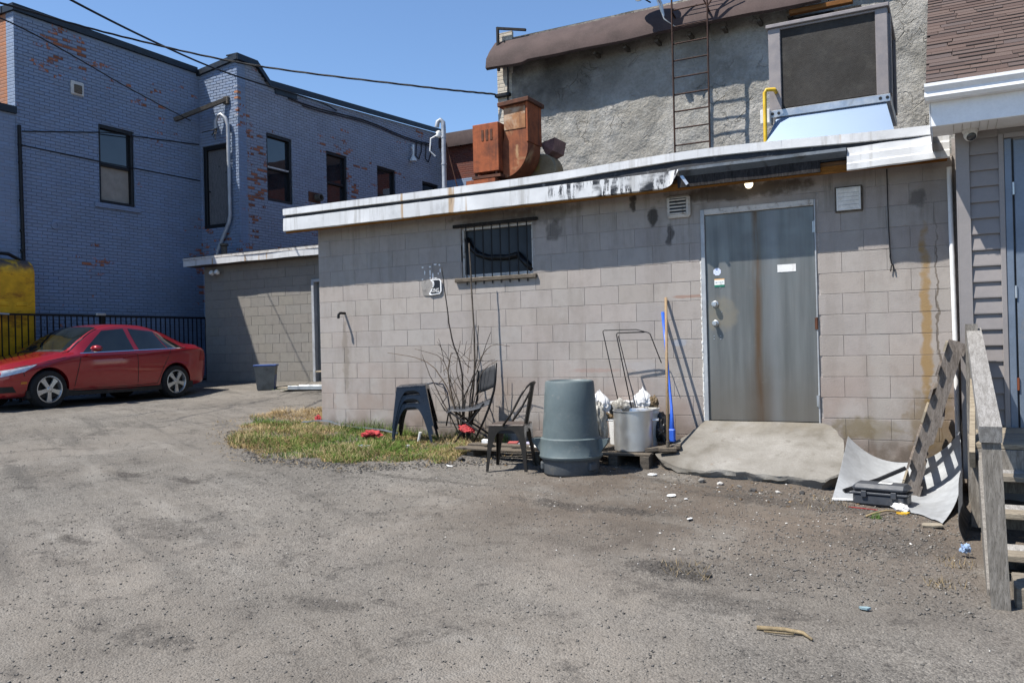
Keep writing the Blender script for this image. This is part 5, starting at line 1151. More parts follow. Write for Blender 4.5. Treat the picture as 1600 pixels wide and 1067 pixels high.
# ================================================================== PALLETS ON THE GROUND, POT, BUCKETS, BAGS, CANS
gp2 = thing('ground_pallet', 'low wooden pallet under the aluminium pot and buckets', 'pallet', (4.5, -.55, -.85))
for i in range(6):
    y = -.92 + i * .15; M().cbox((4.02, y, -.735), (4.84, y + .11, -.712), .003, Matrix.Rotation(R(6), 3, 'Z'), (4.5, -.5, -.72)).build('deck_board', MT['dirty_plank'], gp2)
for x in (4.06, 4.42, 4.74): M().cbox((x, -.93, -.86), (x + .09, -.05, -.736), .004, Matrix.Rotation(R(6), 3, 'Z'), (4.5, -.5, -.72)).build('runner', MT['dirty_plank'], gp2)
pk_ = M(); pk_.cbox((4.75, -.72, -.70), (5.12, -.60, -.655), .006, Matrix.Rotation(R(14), 3, 'Z') @ Matrix.Rotation(R(-6), 3, 'Y')); tag(pk_.build('loose_plank', MT['dirty_plank'], None), 'short dirty plank under the broom head', 'plank')
lp2 = thing('flat_pallet', 'flattened old pallet boards under the brown chair', 'pallet', (3.3, -1.0, -.8))
for i in range(4):
    y = -1.22 + i * .17; M().cbox((2.85, y, -.70 - .015 * (i % 2)), (3.95, y + .13, -.68 - .015 * (i % 2)), .003, Matrix.Rotation(R(4 + 2 * i), 3, 'Z') @ Matrix.Rotation(R(1.2), 3, 'Y'), (3.3, -1, -.7)).build('deck_board', MT['dirty_plank'], lp2)
for x in (2.98, 3.75): M().cbox((x, -1.2, -.84), (x + .08, -.55, -.715), .004).build('runner', MT['dirty_plank'], lp2)
pt = thing('stock_pot', 'large dented aluminium stock pot on the low pallet', 'pot', (4.63, -.64, -.711))
pr = [(0, 0), (.188, 0), (.197, .012), (.199, .40), (.207, .404), (.207, .412), (.197, .412), (.192, .40), (.190, .02), (0, .02)]
M().lathe(pr, 40, (4.63, -.64, -.711)).build('pot_body', MT['aluminium'], pt, smooth=35)
def handle(ang, c, z, r):
    c = Vector(c); d = Vector((math.cos(ang), math.sin(ang), 0)); t = Vector((-d.y, d.x, 0)); p = c + d * r + Vector((0, 0, z))
    return M().tube([p - t * .06, p - t * .06 + d * .055, p + t * .06 + d * .055, p + t * .06], .009, 8)
for a in (R(195), R(15)): handle(a, (4.63, -.64, -.711), .31, .197).build('handle', MT['aluminium'], pt)
def bucket(c, h, r, lab, lid):
    b = thing('plastic_bucket', lab, 'bucket', c, 'white plastic buckets')
    M().lathe([(0, 0), (r * .84, 0), (r * .86, .01), (r * .97, h * .86), (r * 1.04, h * .865), (r * 1.04, h * .90), (r, h * .905), (r, h - .01), (r * 1.05, h - .008), (r * 1.05, h), (r * .97, h), (r * .84, .03), (0, .03)], 32, c).build('bucket_body', MT['white_plastic'], b, smooth=35)
    M().tube([(c[0] + r * 1.05 * math.cos(a), c[1] + r * 1.05 * math.sin(a), c[2] + h * .87 - .08 * math.sin((a - .3) * 1.0)) for a in np.linspace(.3, .3 + math.pi, 16)], .003, 5).build('bail', MT['galv'], b)
    if lid: M().lathe([(r * 1.08, -.02), (r * 1.08, .008), (r * .98, .010), (r * .96, .002), (0, .002)], 32, (c[0], c[1], c[2] + h)).build('lid', MT['white_plastic'], b, smooth=30)
bucket((4.62, -.28, -.71), .40, .165, 'white plastic bucket standing behind the aluminium pot', False)
bucket((4.33, -.17, -.71), .45, .15, 'white bucket farther left, close to wall behind plastic bags', True)
def blob(c, dims, seed, amp=.25, n=2, top=None):
    """crumpled bag or rag: sharp folds from ridged noise"""
    bm = bmesh.new(); bmesh.ops.create_icosphere(bm, subdivisions=4, radius=1); rr = random.Random(seed); off = rr.uniform(0, 60)
    F = lambda a, b, o: float(fbm(np.array([a]), np.array([b]), o)[0])
    for v in bm.verts:
        p = v.co.copy(); k = 1 + amp * 2.2 * F(p.x * 1.7 + off + p.z, p.y * 1.7 + off - p.z * .7, 3)
        k -= amp * 1.5 * abs(F(p.x * 3.1 + p.z * 1.3 + off, p.y * 3.1 - p.z * 2.2, 2)) + amp * .8 * abs(F(p.x * 7 + off, p.z * 7 + p.y * 5, 2))
        q = p * k
        if q.z < -.5: q.z = -.5; q.x *= 1.08; q.y *= 1.08
        if top and q.z > .3: w = max(.12, 1 - (q.z - .3) * (1.6 - top)); q.x *= w; q.y *= w; q.z *= 1.3
        v.co = Vector((q.x * dims[0], q.y * dims[1], q.z * dims[2])) + Vector(c)
    m = M(); m.add([tuple(v.co) for v in bm.verts], [[v.index for v in f.verts] for f in bm.faces]); bm.free(); return m
MT['bag_grey'] = simple('dirty_grey_bag', (.34, .33, .30), .4, var=.3, nscale=7, dirt=(.10, .085, .06), dirt_amt=.5, dscale=9, bump=.4, bscale=35); MT['bag_white'] = simple('white_plastic_bag', (.68, .68, .68), .35, var=.12, nscale=8, bump=.4, bscale=30); MT['bag_brown'] = simple('brown_bag', (.17, .115, .055), .6, var=.35, nscale=8, bump=.5, bscale=40); MT['bag_black'] = simple('black_bag', (.02, .02, .022), .3, var=.2, bump=.5, bscale=30)
for c, d, sd__, mt, lab, tp in (((4.27, -.76, -.50), (.12, .13, .30), 3, 'bag_grey', 'tall dirty grey rubbish bag between can and pot', None), ((4.25, -.60, -.26), (.11, .10, .13), 5, 'bag_white', 'peaked white plastic bag on top of grey bag', .35), ((4.42, -.46, -.32), (.13, .10, .12), 8, 'bag_grey', 'crumpled grey bag in front of the left bucket', None),
        ((4.61, -.27, -.235), (.09, .08, .11), 12, 'bag_white', 'clear crumpled plastic bag on the bucket behind pot', .5), ((4.72, -.25, -.26), (.06, .06, .085), 15, 'bag_brown', 'brown crumpled paper lump on the rear bucket', None), ((4.27, -.62, -.38), (.13, .10, .05), 19, 'bag_brown', 'brown scrap pressed between the white and grey bags', None),
        ((4.83, -.26, -.55), (.11, .10, .22), 22, 'bag_black', 'dark rubbish bag right of bucket by the blue handle', None), ((3.93, -.82, -.52), (.16, .10, .15), 27, 'bag_white', 'white plastic bag behind the brown chair and can', None)):
    tag(blob(c, d, sd__, .5, 3, tp).build('rubbish_bag', MT[mt], None, smooth=25), lab, 'bag', 'rubbish bags along the wall')

tc = thing('upturned_trash_can', 'blue-grey plastic trash can turned upside down on dark bin', 'trash can', (4.25, -1.36, -.72))
zb = gz(4.25, -1.36)
M().lathe([(.298, .150), (.304, .158), (.306, .172), (.300, .180), (.292, .30), (.292, .335), (.285, .342), (.272, .346), (.252, .62), (.236, .865), (.228, .880), (.205, .886), (.195, .872), (.08, .868), (0, .870)], 48, (4.25, -1.36, zb)).build('can_body', MT['grey_can'], tc, smooth=35)
for a in (R(10), R(190)):
    d = Vector((math.cos(a), math.sin(a), 0)); t = Vector((-d.y, d.x, 0)); c = Vector((4.25, -1.36, zb)); vs = []
    for w in (-.065, .065):
        for r_, z in ((.285, .33), (.375, .33), (.365, .29), (.285, .19)): vs.append(tuple(c + d * r_ + t * w + Vector((0, 0, z))))
    M().add(vs, [(0, 1, 2, 3), (7, 6, 5, 4), (0, 4, 5, 1), (1, 5, 6, 2), (2, 6, 7, 3), (3, 7, 4, 0)]).build('handle', MT['grey_can'], tc)
ub = thing('bin_base', 'dark grey plastic bin base under the upturned trash can', 'bin', (4.25, -1.36, -.87))
M().lathe([(.245, -.01), (.262, .0), (.268, .012), (.272, .13), (.285, .135), (.285, .152), (0, .152)], 44, (4.25, -1.36, zb)).build('bin_wall', MT['dark_can'], ub, smooth=35)
for a in (R(-20), R(-150)):
    d = Vector((math.cos(a), math.sin(a), 0)); M().cbox(Vector((4.25, -1.36, zb + .07)) + d * .275 - Vector((.05, .02, .03)), Vector((4.25, -1.36, zb + .07)) + d * .275 + Vector((.05, .02, .045)), .012, Matrix.Rotation(a - R(-90), 3, 'Z')).build('hand_grip', MT['dark_can'], ub)

# ================================================================== CHAIRS
def arch_panel(p0, p1, q0, q1, legw, rise, th=.004, n=12):
    """sheet-metal side of a cafe stool: two legs joined by an arch. p: leg feet (outer), q: seat corners"""
    p0, p1, q0, q1 = [Vector(v) for v in (p0, p1, q0, q1)]; out, inn = [], []
    for i in range(n + 1):
        t = i / n; out.append(p0.lerp(q0, t))
    for i in range(1, n + 1): out.append(q0.lerp(q1, i / n))
    for i in range(1, n + 1): out.append(q1.lerp(p1, i / n))
    xdir = (q1 - q0).normalized(); f0 = p0 + xdir * legw * .55; f1 = p1 - xdir * legw * .55
    W = (f1 - f0).length; N_ = len(out)
    for i in range(N_):
        t = i / (N_ - 1); a = math.pi * t; s_ = -math.cos(a); c_ = math.sin(a)
        k = abs(s_) ** .55 * (1 if s_ > 0 else -1); h = min(1, c_ ** .62)
        hh = rise * h; wid = 1 - (1 - ((q1 - q0).length - 2 * legw) / W) * hh
        mid = (p0 + p1).lerp((q0 + q1), hh) * .5; inn.append(mid + xdir * (k * W / 2 * wid))
    g = [[o, o.lerp(i_, .5), i_] for o, i_ in zip(out, inn)]
    return M().sheet(g, th)
def stool(par, mat, seatmat, H=.47, top=.15, foot=.205, seat=True):
    c = [(-1, -1), (1, -1), (1, 1), (-1, 1)]
    for i in range(4):
        a, b = c[i], c[(i + 1) % 4]
        arch_panel((a[0] * foot, a[1] * foot, 0), (b[0] * foot, b[1] * foot, 0), (a[0] * top, a[1] * top, H - .008), (b[0] * top, b[1] * top, H - .008), .05, .90).build('leg_panel', mat, par, smooth=50)
    M().box((-top * .96, -top * .96, H - .085), (top * .96, top * .96, H - .024)).build('gap_shade_box', MT['black_frame'], par)  # dark filler box added so the gap under the seat reads as shaded
    M().cbox((-top - .004, -top - .004, H - .022), (top + .004, top + .004, H), .012).build('seat', seatmat, par, smooth=30)
for i, lab in enumerate(('bottom stool of the navy metal stool stack by the wall', 'middle stool of the navy metal stool stack by the wall', 'topmost stool of the navy metal stool stack by the wall')):
    t = thing('metal_stool', lab, 'stool', (1.83, -.46, gz(1.83, -.46) + .0 + i * .098), 'stacked metal stools', rot=(R(1.5), R(-2.5), R(24 + i * 1.5)))
    stool(t, MT['navy_metal'], MT['navy_metal'], H=.48, top=.17, foot=.245)
    M().cbox((-.05, -.012, .4801), (.05, .012, .4825), .001).build('hand_slot', MT['black_frame'], t)
lw = M(); lw.tube([(1.88, -.42, -.07), (1.98, -.30, -.045), (2.13, -.30, -.06), (2.20, -.32, -.16), (2.24, -.34, -.33), (2.20, -.36, -.55)], .009, 8); lw.tube([(2.0, -.25, -.06), (2.11, -.24, -.11), (2.16, -.28, -.22), (2.10, -.30, -.30), (2.18, -.3, -.40)], .006, 6)
tag(lw.build('bent_tube', MT['navy_metal'], None, smooth=True), 'bent dark tube hooked on the right of the stool stack', 'tube')
ch = thing('cafe_chair', 'brown gunmetal cafe chair facing left beside trash can', 'chair', (3.66, -1.48, gz(3.66, -1.48) + .004), rot=(0, 0, R(194)))
stool(ch, MT['bronze'], MT['bronze_seat'], H=.45, top=.175, foot=.205)
# back: tube loop from mid-seat up over the backrest, plus sheet splat; the chair looks along its +x
M().tube([(.03, -.178, .44), (-.06, -.185, .56), (-.15, -.185, .72), (-.20, -.165, .80), (-.235, -.10, .84), (-.245, 0, .85), (-.235, .10, .84), (-.20, .165, .80), (-.15, .185, .72), (-.06, .185, .56), (.03, .178, .44)], .0105, 10).build('back_frame', MT['bronze'], ch, smooth=True)
g = [[(-.165 - .075 * t - .012 * math.cos(2 * math.pi * (j / 8 - .5)), -.075 + .15 * j / 8, .44 + .405 * t) for j in range(9)] for t in np.linspace(0, 1, 8)]
M().sheet(g, .005).build('splat', MT['bronze'], ch, smooth=50)
# folding sling chair
fc = thing('folding_chair', 'black folding chair with grey mesh back leaning by bare shrub', 'chair', (2.7, -.4, -.75))
Nf = [(3.0, -.55, .193), (2.985, -.55, .0), (2.966, -.55, -.116), (2.90, -.55, -.30), (2.833, -.55, -.442), (2.666, -.55, -.745)]
Ff = [(2.555, -.20, .10), (2.548, -.20, -.1), (2.544, -.20, -.222), (2.50, -.2, -.40), (2.44, -.20, -.58), (2.33, -.2, -.74)]
M().tube(Nf, .014, 8).build('side_post', MT['black_metal'], fc, smooth=True); M().tube(Ff, .014, 8).build('side_post', MT['black_metal'], fc, smooth=True)
g = [[Vector(Nf[0]).lerp(Vector(Nf[2]), t).lerp(Vector(Ff[0]).lerp(Vector(Ff[2]), t), u) + Vector((0, .03 * math.sin(math.pi * u), 0)) for u in np.linspace(.02, .98, 9)] for t in np.linspace(.04, .86, 6)]
M().sheet(g, .004).build('mesh_back', MT['mesh_cloth'], fc, smooth=True)
g = []
for t in np.linspace(0, 1, 10):
    x = 2.93 - .62 * t; z = -.25 - .10 * t - .05 * math.sin(math.pi * t) - (.03 if t > .9 else 0); g.append([(x - .20 * u, -.52 + .34 * u, z + .03 * u) for u in np.linspace(0, 1, 6)])
M().sheet(g, .006).build('seat', MT['black_plastic'], fc, smooth=True)
for a, b in (((2.34, -.5, -.37), (2.93, -.5, -.70)), ((2.18, -.2, -.37), (2.75, -.2, -.68)), ((2.93, -.5, -.70), (2.75, -.2, -.68)), ((2.67, -.55, -.735), (2.34, -.2, -.73)), ((2.80, -.5, -.27), (2.40, -.5, -.72)), ((2.62, -.2, -.27), (2.22, -.2, -.70))): M().tube([a, b], .012, 8).build('leg', MT['black_metal'], fc)
# ================================================================== FENCE
fn = thing('metal_fence', 'black metal picket fence behind the red car', 'fence', (-8.0, 2, -.5))
FX = -8.0
for z in (1.185, -.25): M().cbox((FX - .02, -3.5, z - .02), (FX + .02, 5.6, z + .02), .003).build('rail', MT['black_metal'], fn)
pm = M().box((FX - .009, -.009, -.42), (FX + .009, .009, 1.17)).build('picket', MT['black_metal'], fn); pm.location.y += 5.5
for i in range(1, 72):
    o = pm.copy(); col.objects.link(o); o.location.y = pm.location.y - i * .125
for y in (5.55, 2.55, .32, -2.6): 
    M().cbox((FX - .04, y - .04, -.7), (FX + .04, y + .04, 1.24), .006).build('post', MT['black_metal'], fn)
M().lathe([(.05, 0), (.06, .02), (.05, .07), (0, .075)], 14, (FX + .04, .36, 1.20), Matrix.Rotation(R(90), 3, 'Y')).build('hinge_cap', MT['galv'], fn); M().tube([(FX + .06, .36, 1.19), (FX + .06, .60, 1.18)], .018, 8).build('bolt', MT['galv'], fn)
M().cbox((FX - .01, 2.4, 1.19), (FX + .05, 2.62, 1.245), .008).build('latch', MT['galv'], fn)

# ================================================================== RED CAR (nose towards -y)
CX, CY, CZ = -6.82, -.87, -.497
car = thing('red_sedan', 'dark red four-door sedan parked along the fence', 'car', (CX, CY + 2.2, CZ))
TAB = np.array([  # l, bottom, belt, top, half width, half width of roof/hood edge
    (0.00, .30, .52, .60, .50, .34), (.06, .24, .58, .66, .66, .46), (.20, .21, .64, .735, .79, .58), (.45, .20, .70, .80, .850, .66), (.90, .19, .80, .885, .880, .71), (1.22, .19, .87, .945, .892, .74),
    (1.34, .19, .89, .985, .896, .735), (1.60, .19, .905, 1.17, .904, .69), (2.05, .19, .92, 1.405, .912, .605), (2.45, .19, .93, 1.46, .914, .585), (2.95, .19, .945, 1.445, .908, .575), (3.40, .19, .96, 1.345, .898, .575),
    (3.80, .20, .975, 1.175, .88, .60), (4.02, .22, .98, 1.085, .865, .64), (4.22, .25, .97, 1.06, .83, .66), (4.33, .30, .93, 1.02, .775, .60), (4.39, .36, .85, .94, .70, .50)])
def hermite(x, xp, fp):
    i = int(np.clip(np.searchsorted(xp, x) - 1, 0, len(xp) - 2)); h = xp[i + 1] - xp[i]; t = (x - xp[i]) / h
    d = np.diff(fp) / np.diff(xp)
    def sl(k):
        if k == 0: return d[0]
        if k == len(xp) - 1: return d[-1]
        return 0 if d[k - 1] * d[k] <= 0 else 2 * d[k - 1] * d[k] / (d[k - 1] + d[k])
    return (2 * t ** 3 - 3 * t ** 2 + 1) * fp[i] + (t ** 3 - 2 * t ** 2 + t) * h * sl(i) + (-2 * t ** 3 + 3 * t ** 2) * fp[i + 1] + (t ** 3 - t ** 2) * h * sl(i + 1)
def section(l):
    b, be, tp, w, wt = [hermite(l, TAB[:, 0], TAB[:, k]) for k in range(1, 6)]
    e = tp - min(.075, (tp - be) * .55)
    m = b + (be - b) * .52
    return [(w * .80, b), (w * .91, b + .03), (w * .955, b + (m - b) * .40), (w * .985, m), (w * 1.0, m + (be - m) * .62), (w * .982, be - .03), (w * .955, be),
            (w * .955 + (wt - w * .955) * .36, be + (e - be) * .33), (w * .955 + (wt - w * .955) * .70, be + (e - be) * .67), (wt, e), (wt * .93, e + (tp - e) * .52), (wt * .78, e + (tp - e) * .82), (wt * .40, tp - .004), (0, tp)]
def side(l, z, off=0.0):
    s_ = section(l)[:10]; zs_ = [q[1] for q in s_]; xs_ = [q[0] for q in s_]
    return float(np.interp(z, zs_, xs_)) + off
def cpt(x, l, z): return (CX + x, CY + l, CZ + z)
ls = np.unique(np.concatenate([TAB[:, 0], np.linspace(0, 4.39, 64)]))
g = []
for l in ls:
    s_ = section(l); full = [(x, z) for x, z in s_] + [(-x, z) for x, z in s_[-2::-1]]; g.append([cpt(x, l, z) for x, z in full] + [cpt(s_[0][0], l, s_[0][1])])
bm_ = M().sheet(g); k = len(g[0]); bm_.f.append(tuple(range(k - 1))); bm_.f.append(tuple((len(g) - 1) * k + i for i in range(k - 1)))
MT['car_paint'] = None
def m_carpaint():
    s = S('red_car_paint'); f = s.noise(900, 1)
    c = s.mix(s.mr(f, .4, .6), (.26, .004, .010), (.33, .006, .014)); c = s.mix(s.mul(s.mr(s.xyz(s.pos())[2], -.05, -.3), s.mr(s.noise(4, 4), .35, .6), .35), c, (.12, .06, .05))
    return s.out(c, .32, .35, None, .5, Coat_Weight=1.0, Coat_Roughness=.07)
MT['car_paint'] = m_carpaint(); MT['tyre'] = simple('tyre_rubber', (.018, .018, .019), .8, var=.15, dirt=(.07, .06, .055), dirt_amt=.3); MT['alloy'] = simple('alloy_rim', (.55, .56, .57), .3, .8, var=.05, bump=0); MT['chrome'] = simple('chrome', (.75, .76, .78), .12, 1.0, var=.02, bump=0)
body = bm_.build('body', MT['car_paint'], car, smooth=True)
bmx = bmesh.new(); bmx.from_mesh(body.data); bmesh.ops.remove_doubles(bmx, verts=bmx.verts, dist=1e-5); bmesh.ops.recalc_face_normals(bmx, faces=bmx.faces); bmx.to_mesh(body.data); bmx.free()
# wheel arches and lower cut with a boolean, then thrown away
FWL, RWL, WR = .93, 3.53, .322
cut = M()
for l in (FWL, RWL): cut.lathe([(0, -1.2), (.365, -1.2), (.365, 1.2), (0, 1.2)], 40, cpt(0, l, WR + .01), Matrix.Rotation(R(90), 3, 'Y'))
cuto = cut.build('cutter', MT['black_frame'], None)
bc = bpy.data.objects.new('tmp', body.data.copy()); col.objects.link(bc); bc.location = BASE[car]
md = bc.modifiers.new('b', 'BOOLEAN'); md.operation = 'DIFFERENCE'; md.object = cuto; md.solver = 'EXACT'
bpy.context.view_layer.update(); dg = bpy.context.evaluated_depsgraph_get()
nm_ = bpy.data.meshes.new_from_object(bc.evaluated_get(dg)); bpy.data.objects.remove(bc); bpy.data.objects.remove(cuto)
nm_.materials.clear(); nm_.materials.append(MT['car_paint']); nm_.shade_smooth(); nm_.set_sharp_from_angle(angle=R(40)); body.data = nm_
def patch(c00, c10, c11, c01, off=.004, sg=1, n=10, m=6):
    """curved panel lying on the car side; corners are (l, z)"""
    g = []
    for i in range(n + 1):
        u = i / n; row = []
        for j in range(m + 1):
            v = j / m; l = (c00[0] * (1 - u) + c10[0] * u) * (1 - v) + (c01[0] * (1 - u) + c11[0] * u) * v; z = (c00[1] * (1 - u) + c10[1] * u) * (1 - v) + (c01[1] * (1 - u) + c11[1] * u) * v
            row.append(cpt(sg * side(l, z, off), l, z))
        g.append(row)
    return M().sheet(g)
for sg in (1, -1):
    patch((1.58, .935), (2.60, .955), (2.56, 1.365), (2.10, 1.325), sg=sg).build('side_window', MT['car_glass'], car, smooth=True)
    patch((2.70, .958), (3.34, .985), (3.22, 1.31), (2.66, 1.365), sg=sg).build('side_window', MT['car_glass'], car, smooth=True)
    patch((3.36, .987), (3.74, 1.0), (3.60, 1.10), (3.25, 1.295), sg=sg, n=6).build('quarter_window', MT['car_glass'], car, smooth=True)
    patch((1.52, .915), (3.80, .978), (3.80, .992), (1.52, .930), .006, sg, 30, 2).build('chrome_strip', MT['chrome'], car)
    for (a, b) in (((1.50, .90), (1.38, .30)), ((2.63, .945), (2.66, .30)), ((3.42, .97), (3.22, .62)), ((3.22, .62), (3.10, .32)), ((1.38, .30), (2.66, .30)), ((2.66, .30), (3.10, .32)), ((1.24, .86), (.40, .70)), ((.47, .70), (.52, .56))):      # door shuts
        g = []
        for t in np.linspace(0, 1, 10):
            if abs(a[1] - b[1]) < .2 and a[0] != b[0] and abs(a[0] - b[0]) > .3:
                l, z = a[0] + (b[0] - a[0]) * t, a[1] + (b[1] - a[1]) * t; g.append([cpt(sg * side(l, z - .005, .0022), l, z - .005), cpt(sg * side(l, z + .005, .0022), l, z + .005)]); continue
            l, z = a[0] + (b[0] - a[0]) * t, a[1] + (b[1] - a[1]) * t; g.append([cpt(sg * side(l - .006, z, .0022), l - .006, z), cpt(sg * side(l + .006, z, .0022), l + .006, z)])
        M().sheet(g).build('door_seam', MT['black_frame'], car)
    patch((2.33, .80), (2.52, .805), (2.52, .835), (2.33, .83), .012, sg, 8, 3).build('door_handle', MT['car_paint'], car, smooth=True); patch((3.20, .82), (3.38, .825), (3.38, .855), (3.20, .85), .012, sg, 8, 3).build('door_handle', MT['car_paint'], car, smooth=True)
    patch((1.30, .255), (3.15, .255), (3.15, .275), (1.30, .275), .006, sg, 24, 2).build('sill_trim', MT['black_frame'], car)
    mp = M(); mp.lathe([(0, -.10), (.05, -.09), (.075, -.04), (.078, .02), (.06, .08), (0, .10)], 16, cpt(sg * 1.0, 1.72, 1.0), Matrix.Rotation(R(90), 3, 'Y') @ Matrix.Diagonal((.75, 1.0, 1.1))); mr_ = mp.build('mirror', MT['car_paint'], car, smooth=True)
    M().cbox(cpt(sg * .88 if sg > 0 else -.98, 1.69, .935), cpt(sg * .98 if sg > 0 else -.88, 1.75, .962), .004).build('mirror_foot', MT['chrome'], mr_)
    patch((.16, .56), (.52, .635), (.74, .755), (.20, .66), .006, sg, 12, 6).build('headlight', simple('headlight_lens%d' % sg, (.50, .53, .56), .12, .5, var=.2, nscale=18, bump=0), car, smooth=True)
    patch((.46, .43), (.56, .435), (.56, .475), (.46, .47), .004, sg, 4, 3).build('side_marker', simple('amber%d' % sg, (.65, .22, .03), .3, bump=0), car)
    patch((4.12, .72), (4.30, .72), (4.31, .90), (4.16, .93), .005, sg, 6, 6).build('tail_light', simple('tail_lens%d' % sg, (.35, .008, .012), .15, bump=0), car, smooth=True)
    patch((.10, .30), (.40, .30), (.34, .40), (.09, .40), .004, sg, 8, 4).build('lower_intake', MT['black_frame'], car)
def top_patch(l0, l1, wf0, wf1, off, n=14, m=14):
    g = []
    for i in range(n + 1):
        l = l0 + (l1 - l0) * i / n; s_ = section(l); pts = s_[9:]; xs_ = [p[0] for p in pts][::-1]; zs_ = [p[1] for p in pts][::-1]; wf = wf0 + (wf1 - wf0) * i / n
        row = []
        for j in range(m + 1):
            x = (-1 + 2 * j / m) * s_[9][0] * wf; row.append(cpt(x, l - off * .6, float(np.interp(abs(x), xs_, zs_)) + off))
        g.append(row)
    return M().sheet(g)
top_patch(1.36, 2.04, .99, .96, .006).build('windshield', MT['car_glass'], car, smooth=True); top_patch(3.20, 3.98, .93, .95, .006).build('rear_window', MT['car_glass'], car, smooth=True)
top_patch(1.28, 1.36, .97, .97, .004, 3).build('cowl', MT['black_frame'], car)
M().tube([cpt(0, 3.1, 1.43), cpt(0, 3.36, 1.60)], .006, 6).build('antenna', MT['black_metal'], car)
g = [[cpt(x, -.006 + .10 * (abs(x) / .5) ** 2 * .6, z) for z in np.linspace(.36, .56, 4)] for x in np.linspace(-.42, .42, 9)]; M().sheet(g).build('grille', MT['black_frame'], car)
M().box(cpt(-.84, .55, .19), cpt(.84, 3.95, .32)).build('underbody', MT['black_frame'], car)
wh = None
for l in (FWL, RWL):
    for sg in (1, -1):
        c = cpt(sg * .775, l, WR + .002); rot = Matrix.Rotation(R(90) * sg, 3, 'Y')
        t = M().lathe([(.215, -.09), (.27, -.105), (.305, -.10), (.320, -.075), (.322, 0), (.320, .075), (.305, .10), (.27, .108), (.222, .10), (.215, .08)], 40, c, rot, cap=False).build('wheel', MT['tyre'], car, smooth=40)
        M().lathe([(.222, .095), (.226, .104), (.212, .106), (.200, .085), (.195, -.06), (.205, -.06), (.215, .07)], 40, c, rot, cap=False).build('rim', MT['alloy'], t, smooth=40)
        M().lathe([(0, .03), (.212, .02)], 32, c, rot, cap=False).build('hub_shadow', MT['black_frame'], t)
        sp = M()
        for q in range(5):
            a = 2 * math.pi * q / 5 + .3 + l; d = Vector((math.cos(a), math.sin(a), 0)); tt = Vector((-d.y, d.x, 0)); vs = []
            for r_, w, z in ((.03, .030, .095), (.12, .032, .092), (.20, .046, .088)):
                for e_ in (-1, 1): vs.append(tuple(Vector(c) + rot @ (d * r_ + tt * w * e_ + Vector((0, 0, z))))); vs.append(tuple(Vector(c) + rot @ (d * r_ + tt * w * e_ + Vector((0, 0, z - .035)))))
            sp.add(vs, [(0, 2, 6, 4), (4, 6, 10, 8), (1, 5, 7, 3), (5, 9, 11, 7), (0, 4, 5, 1), (4, 8, 9, 5), (2, 3, 7, 6), (6, 7, 11, 10)])
        sp.lathe([(.045, .07), (.045, .098), (.03, .104), (0, .105)], 20, c, rot); sp.build('spokes', MT['alloy'], t)

# ================================================================== RECYCLING BIN, PLYWOOD, LADDER BY THE ANNEX
rb = thing('recycling_bin', 'dark grey recycling bin with blue rim beside the annex wall', 'bin', (-4.75, 3.85, gz(-4.75, 3.85)), rot=(0, 0, R(38)))
def tap(w0, d0, w1, d1, z0, z1, th=.0): return M().add([(-w0, -d0, z0), (w0, -d0, z0), (w0, d0, z0), (-w0, d0, z0), (-w1, -d1, z1), (w1, -d1, z1), (w1, d1, z1), (-w1, d1, z1)], [(3, 2, 1, 0), (4, 5, 6, 7), (0, 1, 5, 4), (1, 2, 6, 5), (2, 3, 7, 6), (3, 0, 4, 7)])
tap(.16, .20, .205, .245, 0, .47).build('bin_body', simple('grey_bin', (.20, .21, .20), .6, var=.15, dirt=(.1, .1, .09), dirt_amt=.3), rb); M().cbox((-.225, -.265, .47), (.225, .265, .505), .01).build('rim', simple('blue_bin', (.03, .075, .24), .5), rb); M().cbox((.172, -.19, .0), (.182, .19, .30), .003, Matrix.Rotation(R(5.5), 3, 'Y')).build('blue_side', simple('blue_bin_side', (.03, .075, .24), .5), rb)
pw = M(); pw.cbox((-4.1, 3.5, gz(-3.6, 3.8) + .03), (-2.9, 4.15, gz(-3.6, 3.8) + .055), .004, Matrix.Rotation(R(12), 3, 'Z')); tag(pw.build('plywood_board', MT['pale_ply'], None), 'pale plywood board lying on ground by annex door', 'board')
al = thing('aluminium_ladder', 'aluminium ladder section lying flat beside block building corner', 'ladder', (-2.7, 3.0, -.38))
for k in (0, 1): M().cbox((-3.35, 3.05 + k * .36, -.34), (-1.4, 3.09 + k * .36, -.27), .004, Matrix.Rotation(R(8), 3, 'Z'), (-2.4, 3.2, -.3)).build('rail', MT['galv'], al)
for k in range(6): M().tube([(-3.2 + k * .3, 3.02, -.30), (-3.25 + k * .3, 3.38, -.30)], .014, 8).build('rung', MT['galv'], al)
wb = M(); wb.cbox((-4.0, 4.45, -.08), (-2.5, 4.75, -.05), .004); tag(wb.build('door_step', MT['pale_ply'], None), 'thin pale wooden step at the annex door', 'step')

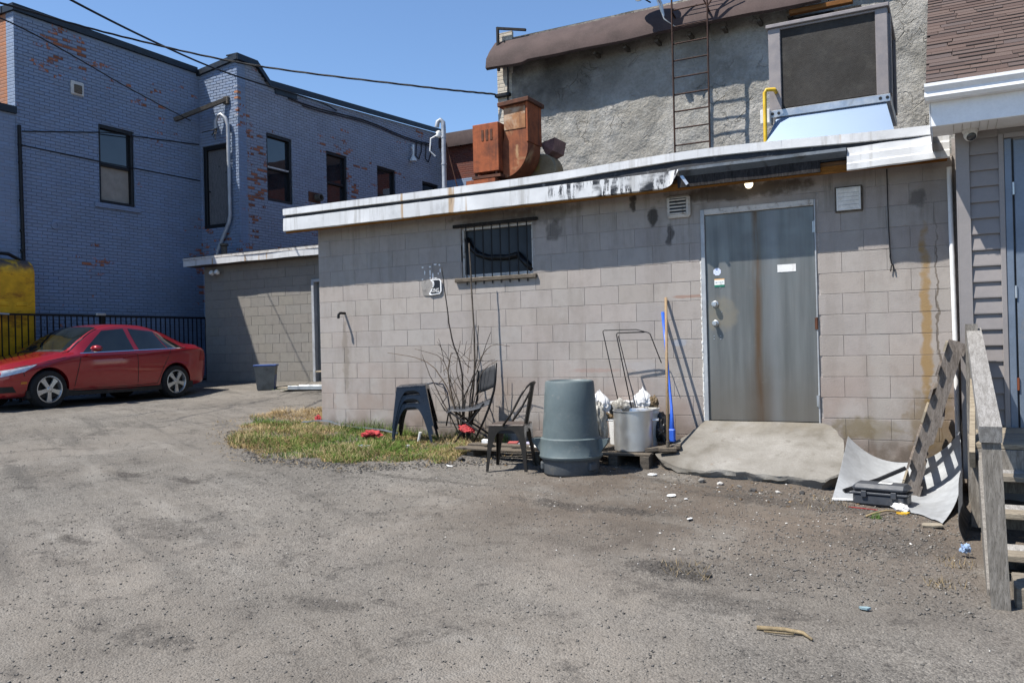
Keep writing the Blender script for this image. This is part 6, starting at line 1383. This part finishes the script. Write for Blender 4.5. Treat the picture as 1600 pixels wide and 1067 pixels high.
# ================================================================== BARE SHRUB
shb = thing('bare_shrub', 'leafless shrub with tall whips in front of the barred window', 'shrub', (2.42, -.3, gz(2.42, -.3)))
def whip(pts, r0, r1, mat, n=5):
    P = [Vector(p) for p in pts]; out = []
    for i in range(len(P) - 1):
        p0, p1, p2, p3 = P[max(i - 1, 0)], P[i], P[i + 1], P[min(i + 2, len(P) - 1)]
        for k in range(n):
            t = k / n; q = .5 * ((2 * p1) + (p2 - p0) * t + (2 * p0 - 5 * p1 + 4 * p2 - p3) * t * t + (3 * p1 - p0 - 3 * p2 + p3) * t ** 3); out.append(q + Vector((random.uniform(-1, 1), random.uniform(-1, 1), random.uniform(-1, 1))) * .004)
    out.append(P[-1]); m = len(out); return M().tube(out, [r0 + (r1 - r0) * i / (m - 1) for i in range(m)], 6)
for pts, a, b, mt in (([(2.443, -.25, -.78), (2.49, -.25, -.357), (2.55, -.25, .243), (2.535, -.25, .842), (2.51, -.25, 1.60)], .014, .008, 'twig'), ([(2.378, -.3, -.78), (2.40, -.3, .055), (2.27, -.3, .474), (2.202, -.3, .934), (2.151, -.3, 1.334)], .012, .005, 'twig_dark'),
        ([(2.40, -.33, -.75), (2.38, -.35, -.3), (2.277, -.35, -.056), (2.151, -.35, .249), (1.77, -.35, .37)], .010, .003, 'twig'), ([(2.42, -.3, -.75), (2.44, -.35, -.256), (2.631, -.35, .094), (2.84, -.37, .542)], .010, .003, 'twig_dark'), ([(2.415, -.35, -.7), (2.30, -.35, -.3), (2.145, -.35, .021), (1.877, -.35, .237), (1.388, -.38, .33)], .010, .003, 'twig'),
        ([(2.45, -.28, -.75), (2.507, -.3, -.208), (2.606, -.3, .241), (2.635, -.3, .63)], .011, .004, 'twig_dark'), ([(2.40, -.3, -.7), (2.45, -.3, -.2), (2.739, -.3, .351), (3.059, -.32, .374)], .007, .003, 'twig'), ([(2.42, -.3, -.7), (2.6, -.35, -.2), (2.75, -.4, .1), (2.95, -.42, .22)], .007, .003, 'twig'),
        ([(2.39, -.32, -.72), (2.33, -.42, -.2), (2.30, -.45, .1), (2.36, -.46, .32)], .013, .004, 'twig'), ([(2.40, -.35, -.7), (2.25, -.5, -.25), (2.05, -.5, .12), (1.98, -.5, .30)], .008, .003, 'twig'), ([(2.40, -.3, -.7), (2.48, -.4, -.2), (2.40, -.42, .1), (2.46, -.42, .45)], .008, .003, 'twig')):
    whip(pts, a, b, MT[mt]).build('stem', MT[mt], shb, smooth=True)
for i in range(46):
    a = Vector((random.uniform(2.0, 2.75), random.uniform(-.5, -.2), random.uniform(-.55, .35))); d = Vector((random.uniform(-.25, .25), random.uniform(-.12, .12), random.uniform(.0, .3)))
    a = Vector((2.40 + (a.x - 2.40) * (.35 + .65 * max(0, (a.z + .6))), a.y, a.z)); whip([a, a + d * .5 + Vector((random.uniform(-.02, .02), 0, .01)), a + d], .004, .0018, MT['twig'], 3).build('twig', MT['twig' if i % 3 else 'twig_dark'], shb)

# ================================================================== GRASS, GRAVEL, LITTER
def blades(name, n, inside, hmin, hmax, w, colr, lean, lab, seed):
    rg = np.random.default_rng(seed); P = []
    while len(P) < n:
        x = rg.uniform(-1.7, 3.4, n); y = rg.uniform(-2.3, 1.5, n); k = inside(x, y, rg.random(n)); P += list(zip(x[k], y[k]))
    P = np.array(P[:n]); X, Y_ = P[:, 0], P[:, 1]; Z = ground(X, Y_) - .006
    a = rg.uniform(0, 6.283, n); h = rg.uniform(hmin, hmax, n) * (.5 + vnoise(X * 3, Y_ * 3)); dx, dy = np.cos(a), np.sin(a); ln = rg.uniform(lean[0], lean[1], n) * h
    ww = w * rg.uniform(.6, 1.4, n); b = rg.uniform(0, 6.283, n); ex, ey = np.cos(b), np.sin(b)
    V = np.zeros((n, 5, 3))
    V[:, 0] = np.stack([X - ex * ww, Y_ - ey * ww, Z], 1); V[:, 1] = np.stack([X + ex * ww, Y_ + ey * ww, Z], 1)
    mx, my, mz = X + dx * ln * .4, Y_ + dy * ln * .4, Z + h * .6
    V[:, 2] = np.stack([mx + ex * ww * .7, my + ey * ww * .7, mz], 1); V[:, 3] = np.stack([mx - ex * ww * .7, my - ey * ww * .7, mz], 1); V[:, 4] = np.stack([X + dx * ln, Y_ + dy * ln, Z + h * np.clip(1.05 - lean[1] * .25, .5, 1)], 1)
    me = bpy.data.meshes.new(name); i0 = np.arange(n) * 5
    lp = np.concatenate([np.stack([i0, i0 + 1, i0 + 2, i0 + 3], 1), ], 1); tr = np.stack([i0 + 3, i0 + 2, i0 + 4], 1)
    me.vertices.add(n * 5); me.vertices.foreach_set('co', V.ravel()); loops = np.concatenate([lp.ravel(), tr.ravel()]).astype(np.int32); me.loops.add(len(loops)); me.loops.foreach_set('vertex_index', loops)
    st = np.concatenate([np.arange(n) * 4, n * 4 + np.arange(n) * 3]).astype(np.int32); tt = np.concatenate([np.full(n, 4), np.full(n, 3)]).astype(np.int32)
    me.polygons.add(2 * n); me.polygons.foreach_set('loop_start', st); me.polygons.foreach_set('loop_total', tt); me.update(); me.validate()
    s = S(name); c = s.ramp(s.noise(55, 2), [(.3, colr[0]), (.5, colr[1]), (.7, colr[2])]); c = s.hsv(c, .5, 1, s.mr(s.noise(3, 3), .3, .7, .75, 1.2)); me.materials.append(s.out(c, .75, 0, None, .2))
    o = bpy.data.objects.new(name, me); col.objects.link(o); o['kind'] = 'stuff'; o['label'] = lab; o['category'] = 'grass'; return o
POLY = [(-.95, -.60), (-.4, -1.15), (.3, -1.7), (1.1, -2.1), (1.6, -2.05), (2.0, -1.92), (2.4, -1.62), (2.85, -1.36), (3.0, -1.0), (2.9, -.4), (2.8, -.02), (0.0, -.02), (-.03, .5), (-.6, 1.15), (-1.1, 1.37), (-1.45, 1.2), (-1.6, .4)]
def inpoly(x, y):
    r = np.zeros(len(x), bool); j = len(POLY) - 1
    for i in range(len(POLY)):
        xi, yi = POLY[i]; xj, yj = POLY[j]; r ^= ((yi > y) != (yj > y)) & (x < (xj - xi) * (y - yi) / (yj - yi + 1e-12) + xi); j = i
    return r
def edge_in(x, y): return inpoly(x + .9 * fbm(x * 2.6, y * 2.6, 4), y + .9 * fbm(x * 2.6 + 9, y * 2.6, 4)) & ~((x > -.0) & (y > -.015))
blades('dry_grass', 21000, lambda x, y, u: edge_in(x, y) & (u < np.clip(vnoise(x * 2.6 + 4, y * 2.6) * 1.7 - .35, .04, 1)), .02, .075, .0028, ((.17, .115, .05), (.33, .235, .11), (.46, .35, .19)), (.6, 2.6), 'dry straw-coloured grass patch along the block wall', 1)
blades('green_grass', 22000, lambda x, y, u: edge_in(x, y) & (u < np.clip(np.exp(-((x - 1.7) / 1.1) ** 2 - ((y + 1.25) / .6) ** 2) * 1.2 + np.exp(-((y + .2) / .22) ** 2) * .6 * (x < 1.7) + np.exp(-((x + .0) / .6) ** 2 - ((y + 1.1) / .5) ** 2) * .25, 0, 1) * (.3 + vnoise(x * 3.3, y * 3.3))), .025, .095, .0026, ((.045, .085, .012), (.085, .15, .022), (.16, .215, .05)), (.2, 1.2), 'fresh green grass tufts in the straw patch', 2)
blades('green_grass', 1500, lambda x, y, u: (x > -.1) & (x < 2.9) & (y > -.28) & (y < -.02) & (u < .2 + vnoise(x * 4, y * 4)), .06, .20, .0022, ((.05, .09, .015), (.10, .16, .03), (.22, .24, .08)), (.1, .8), 'taller thin grass along the foot of the block wall', 3)
blades('dry_grass', 2200, lambda x, y, u: edge_in(x, y) & (u < .8 * (vnoise(x * 2.2 + 2, y * 2.2) > .6)), .07, .16, .0018, ((.22, .16, .08), (.40, .30, .16), (.52, .42, .26)), (.3, 2.2), 'longer straw stalks standing out of the patch', 4)
blades('dry_grass', 2600, lambda x, y, u: inpoly(x * .82 + .2, y * .82 - .05) & ~((x > 0) & (y > -.015)) & (u < .35), .015, .05, .0024, ((.17, .115, .05), (.33, .235, .11), (.46, .35, .19)), (.8, 3.0), 'thin straw scattered beyond the patch edge', 14)
tf = []
for (x, y, r, nb) in ((7.0, -2.05, .045, 60), (4.1, -1.05, .10, 120), (7.45, -3.35, .12, 60), (6.05, -3.75, .15, 60), (7.5, -2.9, .12, 50), (6.6, -1.7, .25, 60), (-4.2, 3.95, .35, 160)):
    m = M()
    for k in range(nb):
        a = random.uniform(0, 6.28); q = r * math.sqrt(random.random()); px, py = x + q * math.cos(a), y + q * math.sin(a); z = gz(px, py) - .004; h = random.uniform(.02, .06); e = random.uniform(0, 6.28); d = random.uniform(.2, 1.4) * h
        m.add([(px - .0025, py, z), (px + .0025, py + .001, z), (px + d * math.cos(e), py + d * math.sin(e), z + h)], [(0, 1, 2)])
    tf.append((m, x))
MT['weed'] = simple('weed_green', (.09, .17, .025), .7, var=.3, bump=0); MT['straw'] = simple('straw', (.33, .25, .14), .8, var=.3, bump=0)
for (m, x), lab in zip(tf, ('tiny bright green weed tuft on dirt before the toolbox', 'green weeds sprouting behind the brown chair legs', 'dry straw tuft at foot of stair post', 'flattened dry straw tuft on the dark mound in yard', 'dry weeds beside the bent dark panel', 'scattered straw at the right end of ramp', 'weedy growth behind the recycling bin')):
    o = m.build('weed_tuft', MT['weed'] if 'green' in lab or 'growth' in lab else MT['straw'], None, fix=False); tag(o, lab, 'weed'); o['kind'] = 'stuff'

def scatter(name, n, xr, yr, s0, s1, mat, lab, seed, dens=None, flat=.6):
    rg = np.random.default_rng(seed); P = []
    while len(P) < n:
        x = rg.uniform(*xr, n); y = rg.uniform(*yr, n); k = rg.random(n) < (dens(x, y) if dens else 1); P += list(zip(x[k], y[k]))
    P = np.array(P[:n]); X, Y_ = P[:, 0], P[:, 1]; r = s0 * (s1 / s0) ** (rg.random(n) ** 2.2); Z = ground(X, Y_) + r * flat * .25
    base = np.array([(1, 0, 0), (0, 1, 0), (-1, 0, 0), (0, -1, 0), (0, 0, 1), (.6, .6, -.4)], float); faces = np.array([(0, 1, 4), (1, 2, 4), (2, 3, 4), (3, 0, 4), (1, 0, 5), (2, 1, 5), (3, 2, 5), (0, 3, 5)])
    V = base[None] * rg.uniform(.55, 1.25, (n, 6, 3)) * r[:, None, None]; V[:, :, 2] *= flat; V += rg.normal(0, .16, (n, 6, 3)) * r[:, None, None]
    a = rg.uniform(0, 6.283, n); c, s_ = np.cos(a)[:, None], np.sin(a)[:, None]; V = np.stack([V[:, :, 0] * c - V[:, :, 1] * s_, V[:, :, 0] * s_ + V[:, :, 1] * c, V[:, :, 2]], -1) + np.stack([X, Y_, Z], 1)[:, None]
    F_ = (np.arange(n)[:, None, None] * 6 + faces[None]).reshape(-1, 3).astype(np.int32)
    me = bpy.data.meshes.new(name); me.vertices.add(n * 6); me.vertices.foreach_set('co', V.ravel()); me.loops.add(F_.size); me.loops.foreach_set('vertex_index', F_.ravel())
    me.polygons.add(len(F_)); me.polygons.foreach_set('loop_start', np.arange(0, F_.size, 3, dtype=np.int32)); me.polygons.foreach_set('loop_total', np.full(len(F_), 3, dtype=np.int32)); me.update(); me.validate(); me.materials.append(mat)
    o = bpy.data.objects.new(name, me); col.objects.link(o); o['kind'] = 'stuff'; o['label'] = lab; o['category'] = 'gravel'; return o
def m_gravel():
    s = S('gravel_mix'); c = s.ramp(s.noise(42, 1), [(.25, (.075, .072, .07)), (.42, (.17, .16, .148)), (.58, (.27, .25, .225)), (.75, (.42, .40, .37))]); return s.out(c, .92, 0, s.bump(s.noise(300, 2), .4, .003), .2)
MT['gravel'] = m_gravel()
keep = lambda x, y: ~((x > 0) & (y > -.05) & (x < 7.6)) & ~((x > 7.62) & (y > -3.5))
scatter('gravel', 34000, (1.2, 8.4), (-7.6, -.3), .002, .0115, MT['gravel'], 'small loose gravel over the whole yard', 5, lambda x, y: keep(x, y) * (.35 + .65 * vnoise(x * 1.6, y * 1.6)))
scatter('gravel', 8000, (5.0, 7.65), (-3.9, -1.0), .002, .015, MT['gravel'], 'coarser gravel between the ramp and stairs', 6, lambda x, y: keep(x, y) * np.exp(-((x - 7.0) / 1.0) ** 2) * (.3 + .7 * vnoise(x * 2.5, y * 2.5)))
scatter('gravel', 5000, (-.8, 3.6), (-2.7, -.6), .003, .015, MT['dark_stone'], 'dark gravel fringe along the grass edge', 7, lambda x, y: np.exp(-((y + 1.25 + .5 * np.abs(x - .9 - .5) * .0 + np.where(x < 1.1, .75 * (x - 1.1) * -1 * .0 + (1.1 - x) * -.72 + .95, (2.3 - x) * .0 + np.where(x < 2.2, .85, .85 - (x - 2.2) * .75))) / .16) ** 2))
scatter('gravel', 5000, (-4.5, 1.5), (-4.5, 3.5), .003, .012, MT['gravel'], 'sparse gravel over the driveway', 8, lambda x, y: keep(x, y) * .6)
s = S('white_bits'); MT['bits'] = s.out(s.ramp(s.noise(31, 1), [(.35, (.40, .36, .30)), (.5, (.66, .64, .60)), (.7, (.74, .73, .71))]), .8)
scatter('debris', 420, (3.6, 7.65), (-4.8, -.9), .003, .017, MT['bits'], 'scattered pale bits of paper, plastic and plaster', 9, lambda x, y: keep(x, y) * np.exp(-((y + 1.7) / 1.5) ** 2) * (.3 + .7 * (x > 5.0)), .35)
scatter('debris', 120, (2.9, 4.9), (-2.6, -.9), .003, .011, MT['bits'], 'scattered pale litter bits before chair and can', 10, None, .3)
scatter('debris', 60, (1.2, 8.0), (-7, -3), .003, .008, MT['bits'], 'few pale specks across the near yard', 12, None, .4)

s = S('dead_leaf'); MT['leaf'] = s.out(s.ramp(s.noise(23, 1), [(.3, (.12, .07, .035)), (.5, (.25, .16, .08)), (.7, (.36, .25, .14))]), .85)
o = scatter('dead_leaves', 700, (1.6, 4.9), (-1.5, -.12), .006, .030, MT['leaf'], 'dead leaves and scraps along the foot of wall', 15, lambda x, y: keep(x, y) * (.25 + np.exp(-((x - 2.5) / .7) ** 2)), .22); o['category'] = 'leaves'
o = scatter('dead_leaves', 260, (5.0, 7.6), (-1.9, -1.0), .005, .022, MT['leaf'], 'dead leaves and bark bits before ramp and sheet', 16, None, .22); o['category'] = 'leaves'
def flat_bit(x, y, pts, th, mat, name, lab, cat, rz=0, tilt=0, lift=.004):
    z = gz(x, y) + lift; rot = Matrix.Rotation(R(rz), 3, 'Z') @ Matrix.Rotation(R(tilt), 3, 'X'); n = len(pts); rr = random.Random(int(abs(x * 131 + y * 77) * 10))
    vs = [Vector((p[0], p[1], rr.uniform(0, .008))) for p in pts]; vs = [rot @ v for v in vs] ; vs2 = [v + Vector((0, 0, th)) for v in vs]
    m = M(); m.add([tuple(v + Vector((x, y, z))) for v in vs + vs2], [tuple(range(n - 1, -1, -1)), tuple(range(n, 2 * n))] + [(i, (i + 1) % n, n + (i + 1) % n, n + i) for i in range(n)]); return tag(m.build(name, mat, None), lab, cat)
rect = lambda w, h: [(-w, -h), (w, -h), (w, h), (-w, h)]
MT['yellow_lid'] = simple('yellow_lid', (.62, .36, .03), .5); MT['blue_print'] = simple('blue_print', (.10, .28, .50), .5); MT['pink'] = simple('pink_card', (.55, .12, .11), .6); MT['lilac'] = simple('lilac_paper', (.52, .50, .66), .7)
jag = lambda s_, k=7, sd=1: [(s_ * math.cos(6.283 * i / k) * random.Random(sd * 10 + i).uniform(.6, 1.2), s_ * .7 * math.sin(6.283 * i / k) * random.Random(sd * 20 + i).uniform(.6, 1.2)) for i in range(k)]
bx = flat_bit(1.62, -1.17, rect(.065, .05), .035, MT['paper'], 'small_carton', 'small white and blue carton lying in the grass', 'carton', 12); 
m = M(); m.box((1.565, -1.225, gz(1.62, -1.17) + .0425), (1.625, -1.19, gz(1.62, -1.17) + .0475)); m.build('printed_band', MT['blue_print'], bx)
flat_bit(2.04, -.93, jag(.03, 6, 3), .03, MT['paper'], 'paper_cup', 'crushed white paper cup at the grass edge below stools', 'cup', 30)
cup = M().tube([(1.93, -.56, gz(1.93, -.56) + .0), (1.965, -.56, gz(1.93, -.56) + .13)], [.014, .018], 10); tag(cup.build('white_tube', MT['white_plastic'], None), 'white plastic tube leaning between the stool legs', 'tube')
tag(blob((1.28, -.62, gz(1.28, -.62) + .05), (.14, .10, .055), 31, 1.0, 2).build('red_rag', MT['red_cloth'], None, smooth=25), 'crumpled red rag in the grass left of stools', 'rag')
tag(blob((2.56, -.48, gz(2.56, -.48) + .17), (.11, .06, .05), 33, 1.0, 2).build('red_rag', MT['red_cloth'], None, smooth=25), 'red rag caught under the folding chair seat', 'rag')
tag(blob((-.22, .16, gz(-.22, .16) + .06), (.05, .04, .05), 35, .9, 2).build('red_rag', MT['red_cloth'], None, smooth=25), 'small red scrap in grass at the building corner', 'rag')
g = [[(-.25 + 1.75 * t, .02 - .36 * t - .05 * s_ + (-.10 if t < .25 else 0) * (1 - t * 4), gz(-.25 + 1.75 * t, .0 - .36 * t) + .06 + .05 * math.exp(-((t - .2) / .12) ** 2) - .01 * s_) for s_ in np.linspace(0, 1, 4)] for t in np.linspace(0, 1, 24)]
g = [[(q[0], min(q[1], -.03 - .02 * j), q[2]) for j, q in enumerate(r_)] for r_ in g]
tag(M().sheet(g, .006).build('metal_strip', MT['gutter_grey'], None, smooth=True), 'bent grey metal strip lying in grass near left corner', 'strip')
flat_bit(5.42, -1.95, jag(.04, 7, 5), .004, MT['paper'], 'paper_scrap', 'torn white paper scrap on the brown earth', 'paper', 20, 6); flat_bit(5.55, -1.98, jag(.02, 6, 6), .004, MT['paper'], 'paper_scrap', 'small white paper scrap beside the torn one', 'paper', 50)
flat_bit(4.98, -1.10, jag(.05, 8, 8), .01, MT['paper'], 'paper_scrap', 'crumpled white paper at the left corner of ramp', 'paper', 10, 4); flat_bit(5.74, -2.55, jag(.032, 6, 9), .004, MT['paper'], 'paper_scrap', 'creamy paper scrap in middle of dirt before ramp', 'paper', 100)
flat_bit(6.72, -1.52, rect(.09, .012), .012, MT['paper'], 'white_stick', 'short white stick left of the toolbox', 'stick', 8); flat_bit(7.36, -2.12, jag(.09, 7, 12), .012, MT['pale_ply'], 'cardboard_scrap', 'pale card scrap by the curved sheet corner', 'card', 40)
flat_bit(7.16, -1.80, jag(.05, 8, 14), .012, MT['yellow_lid'], 'yellow_lid', 'yellow plastic lid on the ground right of toolbox', 'lid', 0); flat_bit(6.88, -1.72, rect(.11, .006), .006, MT['red_cloth'], 'red_straw', 'thin red straw in front of the toolbox', 'straw', -14)
tag(blob((7.13, -1.68, gz(7.13, -1.68) + .03), (.07, .05, .035), 41, .9, 2).build('plastic_wrap', MT['bag_white'], None, smooth=25), 'crumpled clear wrap just right of the toolbox', 'wrap')
flat_bit(3.42, -.98, rect(.05, .07), .01, MT['pink'], 'card_scrap', 'pinkish red card under the brown chair', 'card', 20, 0, .15); flat_bit(3.62, -.95, rect(.13, .06), .004, MT['lilac'], 'paper_sheet', 'lilac paper sheet on the flat pallet under chair', 'paper', 14, 4, .155); flat_bit(3.80, -1.08, rect(.12, .06), .004, MT['paper'], 'paper_sheet', 'white paper sheet on the flat pallet right of chair', 'paper', -12, 3, .16); flat_bit(3.10, -.98, jag(.09, 8, 16), .03, MT['paper'], 'paper_scrap', 'white crumpled paper on the left of flat pallet', 'paper', 5, 0, .13)
flat_bit(2.62, -.98, [(-.09, -.02), (.05, -.035), (.10, .0), (.06, .03), (-.07, .025)], .025, MT['pale_ply'], 'corn_husk', 'pale yellow husk lying on dirt by folding chair', 'husk', 15)
flat_bit(3.02, -1.62, [(-.06, .01), (0, -.012), (.06, .0), (.055, .014), (0, .006)], .006, MT['paper'], 'plastic_spoon', 'white plastic spoon on dirt left of brown chair', 'spoon', -25)
sk = M(); sk.tube([(6.62, -4.46, gz(6.62, -4.46) + .012), (6.75, -4.44, gz(6.75, -4.44) + .02), (6.84, -4.45, gz(6.84, -4.45) + .014), (6.89, -4.50, gz(6.89, -4.5) + .012)], [.011, .012, .01, .006], 7); sk.tube([(6.66, -4.49, gz(6.66, -4.49) + .01), (6.80, -4.47, gz(6.8, -4.47) + .012)], .005, 5); tag(sk.build('dry_stick', MT['straw'], None, smooth=True), 'pale dry stick on the ground in near yard', 'stick')
sk = M(); sk.tube([(6.93, -2.05, gz(6.93, -2.05) + .01), (6.96, -1.92, gz(6.96, -1.92) + .02), (7.05, -1.83, gz(7.05, -1.83) + .03), (7.15, -1.80, gz(7.15, -1.8) + .02)], .008, 6); tag(sk.build('root_piece', MT['straw'], None, smooth=True), 'curved brown root piece below the toolbox', 'root')
flat_bit(7.07, -3.93, jag(.035, 7, 22), .01, MT['blue_print'].copy() if False else simple('pale_blue_chip', (.30, .42, .46), .5), 'plastic_chip', 'pale blue plastic chip before the stair post', 'chip', 0)
tag(blob((7.56, -2.72, gz(7.56, -2.72) + .05), (.03, .035, .035), 47, .9, 2).build('blue_bag', simple('blue_bag', (.30, .42, .62), .5), None, smooth=50), 'pale blue plastic bag crumpled behind the stair post', 'bag')
